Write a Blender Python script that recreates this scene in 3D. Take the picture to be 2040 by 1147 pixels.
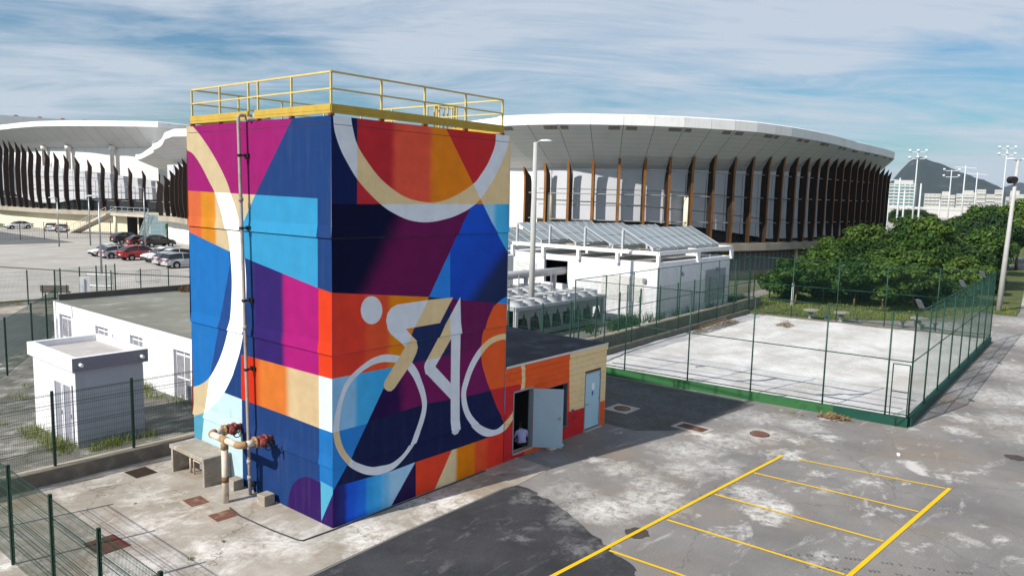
import bpy, bmesh, math, random
from mathutils import Vector, Matrix, Euler, noise
from mathutils.geometry import delaunay_2d_cdt

for o in list(bpy.data.objects):
    bpy.data.objects.remove(o)
SC = bpy.context.scene
COL = SC.collection
rad = math.radians
random.seed(7)

# ------------------------------------------------------------------ camera
cam_data = bpy.data.cameras.new('camera')
cam = bpy.data.objects.new('camera', cam_data)
COL.objects.link(cam)
YAW, PITCH, ROLL = 0.694934, 0.120952, 0.0240388
fw = Vector((math.cos(YAW) * math.cos(PITCH), math.sin(YAW) * math.cos(PITCH), -math.sin(PITCH)))
rt = Vector((math.sin(YAW), -math.cos(YAW), 0))
up = rt.cross(fw)
r2 = rt * math.cos(ROLL) + up * math.sin(ROLL)
u2 = -rt * math.sin(ROLL) + up * math.cos(ROLL)
M = Matrix((r2, u2, -fw)).transposed().to_4x4()
M.translation = Vector((-11.2367, -14.982, 8.35))
cam.matrix_world = M
cam_data.sensor_width = 36
cam_data.lens = 26.985
cam_data.clip_start = 0.1
cam_data.clip_end = 12000
SC.camera = cam

# ------------------------------------------------------------------ sun and sky
SUN_EL, SHADOW_AZ = 38.0, -11.0
to_sun = Vector((-math.cos(rad(SHADOW_AZ)) * math.cos(rad(SUN_EL)), -math.sin(rad(SHADOW_AZ)) * math.cos(rad(SUN_EL)), math.sin(rad(SUN_EL))))
sun_data = bpy.data.lights.new('sun', 'SUN')
sun_data.energy = 3.4
sun_data.angle = rad(0.5)
sun_data.color = (1.0, 0.95, 0.87)
sun = bpy.data.objects.new('sun', sun_data)
sun.rotation_euler = to_sun.to_track_quat('Z', 'Y').to_euler()
COL.objects.link(sun)

world = bpy.data.worlds.new('World')
SC.world = world
world.use_nodes = True
wt = world.node_tree
wt.nodes.clear()


def N(t, typ, **kw):
    n = t.nodes.new(typ)
    for k, v in kw.items():
        setattr(n, k, v)
    return n


w_out = N(wt, 'ShaderNodeOutputWorld')
w_bg = N(wt, 'ShaderNodeBackground')
w_bg.inputs['Strength'].default_value = 0.15
sky = N(wt, 'ShaderNodeTexSky', sky_type='NISHITA', sun_disc=False)
sky.sun_elevation = rad(SUN_EL)
sky.sun_rotation = math.atan2(to_sun.x, to_sun.y)
sky.air_density = 1.3
sky.dust_density = 0.5
sky.ozone_density = 2.0
tc = N(wt, 'ShaderNodeTexCoord')
sep = N(wt, 'ShaderNodeSeparateXYZ')
wt.links.new(tc.outputs['Generated'], sep.inputs[0])
# direction projected on a high cloud plane
zc = N(wt, 'ShaderNodeMath', operation='ADD'); zc.inputs[1].default_value = 0.10
wt.links.new(sep.outputs['Z'], zc.inputs[0])
zm = N(wt, 'ShaderNodeMath', operation='MAXIMUM'); zm.inputs[1].default_value = 0.03
wt.links.new(zc.outputs[0], zm.inputs[0])
dv = N(wt, 'ShaderNodeVectorMath', operation='DIVIDE')
cmb = N(wt, 'ShaderNodeCombineXYZ')
for i in range(3):
    wt.links.new(zm.outputs[0], cmb.inputs[i])
wt.links.new(tc.outputs['Generated'], dv.inputs[0])
wt.links.new(cmb.outputs[0], dv.inputs[1])
mp0 = N(wt, 'ShaderNodeMapping')
mp0.inputs['Rotation'].default_value = (0, 0, rad(46))
wt.links.new(dv.outputs[0], mp0.inputs[0])


def cloud_noise(scale, detail, rough, dist, sxy, loc):
    mp = N(wt, 'ShaderNodeMapping')
    mp.inputs['Scale'].default_value = (*sxy, 0.0)
    mp.inputs['Location'].default_value = loc
    wt.links.new(mp0.outputs[0], mp.inputs[0])
    n = N(wt, 'ShaderNodeTexNoise')
    n.inputs['Scale'].default_value = scale; n.inputs['Detail'].default_value = detail
    n.inputs['Roughness'].default_value = rough; n.inputs['Distortion'].default_value = dist
    wt.links.new(mp.outputs[0], n.inputs['Vector'])
    return n


n1 = cloud_noise(0.55, 6, 0.55, 0.3, (0.8, 0.9), (5.2, 1.4, 0))        # where cloud lies
n2 = cloud_noise(1.5, 12, 0.70, 0.9, (0.40, 1.15), (2.2, 7.1, 0))      # drawn-out streaks
nm = N(wt, 'ShaderNodeMath', operation='MULTIPLY_ADD'); nm.inputs[1].default_value = 0.76
wt.links.new(n2.outputs['Fac'], nm.inputs[0])
wt.links.new(n1.outputs['Fac'], nm.inputs[2])
cr = N(wt, 'ShaderNodeValToRGB')
cr.color_ramp.elements[0].position = 0.71; cr.color_ramp.elements[0].color = (0.04, 0.04, 0.04, 1)
cr.color_ramp.elements[1].position = 0.97; cr.color_ramp.elements[1].color = (0.93, 0.93, 0.93, 1)
wt.links.new(nm.outputs[0], cr.inputs[0])
mx = N(wt, 'ShaderNodeMix', data_type='RGBA')
wt.links.new(cr.outputs[0], mx.inputs['Factor'])
tint = N(wt, 'ShaderNodeMix', data_type='RGBA', blend_type='MULTIPLY')
tint.inputs['Factor'].default_value = 1.0
tint.inputs[7].default_value = (0.175, 0.29, 0.38, 1)
wt.links.new(sky.outputs[0], tint.inputs[6])
wt.links.new(tint.outputs[2], mx.inputs[6])
mx.inputs[7].default_value = (2.35, 2.63, 3.02, 1)
wt.links.new(mx.outputs[2], w_bg.inputs['Color'])
wt.links.new(w_bg.outputs[0], w_out.inputs['Surface'])

vs = SC.view_settings
vs.view_transform = 'Standard'
vs.look = 'None'
vs.exposure = 0.75
vs.gamma = 1.0
vs.use_curve_mapping = False


# ------------------------------------------------------------------ helpers
def lin(h):
    h = h.lstrip('#')
    out = []
    for i in (0, 2, 4):
        s = int(h[i:i + 2], 16) / 255
        out.append(s / 12.92 if s <= 0.04045 else ((s + 0.055) / 1.055) ** 2.4)
    return tuple(out)


MATS = {}


def mat(name, col, rough=0.7, var=0.12, scale=3.0, bump=0.0, bscale=40.0, metal=0.0, spec=0.3, detail=5.0, var2=0.0, col2=None, lo=0.45, hi=0.65, s2=0.6, streak=0.0, streak_col='#8f8a80'):
    """principled material: colour broken up by two noises, fine relief"""
    if name in MATS:
        return MATS[name]
    if isinstance(col, str):
        col = lin(col)
    m = bpy.data.materials.new(name)
    m.use_nodes = True
    t = m.node_tree
    b = t.nodes['Principled BSDF']
    b.inputs['Roughness'].default_value = rough
    b.inputs['Metallic'].default_value = metal
    b.inputs['Specular IOR Level'].default_value = spec
    g = N(t, 'ShaderNodeNewGeometry')
    n = N(t, 'ShaderNodeTexNoise')
    n.inputs['Scale'].default_value = scale
    n.inputs['Detail'].default_value = detail
    n.inputs['Roughness'].default_value = 0.6
    t.links.new(g.outputs['Position'], n.inputs['Vector'])
    r = N(t, 'ShaderNodeMapRange')
    r.inputs['From Min'].default_value = 0.25
    r.inputs['From Max'].default_value = 0.75
    r.inputs['To Min'].default_value = 1 - var
    r.inputs['To Max'].default_value = 1 + var
    t.links.new(n.outputs['Fac'], r.inputs['Value'])
    mul = N(t, 'ShaderNodeMix', data_type='RGBA', blend_type='MULTIPLY')
    mul.inputs['Factor'].default_value = 1
    mul.inputs[6].default_value = (*col, 1)
    t.links.new(r.outputs[0], mul.inputs[7])
    res = mul.outputs[2]
    if col2 is not None:
        if isinstance(col2, str):
            col2 = lin(col2)
        n3 = N(t, 'ShaderNodeTexNoise')
        n3.inputs['Scale'].default_value = s2
        n3.inputs['Detail'].default_value = 8
        n3.inputs['Roughness'].default_value = 0.65
        t.links.new(g.outputs['Position'], n3.inputs['Vector'])
        r3 = N(t, 'ShaderNodeMapRange')
        r3.inputs['From Min'].default_value = lo
        r3.inputs['From Max'].default_value = hi
        t.links.new(n3.outputs['Fac'], r3.inputs['Value'])
        mm = N(t, 'ShaderNodeMix', data_type='RGBA')
        t.links.new(r3.outputs[0], mm.inputs['Factor'])
        t.links.new(res, mm.inputs[6])
        mm.inputs[7].default_value = (*col2, 1)
        res = mm.outputs[2]
    if streak:   # rain streaks and roller marks: noise drawn out downwards
        ms = N(t, 'ShaderNodeMapping'); ms.inputs['Scale'].default_value = (5.0, 5.0, 0.45)
        t.links.new(g.outputs['Position'], ms.inputs[0])
        ns = N(t, 'ShaderNodeTexNoise'); ns.inputs['Scale'].default_value = 1.0; ns.inputs['Detail'].default_value = 7; ns.inputs['Roughness'].default_value = 0.68
        t.links.new(ms.outputs[0], ns.inputs['Vector'])
        rs = N(t, 'ShaderNodeMapRange'); rs.inputs['From Min'].default_value = 0.5; rs.inputs['From Max'].default_value = 0.75; rs.inputs['To Max'].default_value = streak
        t.links.new(ns.outputs['Fac'], rs.inputs['Value'])
        ks = N(t, 'ShaderNodeMix', data_type='RGBA'); t.links.new(rs.outputs[0], ks.inputs['Factor']); t.links.new(res, ks.inputs[6]); ks.inputs[7].default_value = (*lin(streak_col), 1)
        res = ks.outputs[2]
    t.links.new(res, b.inputs['Base Color'])
    if bump:
        nb = N(t, 'ShaderNodeTexNoise')
        nb.inputs['Scale'].default_value = bscale
        nb.inputs['Detail'].default_value = 4
        t.links.new(g.outputs['Position'], nb.inputs['Vector'])
        bp = N(t, 'ShaderNodeBump')
        bp.inputs['Strength'].default_value = bump
        bp.inputs['Distance'].default_value = 0.02
        t.links.new(nb.outputs['Fac'], bp.inputs['Height'])
        t.links.new(bp.outputs[0], b.inputs['Normal'])
    MATS[name] = m
    return m


class MB:
    """collects geometry for ONE mesh object"""

    def __init__(s):
        s.v, s.f, s.mi = [], [], []

    def face(s, pts, m=0):
        i = len(s.v)
        s.v.extend(tuple(p) for p in pts)
        s.f.append(list(range(i, i + len(pts))))
        s.mi.append(m)
        return s

    def hexa(s, p, m=0):
        i = len(s.v)
        s.v.extend(tuple(q) for q in p)
        for f in ((0, 3, 2, 1), (4, 5, 6, 7), (0, 1, 5, 4), (1, 2, 6, 5), (2, 3, 7, 6), (3, 0, 4, 7)):
            s.f.append([i + k for k in f])
            s.mi.append(m)
        return s

    def box(s, x0, x1, y0, y1, z0, z1, m=0):
        return s.hexa([(x0, y0, z0), (x1, y0, z0), (x1, y1, z0), (x0, y1, z0), (x0, y0, z1), (x1, y0, z1), (x1, y1, z1), (x0, y1, z1)], m)

    def obox(s, c, d, rz=0, m=0):
        ca, sa = math.cos(rz), math.sin(rz)
        P = []
        for z in (c[2] - d[2] / 2, c[2] + d[2] / 2):
            for a, b in ((-1, -1), (1, -1), (1, 1), (-1, 1)):
                x, y = a * d[0] / 2, b * d[1] / 2
                P.append((c[0] + x * ca - y * sa, c[1] + x * sa + y * ca, z))
        return s.hexa(P, m)

    def beam(s, a, b, w, h=None, m=0):
        """rectangular bar from a to b"""
        a, b = Vector(a), Vector(b)
        h = h or w
        d = (b - a).normalized()
        ref = Vector((0, 0, 1)) if abs(d.z) < 0.95 else Vector((1, 0, 0))
        sx = d.cross(ref).normalized() * (w / 2)
        sy = sx.cross(d).normalized() * (h / 2)
        return s.hexa([a - sx - sy, a + sx - sy, a + sx + sy, a - sx + sy, b - sx - sy, b + sx - sy, b + sx + sy, b - sx + sy], m)

    def tube(s, pts, r, n=8, m=0, caps=True):
        pts = [Vector(p) for p in pts]
        rs = r if isinstance(r, (list, tuple)) else [r] * len(pts)
        base = len(s.v)
        prev = None
        for i, p in enumerate(pts):
            d = (pts[min(i + 1, len(pts) - 1)] - pts[max(i - 1, 0)]).normalized()
            if prev is None:
                ref = Vector((0, 0, 1)) if abs(d.z) < 0.9 else Vector((1, 0, 0))
                sx = d.cross(ref).normalized()
            else:
                sx = (prev - d * prev.dot(d)).normalized()
            prev = sx
            sy = d.cross(sx)
            for k in range(n):
                t = 2 * math.pi * k / n
                s.v.append(tuple(p + (sx * math.cos(t) + sy * math.sin(t)) * rs[i]))
        for i in range(len(pts) - 1):
            for k in range(n):
                a = base + i * n + k
                b = base + i * n + (k + 1) % n
                s.f.append([a, b, b + n, a + n])
                s.mi.append(m)
        if caps:
            s.f.append([base + k for k in range(n)][::-1])
            s.mi.append(m)
            e = base + (len(pts) - 1) * n
            s.f.append([e + k for k in range(n)])
            s.mi.append(m)
        return s

    def prism(s, poly, z0, z1, m=0, top=True, bottom=True):
        n = len(poly)
        a = sum(poly[i][0] * poly[(i + 1) % n][1] - poly[(i + 1) % n][0] * poly[i][1] for i in range(n))
        if a < 0:
            poly = poly[::-1]
        i = len(s.v)
        s.v += [(x, y, z0) for x, y in poly] + [(x, y, z1) for x, y in poly]
        for k in range(n):
            s.f.append([i + k, i + (k + 1) % n, i + n + (k + 1) % n, i + n + k])
            s.mi.append(m)
        if bottom:
            s.f.append([i + k for k in range(n)][::-1]); s.mi.append(m)
        if top:
            s.f.append([i + n + k for k in range(n)]); s.mi.append(m)
        return s

    def ring(s, c, axis, r, t, n=20, k=5, m=0):
        """torus"""
        c, ax = Vector(c), Vector(axis).normalized()
        ref = Vector((0, 0, 1)) if abs(ax.z) < 0.9 else Vector((1, 0, 0))
        e1 = ax.cross(ref).normalized(); e2 = ax.cross(e1)
        b = len(s.v)
        for i in range(n):
            a = 2 * math.pi * i / n
            d = e1 * math.cos(a) + e2 * math.sin(a)
            for j in range(k):
                q = 2 * math.pi * j / k
                s.v.append(tuple(c + d * (r + t * math.cos(q)) + ax * t * math.sin(q)))
        for i in range(n):
            for j in range(k):
                s.f.append([b + i * k + j, b + ((i + 1) % n) * k + j, b + ((i + 1) % n) * k + (j + 1) % k, b + i * k + (j + 1) % k])
                s.mi.append(m)
        return s

    def mesh(s, name, mats, smooth=False):
        me = bpy.data.meshes.new(name)
        me.from_pydata(s.v, [], s.f)
        if not isinstance(mats, (list, tuple)):
            mats = [mats]
        for m in mats:
            me.materials.append(m)
        if any(s.mi):
            me.polygons.foreach_set('material_index', s.mi)
        if smooth:
            me.polygons.foreach_set('use_smooth', [True] * len(me.polygons))
        me.update()
        return me

    def build(s, name, mats, parent=None, smooth=False, bevel=0.0):
        me = s.mesh(name, mats, smooth)
        o = bpy.data.objects.new(name, me)
        COL.objects.link(o)
        if parent is not None:
            o.parent = parent
        if bevel:
            b = o.modifiers.new('bevel', 'BEVEL')
            b.width = bevel; b.segments = 2; b.limit_method = 'ANGLE'
        return o


def inst(name, me, parent=None, loc=(0, 0, 0), rz=0.0, sc=(1, 1, 1)):
    o = bpy.data.objects.new(name, me)
    COL.objects.link(o)
    o.location = loc
    o.rotation_euler = (0, 0, rz)
    o.scale = sc
    if parent is not None:
        o.parent = parent
    return o


def tag(o, label=None, cat=None, group=None, kind=None):
    if label: o['label'] = label
    if cat: o['category'] = cat
    if group: o['group'] = group
    if kind: o['kind'] = kind
    return o


def thing(name, label, cat, loc=(0, 0, 0), rz=0.0, group=None):
    o = bpy.data.objects.new(name, None)
    o.empty_display_size = 0.3
    COL.objects.link(o)
    o.location = loc
    o.rotation_euler = (0, 0, rz)
    return tag(o, label, cat, group)


def dup(root, loc, rz=0.0, sc=None, label=None, group=None):
    def cp(o, par):
        c = o.copy(); COL.objects.link(c); c.parent = par
        for ch in list(kids.get(o.name, [])):
            cp(ch, c)
        return c
    kids = {}
    for o in bpy.data.objects:
        if o.parent:
            kids.setdefault(o.parent.name, []).append(o)
    r = cp(root, None)
    r.location = loc; r.rotation_euler = (0, 0, rz)
    if sc is not None: r.scale = sc
    if label: r['label'] = label
    if group: r['group'] = group
    return r


def struct(name, mb, m, parent=None):
    o = mb.build(name, m, parent)
    o['kind'] = 'structure'
    return o


def subdiv_sheet(poly, z, mtl, name, parent=None):
    return struct(name, MB().face([(x, y, z) for x, y in poly]), mtl, parent)

# ------------------------------------------------------------------ ground materials
def ground_mat(name, base, light, dark, blobs=(), speck=0.25, lightlo=0.56, lighthi=0.70, brown=None, scale=0.35, streak=None, cracks=False, pits=()):
    m = bpy.data.materials.new(name)
    m.use_nodes = True
    t = m.node_tree
    L = t.links.new
    b = t.nodes['Principled BSDF']
    b.inputs['Roughness'].default_value = 0.9
    b.inputs['Specular IOR Level'].default_value = 0.2
    g = N(t, 'ShaderNodeNewGeometry')

    def nz(sc, det=7, rough=0.62, dist=0.0, off=0.0, sxy=None):
        mpn = N(t, 'ShaderNodeMapping')
        mpn.inputs['Location'].default_value = (off, off * 1.7, 0)
        if sxy:
            mpn.inputs['Scale'].default_value = (*sxy, 1)
        L(g.outputs['Position'], mpn.inputs[0])
        n = N(t, 'ShaderNodeTexNoise')
        n.inputs['Scale'].default_value = sc; n.inputs['Detail'].default_value = det
        n.inputs['Roughness'].default_value = rough; n.inputs['Distortion'].default_value = dist
        L(mpn.outputs[0], n.inputs['Vector'])
        return n

    def rng(sock, a, c, x=0.0, y=1.0):
        r = N(t, 'ShaderNodeMapRange')
        r.inputs['From Min'].default_value = a; r.inputs['From Max'].default_value = c
        r.inputs['To Min'].default_value = x; r.inputs['To Max'].default_value = y
        L(sock, r.inputs['Value'])
        return r.outputs[0]

    def mixc(f, a, c):
        k = N(t, 'ShaderNodeMix', data_type='RGBA')
        L(f, k.inputs['Factor'])
        for i, v in ((6, a), (7, c)):
            if isinstance(v, tuple): k.inputs[i].default_value = (*v, 1)
            else: L(v, k.inputs[i])
        return k.outputs[2]

    def mathn(op, a, c):
        k = N(t, 'ShaderNodeMath', operation=op)
        for i, v in ((0, a), (1, c)):
            if isinstance(v, (int, float)): k.inputs[i].default_value = v
            else: L(v, k.inputs[i])
        return k.outputs[0]
    col = mixc(rng(nz(scale, 8, 0.65).outputs['Fac'], 0.35, 0.65), base, dark)
    if brown:
        col = mixc(rng(nz(scale * 0.8, 9, 0.7, 0.3, 31).outputs['Fac'], 0.50, 0.66, 0, 0.75), col, brown)
    lm = rng(nz(scale * 1.6, 10, 0.68, 0.4, 11, (1, 1.6)).outputs['Fac'], lightlo, lighthi)
    col = mixc(lm, col, light)
    if streak:
        sm = rng(nz(1.0, 10, 0.75, 0.6, 53, streak).outputs['Fac'], 0.575, 0.68, 0, 0.5)
        col = mixc(sm, col, light)
    # cement spills and paint splashes with a place of their own
    if blobs:
        dn = nz(1.3, 6, 0.7, 0.0, 3.0)
        d2 = N(t, 'ShaderNodeVectorMath', operation='MULTIPLY_ADD')
        L(dn.outputs['Color'], d2.inputs[0]); d2.inputs[1].default_value = (2.6, 2.6, 0); d2.inputs[2].default_value = (-1.3, -1.3, 0)
        pos = N(t, 'ShaderNodeVectorMath', operation='ADD')
        L(g.outputs['Position'], pos.inputs[0]); L(d2.outputs[0], pos.inputs[1])
        tot = None
        for bx, by, br, amt in blobs:
            dd = N(t, 'ShaderNodeVectorMath', operation='DISTANCE')
            L(pos.outputs[0], dd.inputs[0]); dd.inputs[1].default_value = (bx, by, 0)
            f = rng(dd.outputs['Value'], br * 1.05, br * 0.25, 0, amt)
            tot = f if tot is None else mathn('MAXIMUM', tot, f)
        tex = rng(nz(3.2, 9, 0.78, 0.5).outputs['Fac'], 0.38, 0.54, 0.0, 1)
        col = mixc(mathn('MULTIPLY', tot, tex), col, tuple(min(0.8, x * 1.12) for x in light))
    sp = rng(nz(38, 3, 0.8).outputs['Fac'], 0.3, 0.7, 1 - speck, 1 + speck)
    k = N(t, 'ShaderNodeMix', data_type='RGBA', blend_type='MULTIPLY'); k.inputs['Factor'].default_value = 1
    L(col, k.inputs[6]); L(sp, k.inputs[7])
    col = k.outputs[2]
    if cracks:
        wv = N(t, 'ShaderNodeTexVoronoi', feature='DISTANCE_TO_EDGE')
        wv.inputs['Scale'].default_value = 0.22
        ds = nz(1.2, 5, 0.6, 0, 9)
        a2 = N(t, 'ShaderNodeVectorMath', operation='MULTIPLY_ADD'); L(ds.outputs['Color'], a2.inputs[0]); a2.inputs[1].default_value = (1.2, 1.2, 0); a2.inputs[2].default_value = (0, 0, 0)
        a3 = N(t, 'ShaderNodeVectorMath', operation='ADD'); L(g.outputs['Position'], a3.inputs[0]); L(a2.outputs[0], a3.inputs[1])
        L(a3.outputs[0], wv.inputs['Vector'])
        cm = rng(wv.outputs['Distance'], 0.004, 0.0, 0, 0.65)
        col = mixc(cm, col, tuple(x * 0.35 for x in dark))
    L(col, b.inputs['Base Color'])
    bp = N(t, 'ShaderNodeBump'); bp.inputs['Strength'].default_value = 0.35; bp.inputs['Distance'].default_value = 0.02
    L(nz(55, 4, 0.7).outputs['Fac'], bp.inputs['Height']); L(bp.outputs[0], b.inputs['Normal'])
    MATS[name] = m
    return m


BLOBS = [(6.9, -4.95, 1.1, .85), (5.7, -4.35, 1.2, 1), (7.8, -5.0, .5, .8), (9.5, -6.7, .75, .9), (8.9, -7.5, .9, 1), (8.2, -7.9, .5, .9), (13.7, -6.35, .6, 1), (15.4, -6.05, .45, .9),
         (8.1, -4.4, .9, .55), (5.9, -3.0, 1.0, .5), (16.5, -6.7, .5, .9), (12.8, -8.9, .45, .8), (15.1, -10.8, .4, .8), (16, -11.4, .35, .7), (6.4, -9.6, .45, .6), (10.9, -5.2, .9, .6), (10.0, -4.4, 1.0, .6),
         (8.6, -3.0, .8, .6), (11.6, -3.7, 1.2, .75), (13.5, -4.0, 1.2, .7), (15.2, -4.8, 1.1, .75), (17.5, -5.5, 1.0, .6), (17.2, -3.9, 1.3, .6), (21, -10, .7, .8), (24, -11.5, 1.6, .6), (30, -12, 2.4, .5), (23, -9.6, .8, .8),
         (9.0, -11.2, .3, .6), (10.3, -12.2, .4, .5), (34, -10.5, 2.2, .5), (40, -13, 3, .5), (28, -10.5, 2.5, .6), (36, -9.5, 2, .6), (46, -10, 4, .6), (48, -5, 3, .6), (55, -9, 4, .6), (70, -6, 6, .6), (22, -13, 2, .5), (90, -4.5, 8, .7), (12.4, -7.7, .4, .7), (11.2, -8.3, .5, .5)]
ASPH = ground_mat('asphalt', (0.262, 0.248, 0.234), (0.55, 0.53, 0.50), (0.172, 0.163, 0.156), BLOBS, speck=0.42, lightlo=0.59, lighthi=0.68, brown=(0.25, 0.205, 0.165), scale=0.30, streak=(0.5, 1.4), cracks=True)
PATCH = ground_mat('fresh_asphalt', (0.060, 0.060, 0.066), (0.20, 0.195, 0.19), (0.034, 0.034, 0.038), [(4.6, -4.2, .8, .8), (3.3, -5.3, .7, .7), (4.9, -2.2, .5, .8), (2.6, -3.6, .3, .6), (5.0, -3.2, .5, .7)], speck=0.35, lightlo=0.60, lighthi=0.8, scale=0.5, streak=(0.6, 1.7))
CONC = ground_mat('stained_concrete', (0.45, 0.41, 0.355), (0.69, 0.665, 0.62), (0.275, 0.24, 0.195), [(-4.3, 1.4, 1.2, .7), (-2.6, 1.0, .9, .8), (-5.9, 3.6, .45, 1), (-3.0, 3.4, .9, .6), (-1.4, .4, 1.2, .7), (.5, -1, 1.2, .8), (3, -.9, 1.2, .8), (-2.2, 5.2, .8, .5)], speck=0.16, lightlo=0.54, lighthi=0.72, brown=(0.29, 0.215, 0.15), scale=0.55, streak=(1.2, .5), cracks=True)
YARD = ground_mat('weedy_paving', (0.20, 0.19, 0.165), (0.40, 0.385, 0.35), (0.10, 0.10, 0.085), [], speck=0.45, lightlo=0.50, lighthi=0.68, scale=0.6)
LOT = ground_mat('pale_paving', (0.42, 0.395, 0.36), (0.54, 0.515, 0.475), (0.35, 0.33, 0.30), [], speck=0.22, lightlo=0.5, lighthi=0.75, scale=0.16)
ROADM = ground_mat('road_asphalt', (0.155, 0.155, 0.155), (0.24, 0.235, 0.22), (0.11, 0.112, 0.115), [], speck=0.25, lightlo=0.58, lighthi=0.8, scale=0.2)
SAND = ground_mat('white_sand', (0.61, 0.59, 0.565), (0.70, 0.685, 0.665), (0.49, 0.465, 0.435), [], speck=0.14, lightlo=0.42, lighthi=0.62, scale=0.20, brown=(0.50, 0.46, 0.41))
LAWN = ground_mat('lawn_soil', (0.10, 0.125, 0.04), (0.14, 0.15, 0.05), (0.055, 0.08, 0.025), [], speck=0.5, lightlo=0.5, lighthi=0.7, scale=0.5, brown=(0.15, 0.12, 0.07))
FAR = ground_mat('far_ground', (0.16, 0.16, 0.11), (0.26, 0.25, 0.21), (0.08, 0.10, 0.05), [], speck=0.2, lightlo=0.55, lighthi=0.7, scale=0.02)


def paver_mat():
    m = bpy.data.materials.new('dark_pavers'); m.use_nodes = True
    t = m.node_tree; L = t.links.new; b = t.nodes['Principled BSDF']
    g = N(t, 'ShaderNodeNewGeometry')
    br = N(t, 'ShaderNodeTexBrick'); br.inputs['Scale'].default_value = 1.0
    br.inputs['Brick Width'].default_value = 0.22; br.inputs['Row Height'].default_value = 0.11; br.inputs['Mortar Size'].default_value = 0.008
    br.inputs['Color1'].default_value = (0.135, 0.13, 0.127, 1); br.inputs['Color2'].default_value = (0.085, 0.084, 0.084, 1); br.inputs['Mortar'].default_value = (0.016, 0.018, 0.012, 1)
    L(g.outputs['Position'], br.inputs['Vector'])
    n = N(t, 'ShaderNodeTexNoise'); n.inputs['Scale'].default_value = 0.9; n.inputs['Detail'].default_value = 8; L(g.outputs['Position'], n.inputs['Vector'])
    r = N(t, 'ShaderNodeMapRange'); r.inputs['From Min'].default_value = .4; r.inputs['From Max'].default_value = .7; L(n.outputs['Fac'], r.inputs['Value'])
    k = N(t, 'ShaderNodeMix', data_type='RGBA'); L(r.outputs[0], k.inputs['Factor']); L(br.outputs['Color'], k.inputs[6]); k.inputs[7].default_value = (.06, .056, .046, 1)
    L(k.outputs[2], b.inputs['Base Color']); b.inputs['Roughness'].default_value = .9
    bp = N(t, 'ShaderNodeBump'); bp.inputs['Strength'].default_value = .6; bp.inputs['Distance'].default_value = .02; L(br.outputs['Fac'], bp.inputs['Height']); bp.invert = True; L(bp.outputs[0], b.inputs['Normal'])
    return m


PAVER = paver_mat()

# ------------------------------------------------------------------ the ground
struct('ground', MB().face([(-3000, -3000, -0.03), (7000, -3000, -0.03), (7000, 5000, -0.03), (-3000, 5000, -0.03)]), FAR)
lot = struct('asphalt_lot', MB().face([(-40, -60, 0), (140, -60, 0), (140, 13, 0), (46, 13, 0), (20, 13, 0), (6, 13, 0), (6, 6.0, 0), (-40, 6.0, 0)]), ASPH)
apron = struct('concrete_apron', MB().prism([(-30, -1.55), (-1.8, -1.55), (1, -1.42), (4.9, -1.36), (5.4, -1.5), (7.2, -1.35), (7.2, 0.3), (6.4, 7.0), (6.4, 8.0), (-30, 8.0)], -0.05, 0.012), CONC)
rr = random.Random(3)
edge = [(-9, -1.62), (-1.8, -1.62), (1, -1.48), (4.9, -1.42), (5.38, -1.52)]
down = [(5.45, -1.9), (5.18, -2.58), (4.98, -3.3), (4.65, -3.98), (4.25, -4.8), (3.81, -5.61), (3.6, -6.0), (3.48, -6.38), (3.3, -6.7), (2.97, -6.95), (2.0, -7.2), (0, -7.6), (-9, -8)]
jag = []
for i in range(len(down) - 1):
    for k in range(4):
        q = k / 4
        jag.append((down[i][0] * (1 - q) + down[i + 1][0] * q + rr.uniform(-.07, .07), down[i][1] * (1 - q) + down[i + 1][1] * q + rr.uniform(-.06, .06)))
struct('asphalt_patch', MB().prism(edge + jag + [down[-1]], -0.05, 0.011), PATCH)
struct('paver_strip', MB().face([(12.35, -1.2, .006), (13.4, -2.3, .006), (15.0, -2.55, .006), (18.95, -3.0, .006), (18.75, 6.0, .006), (12.35, 6.0, .006)]), PAVER)
struct('yard', MB().prism([(-40, 8.25), (6.4, 8.25), (6.4, 13), (12, 13), (12, 40), (9.0, 44.5), (-40, 44.5)], -0.04, 0.2), YARD)
struct('car_park', MB().face([(-120, 44.8, 0.03), (60, 44.8, 0.03), (60, 150, 0.03), (-120, 150, 0.03)]), LOT)
road = struct('road', MB().prism([(-16, 16), (-4, 20.5), (0.4, 25.2), (2.6, 28.2), (4.6, 31.2), (5.6, 33.6), (6.3, 36.5), (5.9, 38.7), (4.2, 39.6), (-2, 40), (-16, 38)], .19, .206), ROADM)
struct('concrete_path', MB().prism([(4.3, 39.9), (6.2, 39.2), (7.2, 36.5), (8.6, 40.5), (9.2, 43.9), (6.6, 42.8), (-10, 42.6), (-10, 40.6)], .19, .212), CONC)
struct('lot_lane', MB().face([(-120, 103.6, 0.036), (33, 103.6, 0.036), (33, 150, 0.036), (-120, 150, 0.036)]), ROADM)
sand = MB()
CQ = [Vector((19.0, 6.2)), Vector((20.1, -8.45)), Vector((43.5, -7.72)), Vector((42.05, 7.05))]
NS, MS = 70, 46
for a in range(NS + 1):
    for b in range(MS + 1):
        q = CQ[1].lerp(CQ[2], a / NS).lerp(CQ[0].lerp(CQ[3], a / NS), b / MS)
        h = noise.fractal(Vector((q.x * .35, q.y * .35, 2)), 1.0, 2.0, 4) * .05 + noise.fractal(Vector((q.x * 1.7, q.y * 1.7, 5)), 1.0, 2.0, 3) * .022
        sand.v.append((q.x, q.y, .215 + h))
for a in range(NS):
    for b in range(MS):
        k = a * (MS + 1) + b
        sand.f.append([k, k + MS + 1, k + MS + 2, k + 1]); sand.mi.append(0)
struct('court_sand', sand, SAND)
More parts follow.
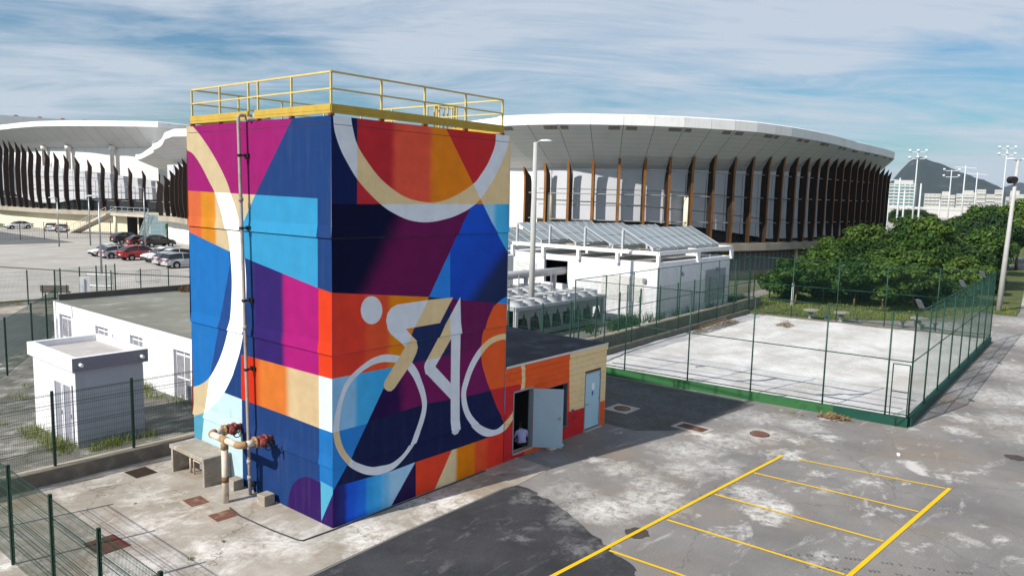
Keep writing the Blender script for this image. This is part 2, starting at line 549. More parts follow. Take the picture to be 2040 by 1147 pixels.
struct('lawn', MB().prism([(42.9, 9.2), (43.6, 3.3), (45.1, 2.6), (49.5, -2.3), (58.5, -4.6), (58.2, -7.4), (62, -7.2), (110, -2.5), (130, 14), (130, 60), (100, 14), (60, 11.2), (48, 11)], -0.04, 0.05), LAWN)
struct('green_plot', MB().face([(75, -200, -.02), (1500, -300, -.02), (1500, 500, -.02), (140, 14, -.02), (142, -40, -.02)]), LAWN)

YEL = mat('yellow_road_paint', '#e6b80c', .75, .10, 2.0, .1, 60, col2='#a89468', lo=.62, hi=.8, s2=3)


def line(a, b, w, name='painted_line', z=.016, m=None, par=None):
    a, b = Vector((*a, 0)), Vector((*b, 0))
    d = (b - a).normalized(); s = Vector((-d.y, d.x, 0)) * w / 2
    P = [a - s, b - s, b + s, a + s]
    return MB().face([(p.x, p.y, z) for p in P]).build(name, m or YEL, par or lot)


# the bay markings
line((-3.0, -5.18), (13.42, -6.23), .105)
line((-3.0, -9.70), (14.05, -11.02), .11)
for (ax, ay, bx, by) in ((13.42, -6.72, 13.95, -10.93), (11.2, -6.18, 11.46, -10.74), (8.73, -6.05, 8.8, -10.52), (6.22, -5.90, 6.33, -10.33), (3.70, -5.74, 3.9, -10.15), (1.2, -5.52, 1.35, -9.97)):
    line((ax, ay), (bx, by), .080, z=.0145)

# tyre marks pressed into the dusty asphalt
TYM = mat('tyre_mark', '#66615b', .95, .3, 9)
for x0, y0, x1, y1 in ((6.35, -8.9, 8.6, -12.6), (6.05, -9.5, 8.2, -13.0)):
    k = MB(); rr = random.Random(int(x0 * 100)); a, b = Vector((x0, y0, .0125)), Vector((x1, y1, .0125)); d = (b - a).normalized(); s = Vector((-d.y, d.x, 0))
    n = 44
    for i in range(n):
        if rr.random() < .45: continue
        q = a.lerp(b, i / n) + s * math.sin(i * .12) * .12
        for sg in (-1, 1):
            w = rr.uniform(.03, .06)
            k.face([q + s * sg * .01, q + s * sg * w - d * .05, q + s * sg * w - d * .015, q + s * sg * .01 + d * .035])
    o = k.build('tyre_mark', TYM, lot); o['kind'] = 'stuff'

# ------------------------------------------------------------------ the mural
MURAL_RIGHT = {
    'rect': [(0.767, 10.521), (7.189, 11.211), (7.319, 8.067), (0.765, 8.028)],
    'rdiag': [(3.233, 10.798), (5.22, 8.204), (5.94, 7.26), (6.48, 6.623), (7.706, 5.014), (8.775, 11.43)],
    'ringAo': [(0.039, 10.443), (-0.307, 10.344), (-0.265, 10.259), (-0.066, 10.178), (0.059, 10.092), (0.066, 10.002), (0.072, 9.912), (0.083, 9.82), (0.102, 9.726), (0.132, 9.629), (0.171, 9.528), (0.214, 9.429), (0.26, 9.335), (0.306, 9.251), (0.355, 9.173), (0.408, 9.096), (0.467, 9.013), (0.534, 8.92), (0.607, 8.821), (0.685, 8.722), (0.766, 8.63), (0.849, 8.545), (0.936, 8.465), (1.026, 8.388), (1.117, 8.313), (1.21, 8.239), (1.304, 8.168), (1.4, 8.1), (1.496, 8.037), (1.588, 7.979), (1.678, 7.927), (1.775, 7.877), (1.887, 7.827), (2.019, 7.772), (2.167, 7.715), (2.323, 7.662), (2.484, 7.62), (2.647, 7.591), (2.817, 7.571), (2.991, 7.56), (3.166, 7.559), (3.348, 7.57), (3.535, 7.592), (3.718, 7.621), (3.883, 7.65), (4.025, 7.678), (4.149, 7.708), (4.265, 7.741), (4.38, 7.778), (4.497, 7.817), (4.611, 7.858), (4.721, 7.904), (4.828, 7.954), (4.927, 8.005), (5.019, 8.056), (5.114, 8.118), (5.22, 8.204), (5.346, 8.32), (5.484, 8.46), (5.624, 8.611), (5.751, 8.758), (5.866, 8.901), (5.972, 9.046), (6.07, 9.188), (6.156, 9.324), (6.231, 9.452), (6.296, 9.576), (6.35, 9.691), (6.391, 9.797), (6.416, 9.873), (6.426, 9.926), (6.429, 9.996), (6.43, 10.122), (6.415, 11.128)],
    'ringAi': [(0.564, 10.499), (0.267, 10.391), (0.305, 10.284), (0.478, 10.181), (0.587, 10.089), (0.595, 10.019), (0.603, 9.964), (0.615, 9.909), (0.633, 9.842), (0.657, 9.756), (0.684, 9.659), (0.719, 9.558), (0.766, 9.459), (0.826, 9.365), (0.896, 9.272), (0.977, 9.177), (1.067, 9.079), (1.165, 8.974), (1.272, 8.865), (1.39, 8.756), (1.519, 8.653), (1.665, 8.553), (1.827, 8.455), (1.993, 8.366), (2.15, 8.29), (2.291, 8.234), (2.423, 8.192), (2.556, 8.161), (2.701, 8.135), (2.863, 8.111), (3.036, 8.093), (3.214, 8.084), (3.393, 8.09), (3.57, 8.112), (3.75, 8.148), (3.932, 8.196), (4.118, 8.256), (4.321, 8.334), (4.535, 8.429), (4.739, 8.529), (4.909, 8.623), (5.033, 8.707), (5.122, 8.789), (5.194, 8.868), (5.266, 8.946), (5.339, 9.019), (5.404, 9.089), (5.466, 9.162), (5.529, 9.249), (5.6, 9.356), (5.673, 9.477), (5.74, 9.601), (5.791, 9.714), (5.818, 9.798), (5.83, 9.864), (5.833, 9.946), (5.835, 10.078), (5.816, 11.063)],
    'rd3': [(4.904, 8.062), (4.36, 7.302), (3.22, 5.534), (2.367, 4.26), (1.646, 3.316), (0.566, 1.675), (0.014, 0.977), (-0.037, -0.165), (21.941, -13.617), (19.354, 8.141)],
    'upper': [(-0.095, 10.464), (8.775, 11.43), (8.949, 8.077), (7.713, 4.842), (6.537, 5.025), (3.22, 5.534), (-0.001, 5.915), (-0.223, 5.944)],
    'x920': [(3.989, 7.696), (4.118, 1.272), (-0.729, 2.42), (-0.677, 7.728)],
    'aboveL2': [(-0.238, 3.813), (-0.013, 3.812), (2.076, 3.79), (4.039, 3.803), (7.757, 3.833), (7.517, 9.396), (-0.202, 9.023)],
    'aboveL3': [(-0.415, 2.419), (1.236, 2.496), (3.127, 2.57), (4.52, 2.473), (5.854, 2.449), (5.86, 2.474), (7.238, 2.393), (7.463, 2.165), (7.637, -1.311), (16.245, -3.829), (14.916, 10.633), (-0.361, 9.304)],
    'aboveL5': [(-0.415, 2.456), (0.013, 2.462), (1.138, 2.458), (3.128, 2.469), (3.029, 9.51), (-0.361, 9.304)],
    'aboveL4': [(-0.426, 1.104), (0.472, 1.047), (1.924, 0.976), (2.767, 1), (4.212, 0.991), (6.515, 1.001), (6.548, 0.763), (15.835, 0.634), (14.916, 10.633), (-0.361, 9.304)],
    'lowtri': [(2.789, 1.024), (1.842, -0.058), (1.548, -1.116), (2.82, -1.568)],
    'lowred': [(2.783, 1.068), (4.331, 1.185), (4.2, 0.994), (3.397, -0.179), (3.187, -1.698), (2.814, -1.566)],
    'lowleft': [(-0.417, 2.223), (2.862, 1.429), (2.789, 1.007), (1.842, -0.058), (1.55, -1.534), (-0.441, -0.795)],
    'disc': [(6.626, 5.307), (6.528, 5.272), (6.236, 5.19), (5.889, 5.01), (5.618, 4.615), (5.413, 4.218), (5.353, 3.72), (5.44, 3.284), (5.675, 2.731), (5.855, 2.43), (6.148, 1.862), (6.505, 1.29), (6.651, -2.999), (21.301, -8.234), (19.753, 4.791)],
    'bluetri': [(4.014, 6.726), (4.042, 5.347), (3.065, 5.436)],
    'a913': [(-1.14, 8.017), (8.949, 8.077), (8.665, 13.546), (-1.091, 11.844)],
    'head': [(1.571, 5.337), (1.571, 5.319), (1.57, 5.302), (1.568, 5.284), (1.565, 5.267), (1.561, 5.25), (1.556, 5.233), (1.551, 5.217), (1.544, 5.201), (1.537, 5.185), (1.53, 5.17), (1.521, 5.156), (1.512, 5.142), (1.502, 5.128), (1.491, 5.115), (1.48, 5.103), (1.468, 5.092), (1.455, 5.081), (1.442, 5.071), (1.428, 5.061), (1.414, 5.053), (1.4, 5.045), (1.385, 5.038), (1.369, 5.032), (1.353, 5.026), (1.337, 5.022), (1.321, 5.018), (1.304, 5.015), (1.287, 5.013), (1.27, 5.012), (1.253, 5.012), (1.236, 5.013), (1.219, 5.014), (1.202, 5.016), (1.185, 5.02), (1.168, 5.024), (1.151, 5.029), (1.135, 5.034), (1.118, 5.041), (1.102, 5.048), (1.086, 5.056), (1.07, 5.065), (1.055, 5.075), (1.041, 5.085), (1.026, 5.096), (1.013, 5.108), (0.999, 5.12), (0.987, 5.133), (0.975, 5.146), (0.963, 5.16), (0.952, 5.174), (0.942, 5.189), (0.932, 5.204), (0.923, 5.22), (0.915, 5.236), (0.907, 5.252), (0.901, 5.269), (0.895, 5.286), (0.889, 5.303), (0.885, 5.32), (0.881, 5.337), (0.878, 5.355), (0.876, 5.372), (0.875, 5.39), (0.875, 5.407), (0.875, 5.424), (0.876, 5.441), (0.878, 5.458), (0.881, 5.475), (0.885, 5.491), (0.889, 5.508), (0.895, 5.524), (0.901, 5.539), (0.907, 5.555), (0.915, 5.569), (0.923, 5.584), (0.932, 5.597), (0.942, 5.611), (0.952, 5.623), (0.963, 5.635), (0.974, 5.647), (0.986, 5.658), (0.999, 5.668), (1.012, 5.677), (1.026, 5.686), (1.04, 5.694), (1.055, 5.701), (1.07, 5.708), (1.085, 5.714), (1.101, 5.719), (1.117, 5.723), (1.133, 5.726), (1.15, 5.728), (1.167, 5.73), (1.183, 5.73), (1.2, 5.73), (1.217, 5.729), (1.234, 5.727), (1.251, 5.725), (1.268, 5.721), (1.285, 5.717), (1.302, 5.711), (1.319, 5.705), (1.335, 5.698), (1.351, 5.69), (1.367, 5.682), (1.382, 5.673), (1.398, 5.662), (1.412, 5.652), (1.426, 5.64), (1.44, 5.628), (1.453, 5.616), (1.466, 5.602), (1.478, 5.589), (1.489, 5.574), (1.5, 5.559), (1.51, 5.544), (1.519, 5.528), (1.528, 5.512), (1.536, 5.495), (1.543, 5.478), (1.55, 5.461), (1.555, 5.444), (1.56, 5.426), (1.564, 5.408), (1.567, 5.391), (1.569, 5.373), (1.571, 5.355)],
    'torsoW': [(3.206, 5.454), (2.704, 4.756), (2.387, 4.756), (2.579, 4.547), (2.367, 4.268), (1.862, 4.675), (1.762, 4.805), (1.699, 5.05), (1.74, 5.229), (1.872, 5.362), (2.063, 5.435)],
    'torsoT': [(3.201, 5.455), (4.157, 5.44), (3.65, 4.767), (2.704, 4.756)],
    'arm': [(2.579, 4.547), (2.769, 4.37), (2.823, 4.197), (2.773, 4.05), (2.623, 3.823), (2.007, 3.221), (1.886, 3.16), (1.766, 3.178), (1.656, 3.266), (1.637, 3.381), (1.669, 3.468), (2.367, 4.268)],
    'leg': [(4.448, 5.427), (4.513, 4.351), (4.484, 4.339), (4.471, 3.256), (4.51, 1.523), (4.438, 1.428), (4.296, 1.416), (4.19, 1.498), (4.139, 1.607), (4.12, 2.51), (3.183, 3.383), (3.12, 3.414), (3.064, 3.599), (3.089, 3.712), (3.56, 4.313)],
    'leghole': [(4.103, 4.27), (3.491, 3.562), (4.112, 2.976)],
    'w1o': [(1.786, 4.155), (1.893, 4.135), (2.011, 4.106), (2.13, 4.072), (2.238, 4.035), (2.332, 3.996), (2.418, 3.953), (2.497, 3.905), (2.571, 3.85), (2.642, 3.787), (2.709, 3.715), (2.769, 3.641), (2.822, 3.568), (2.865, 3.498), (2.899, 3.43), (2.93, 3.359), (2.963, 3.283), (3.001, 3.2), (3.041, 3.112), (3.079, 3.021), (3.111, 2.929), (3.139, 2.836), (3.163, 2.741), (3.179, 2.644), (3.183, 2.543), (3.173, 2.437), (3.152, 2.327), (3.12, 2.214), (3.077, 2.099), (3.022, 1.976), (2.956, 1.848), (2.882, 1.724), (2.805, 1.612), (2.724, 1.516), (2.64, 1.431), (2.549, 1.353), (2.452, 1.279), (2.347, 1.204), (2.234, 1.131), (2.118, 1.068), (2.002, 1.022), (1.883, 0.996), (1.761, 0.986), (1.643, 0.987), (1.539, 0.99), (1.454, 0.996), (1.382, 1.008), (1.313, 1.025), (1.239, 1.048), (1.158, 1.075), (1.076, 1.106), (0.989, 1.146), (0.897, 1.197), (0.794, 1.261), (0.683, 1.336), (0.573, 1.42), (0.473, 1.513), (0.382, 1.619), (0.294, 1.736), (0.217, 1.856), (0.154, 1.97), (0.107, 2.077), (0.073, 2.182), (0.049, 2.283), (0.033, 2.378), (0.025, 2.467), (0.026, 2.549), (0.034, 2.63), (0.045, 2.714), (0.06, 2.799), (0.078, 2.884), (0.102, 2.974), (0.134, 3.073), (0.177, 3.19), (0.227, 3.32), (0.283, 3.448), (0.341, 3.556), (0.398, 3.639), (0.455, 3.706), (0.521, 3.765), (0.603, 3.825), (0.711, 3.893), (0.838, 3.962), (0.97, 4.025), (1.089, 4.077), (1.19, 4.113), (1.282, 4.138), (1.37, 4.155), (1.456, 4.167), (1.538, 4.173), (1.616, 4.174), (1.696, 4.168)],
    'w1i': [(1.786, 3.952), (1.885, 3.932), (1.999, 3.908), (2.115, 3.875), (2.223, 3.828), (2.319, 3.764), (2.41, 3.685), (2.495, 3.598), (2.575, 3.504), (2.649, 3.405), (2.718, 3.298), (2.78, 3.186), (2.837, 3.071), (2.891, 2.95), (2.942, 2.823), (2.982, 2.697), (3.002, 2.579), (3.001, 2.473), (2.981, 2.375), (2.948, 2.279), (2.908, 2.177), (2.859, 2.066), (2.8, 1.949), (2.734, 1.834), (2.666, 1.728), (2.599, 1.631), (2.529, 1.539), (2.454, 1.456), (2.37, 1.384), (2.272, 1.322), (2.166, 1.269), (2.056, 1.227), (1.948, 1.2), (1.844, 1.189), (1.739, 1.193), (1.636, 1.205), (1.538, 1.217), (1.449, 1.227), (1.366, 1.238), (1.282, 1.255), (1.19, 1.285), (1.082, 1.331), (0.963, 1.391), (0.85, 1.454), (0.755, 1.509), (0.687, 1.551), (0.637, 1.586), (0.592, 1.625), (0.543, 1.681), (0.483, 1.759), (0.421, 1.852), (0.362, 1.95), (0.313, 2.046), (0.276, 2.139), (0.247, 2.233), (0.225, 2.326), (0.211, 2.413), (0.203, 2.489), (0.203, 2.556), (0.21, 2.628), (0.221, 2.713), (0.236, 2.821), (0.257, 2.945), (0.283, 3.07), (0.317, 3.185), (0.359, 3.289), (0.408, 3.389), (0.463, 3.481), (0.523, 3.562), (0.59, 3.631), (0.663, 3.69), (0.741, 3.741), (0.821, 3.789), (0.907, 3.834), (0.999, 3.875), (1.091, 3.91), (1.18, 3.938), (1.264, 3.958), (1.346, 3.97), (1.426, 3.976), (1.503, 3.979), (1.573, 3.979), (1.638, 3.976), (1.706, 3.967)],
    'w2o': [(6.304, 4.128), (6.394, 4.126), (6.459, 4.117), (6.519, 4.092), (6.596, 4.045), (6.699, 3.972), (6.817, 3.878), (6.937, 3.765), (7.049, 3.637), (7.155, 3.481), (7.26, 3.301), (7.353, 3.121), (7.425, 2.968), (7.468, 2.854), (7.49, 2.764), (7.498, 2.683), (7.504, 2.596), (7.509, 2.502), (7.508, 2.408), (7.499, 2.31), (7.482, 2.206), (7.458, 2.092), (7.428, 1.97), (7.386, 1.847), (7.323, 1.727), (7.233, 1.607), (7.121, 1.486), (7.002, 1.373), (6.892, 1.276), (6.797, 1.195), (6.709, 1.125), (6.617, 1.069), (6.511, 1.028), (6.383, 1.002), (6.241, 0.992), (6.098, 0.992), (5.968, 1), (5.856, 1.011), (5.756, 1.029), (5.657, 1.058), (5.552, 1.104), (5.435, 1.169), (5.312, 1.251), (5.192, 1.343), (5.084, 1.439), (4.988, 1.542), (4.9, 1.653), (4.821, 1.765), (4.753, 1.873), (4.697, 1.974), (4.651, 2.072), (4.615, 2.17), (4.587, 2.268), (4.567, 2.37), (4.556, 2.473), (4.553, 2.575), (4.559, 2.669), (4.572, 2.753), (4.594, 2.829), (4.623, 2.906), (4.661, 2.991), (4.706, 3.091), (4.759, 3.199), (4.82, 3.308), (4.889, 3.412), (4.965, 3.51), (5.049, 3.605), (5.14, 3.696), (5.241, 3.78), (5.351, 3.859), (5.471, 3.933), (5.598, 3.999), (5.729, 4.051), (5.873, 4.087), (6.028, 4.112), (6.178, 4.125)],
    'w2i': [(6.31, 3.953), (6.388, 3.952), (6.443, 3.941), (6.493, 3.918), (6.555, 3.877), (6.635, 3.818), (6.725, 3.74), (6.817, 3.649), (6.905, 3.545), (6.99, 3.421), (7.074, 3.277), (7.151, 3.132), (7.215, 3.003), (7.263, 2.897), (7.299, 2.805), (7.323, 2.718), (7.338, 2.627), (7.34, 2.528), (7.331, 2.427), (7.314, 2.328), (7.293, 2.235), (7.271, 2.153), (7.244, 2.079), (7.21, 2.004), (7.165, 1.921), (7.106, 1.824), (7.037, 1.717), (6.96, 1.613), (6.878, 1.523), (6.789, 1.45), (6.692, 1.389), (6.595, 1.337), (6.502, 1.291), (6.416, 1.249), (6.335, 1.212), (6.254, 1.186), (6.17, 1.173), (6.087, 1.175), (6.005, 1.188), (5.918, 1.214), (5.821, 1.251), (5.707, 1.304), (5.581, 1.369), (5.457, 1.443), (5.345, 1.519), (5.248, 1.601), (5.158, 1.69), (5.079, 1.779), (5.01, 1.864), (4.954, 1.942), (4.91, 2.015), (4.873, 2.089), (4.84, 2.169), (4.809, 2.26), (4.782, 2.357), (4.763, 2.454), (4.756, 2.543), (4.763, 2.619), (4.782, 2.688), (4.809, 2.757), (4.843, 2.835), (4.883, 2.926), (4.929, 3.024), (4.983, 3.125), (5.044, 3.222), (5.114, 3.318), (5.193, 3.413), (5.278, 3.505), (5.369, 3.591), (5.467, 3.671), (5.572, 3.748), (5.683, 3.816), (5.798, 3.87), (5.926, 3.909), (6.065, 3.934), (6.198, 3.948)],
    'annextan': [(9.789, 4.815), (10.194, -2.397), (16.208, -4.215), (15.429, 4.299)],
    'annexlow': [(9.471, 0.941), (9.935, 0.936), (10.903, 0.911), (12.291, 0.911), (13.045, 0.955), (13.302, -2.477), (9.598, -1.442)],
}
MURAL_LEFT = {
    'aboveN1': [(9.228, 8.262), (6.806, 8.235), (0.542, 8.146), (0.514, 10.651), (9.018, 11.206)],
    'leftM1': [(1.363, 10.286), (3.269, 8.157), (4.031, 7.21), (4.993, 5.178), (10.223, 4.616), (10.116, 10.791)],
    'aboveN2': [(8.259, 7.343), (6.825, 7.038), (4.603, 6.608), (3.687, 6.461), (0.547, 5.977), (0.005, 5.914), (-1.155, 5.742), (-1.151, 12.07), (7.815, 14.266)],
    'x978': [(0.472, 13.83), (0.543, 3.803), (0.539, 2.462), (0.493, -2.065), (-1.58, -1.287), (-1.15, 13.546)],
    'lblue': [(0.542, 8.146), (3.996, 8.194), (4.064, 6.264), (3.891, 6.598), (3.948, 4.903), (0.566, 5.308), (0.551, 6.686)],
    'aboveN3': [(5.825, 3.78), (4.093, 3.788), (3.29, 3.795), (0.543, 3.8), (0.009, 3.804), (-1.156, 3.811), (-1.15, 13.546), (5.321, 14.681)],
    'x430': [(3.726, 14.401), (4.116, 2.723), (4.089, 2.512), (4.159, -3.44), (-1.58, -1.287), (-1.15, 13.546)],
    'aboveN4': [(8.512, 2.488), (5, 2.529), (4.081, 2.514), (1.915, 2.494), (0.539, 2.462), (-0.002, 2.463), (-1.568, 2.441), (-1.54, 10.793), (7.937, 11.508)],
    'aboveN5': [(0.554, 1.061), (-0.004, 1.038), (-1.572, 1.001), (-1.54, 10.793), (0.449, 10.943)],
    'tri': [(0.492, 1.105), (-0.016, 1.068), (-0.015, 0.926), (0.472, 0.055)],
    'blob': [(1.932, -0.097), (1.937, 0.128), (1.934, 0.185), (1.925, 0.175), (1.913, 0.196), (1.896, 0.266), (1.875, 0.335), (1.849, 0.402), (1.82, 0.467), (1.789, 0.531), (1.756, 0.592), (1.717, 0.652), (1.668, 0.712), (1.608, 0.772), (1.539, 0.833), (1.463, 0.891), (1.381, 0.941), (1.294, 0.985), (1.2, 1.023), (1.1, 1.054), (0.993, 1.075), (0.875, 1.08), (0.748, 1.073), (0.619, 1.063), (0.492, 1.058), (0.398, 1.063), (0.324, 1.074), (0.212, 1.081), (0.008, 1.08), (-1.572, 1.001), (-1.58, -1.287), (1.843, -2.571)],
    'ro': [(7.69, 10.114), (7.468, 10.73), (7.203, 10.688), (6.945, 10.381), (6.745, 10.191), (6.629, 10.178), (6.562, 10.153), (6.51, 10.116), (6.434, 10.068), (6.33, 10.008), (6.215, 9.938), (6.091, 9.857), (5.961, 9.765), (5.821, 9.659), (5.671, 9.54), (5.52, 9.416), (5.38, 9.294), (5.249, 9.173), (5.122, 9.049), (5.004, 8.929), (4.898, 8.816), (4.805, 8.711), (4.722, 8.611), (4.649, 8.517), (4.586, 8.431), (4.539, 8.357), (4.505, 8.292), (4.474, 8.228), (4.435, 8.156), (4.382, 8.075), (4.323, 7.989), (4.263, 7.898), (4.208, 7.799), (4.155, 7.684), (4.102, 7.555), (4.057, 7.433), (4.026, 7.338), (4.02, 7.284), (4.033, 7.257), (4.046, 7.235), (4.045, 7.196), (4.022, 7.135), (3.987, 7.062), (3.949, 6.983), (3.915, 6.9), (3.889, 6.814), (3.865, 6.723), (3.843, 6.627), (3.824, 6.527), (3.806, 6.42), (3.791, 6.308), (3.778, 6.193), (3.769, 6.075), (3.763, 5.958), (3.76, 5.84), (3.76, 5.715), (3.765, 5.579), (3.774, 5.423), (3.788, 5.253), (3.806, 5.08), (3.828, 4.918), (3.856, 4.77), (3.889, 4.629), (3.926, 4.492), (3.967, 4.356), (4.009, 4.22), (4.055, 4.086), (4.105, 3.953), (4.164, 3.816), (4.238, 3.668), (4.325, 3.511), (4.408, 3.365), (4.475, 3.249), (4.508, 3.185), (4.519, 3.159), (4.535, 3.133), (4.58, 3.072), (4.667, 2.958), (4.779, 2.812), (4.908, 2.656), (5.041, 2.513), (5.182, 2.386), (5.337, 2.263), (5.492, 2.149), (5.637, 2.045), (5.763, 1.956), (5.877, 1.879), (5.991, 1.809), (6.119, 1.741), (6.247, 1.68), (6.374, 1.627), (6.53, 1.569), (6.745, 1.493), (7.091, 1.16), (7.538, 0.643), (7.96, 0.424), (8.215, 1.005)],
    'ri': [(7.73, 9.47), (7.51, 9.954), (7.234, 9.876), (6.961, 9.576), (6.744, 9.383), (6.605, 9.353), (6.511, 9.319), (6.433, 9.277), (6.344, 9.22), (6.237, 9.144), (6.126, 9.052), (6.018, 8.955), (5.918, 8.861), (5.827, 8.772), (5.744, 8.681), (5.664, 8.593), (5.587, 8.509), (5.511, 8.434), (5.438, 8.365), (5.368, 8.294), (5.301, 8.214), (5.237, 8.122), (5.177, 8.021), (5.12, 7.918), (5.065, 7.817), (5.013, 7.717), (4.965, 7.616), (4.919, 7.519), (4.872, 7.431), (4.824, 7.357), (4.776, 7.293), (4.73, 7.231), (4.691, 7.165), (4.66, 7.093), (4.635, 7.02), (4.613, 6.943), (4.594, 6.861), (4.576, 6.777), (4.562, 6.691), (4.549, 6.594), (4.536, 6.477), (4.521, 6.332), (4.505, 6.166), (4.492, 5.991), (4.488, 5.82), (4.495, 5.648), (4.51, 5.473), (4.53, 5.303), (4.55, 5.147), (4.569, 5.011), (4.59, 4.888), (4.613, 4.774), (4.642, 4.662), (4.676, 4.553), (4.715, 4.451), (4.758, 4.349), (4.807, 4.241), (4.86, 4.125), (4.919, 4.004), (4.983, 3.882), (5.051, 3.763), (5.124, 3.647), (5.201, 3.532), (5.285, 3.418), (5.377, 3.303), (5.481, 3.182), (5.594, 3.057), (5.713, 2.937), (5.829, 2.833), (5.943, 2.749), (6.056, 2.679), (6.17, 2.618), (6.285, 2.563), (6.381, 2.519), (6.463, 2.487), (6.572, 2.45), (6.749, 2.393), (7.061, 2.118), (7.476, 1.688), (7.874, 1.498), (8.123, 1.965)],
    'leftT': [(4.832, 7.313), (4.702, 6.893), (4.607, 6.511), (4.567, 6.242), (5.83, 2.812), (6.163, 1.714), (6.407, 0.652), (6.625, -0.523), (8.74, -1.084), (9.024, 7.826), (5.634, 7.911)],
}


# paint colours, as on the wall
PAINT = {}


def paint(name, col):
    PAINT[name] = mat('paint_' + name, col, .85, .09, 2.4, .35, 70, spec=.12, detail=9, streak=.10, streak_col='#6f6a70')
    # roller marks: faint vertical drift
    return PAINT[name]


def grad(name, axis, stops):
    """paint faded from one colour to the next along a direction of the wall (soft sprayed edge)"""
    m = bpy.data.materials.new('paint_' + name)
    m.use_nodes = True
    t = m.node_tree; L = t.links.new
    b = t.nodes['Principled BSDF']; b.inputs['Roughness'].default_value = .85; b.inputs['Specular IOR Level'].default_value = .12
    g = N(t, 'ShaderNodeNewGeometry')
    d = N(t, 'ShaderNodeVectorMath', operation='DOT_PRODUCT'); d.inputs[1].default_value = axis
    L(g.outputs['Position'], d.inputs[0])
    n = N(t, 'ShaderNodeTexNoise'); n.inputs['Scale'].default_value = 2.2; n.inputs['Detail'].default_value = 6
    L(g.outputs['Position'], n.inputs['Vector'])
    ad = N(t, 'ShaderNodeMath', operation='MULTIPLY_ADD'); ad.inputs[1].default_value = .12; L(n.outputs['Fac'], ad.inputs[0]); L(d.outputs['Value'], ad.inputs[2])
    a, c = stops[0][0], stops[-1][0]
    if c < a:
        stops = stops[::-1]; a, c = c, a
    r = N(t, 'ShaderNodeMapRange'); r.inputs['From Min'].default_value = a + .06; r.inputs['From Max'].default_value = c + .06
    L(ad.outputs[0], r.inputs['Value'])
    cr = N(t, 'ShaderNodeValToRGB')
    cr.color_ramp.interpolation = 'EASE'
    for i, (u, h) in enumerate(stops):
        p = (u - a) / (c - a)
        e = cr.color_ramp.elements[i] if i < 2 else cr.color_ramp.elements.new(p)
        e.position = p
    es = sorted(cr.color_ramp.elements, key=lambda e: e.position)
    for e, (u, h) in zip(es, stops):
        e.color = (*(lin(h) if isinstance(h, str) else h), 1)
    for i, (u, h) in enumerate(stops):
        es[i].position = (u - a) / (c - a)
    L(r.outputs[0], cr.inputs[0])
    r2_ = N(t, 'ShaderNodeMapRange'); r2_.inputs['From Min'].default_value = .3; r2_.inputs['From Max'].default_value = .7; r2_.inputs['To Min'].default_value = .90; r2_.inputs['To Max'].default_value = 1.09
    L(n.outputs['Fac'], r2_.inputs['Value'])
    k = N(t, 'ShaderNodeMix', data_type='RGBA', blend_type='MULTIPLY'); k.inputs['Factor'].default_value = 1
    L(cr.outputs[0], k.inputs[6]); L(r2_.outputs[0], k.inputs[7])
    L(k.outputs[2], b.inputs['Base Color'])
    nb = N(t, 'ShaderNodeTexNoise'); nb.inputs['Scale'].default_value = 70; L(g.outputs['Position'], nb.inputs['Vector'])
    bp = N(t, 'ShaderNodeBump'); bp.inputs['Strength'].default_value = .35; bp.inputs['Distance'].default_value = .02
    L(nb.outputs['Fac'], bp.inputs['Height']); L(bp.outputs[0], b.inputs['Normal'])
    PAINT[name] = m


def H(*a):
    return a


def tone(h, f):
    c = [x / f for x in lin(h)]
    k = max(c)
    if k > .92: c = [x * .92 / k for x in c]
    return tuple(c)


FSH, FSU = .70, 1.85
# side in the shade
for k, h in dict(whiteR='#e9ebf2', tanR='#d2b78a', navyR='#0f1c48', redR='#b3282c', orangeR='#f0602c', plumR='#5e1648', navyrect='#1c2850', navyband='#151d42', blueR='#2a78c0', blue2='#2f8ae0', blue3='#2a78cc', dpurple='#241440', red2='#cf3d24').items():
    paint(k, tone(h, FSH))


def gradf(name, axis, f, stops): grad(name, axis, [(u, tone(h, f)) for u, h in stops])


gradf('topgrad', (1, 0, 0), FSH, [(.6, '#ae2830'), (1.78, '#ae2830'), (2.08, '#e2553f'), (3.10, '#e2553f'), (3.38, '#f0871e'), (5, '#f0871e')])
_n = Vector((1.51, 0, -.95)).normalized()
_d = _n.x * 1.95 + _n.z * 7.35
gradf('navyplum', tuple(_n), FSH, [(_d - 1.2, '#0a0c2c'), (_d - .35, '#0a0c2e'), (_d + .35, '#621448'), (_d + 2, '#5e1448')])
gradf('lbluetri', (1, 0, 0), FSH, [(5.2, '#a6d4ee'), (5.72, '#a6d4ee'), (6.0, '#44a6d4'), (6.5, '#3c9ccc')])
_n = Vector((1.44, 0, -1.51)).normalized()
_d = _n.x * 6.47 + _n.z * 6.79
gradf('bluenavy', tuple(_n), FSH, [(_d - 2, '#184cb8'), (_d - .35, '#1842a8'), (_d + .3, '#1e2a50'), (_d + 1.2, '#1c264a')])
gradf('orange', (1, 0, 0), FSH, [(-.1, '#cf3a2a'), (.91, '#cf3a2a'), (1.12, '#e2522f'), (1.66, '#e2522f'), (1.96, '#f58f14'), (2.6, '#f58f14')])
gradf('lblueR', (1, 0, 0), FSH, [(-.1, '#90c2e6'), (.64, '#90c2e6'), (.82, '#40a2d6'), (1.8, '#389ad0')])
gradf('plumlow', (1, 0, 0), FSH, [(1.5, '#241040'), (2.04, '#2a1042'), (2.46, '#6a1850'), (4, '#6a1850')])
gradf('lowleft', (1, 0, 0), FSH, [(0, '#2a1650'), (.33, '#1e2a6c'), (.5, '#1c4ec0'), (.99, '#2066c8'), (1.12, '#2f8cd0'), (1.49, '#3f9cd4'), (1.66, '#66b2de'), (1.96, '#a8d2f0'), (2.8, '#b0d6f2')])
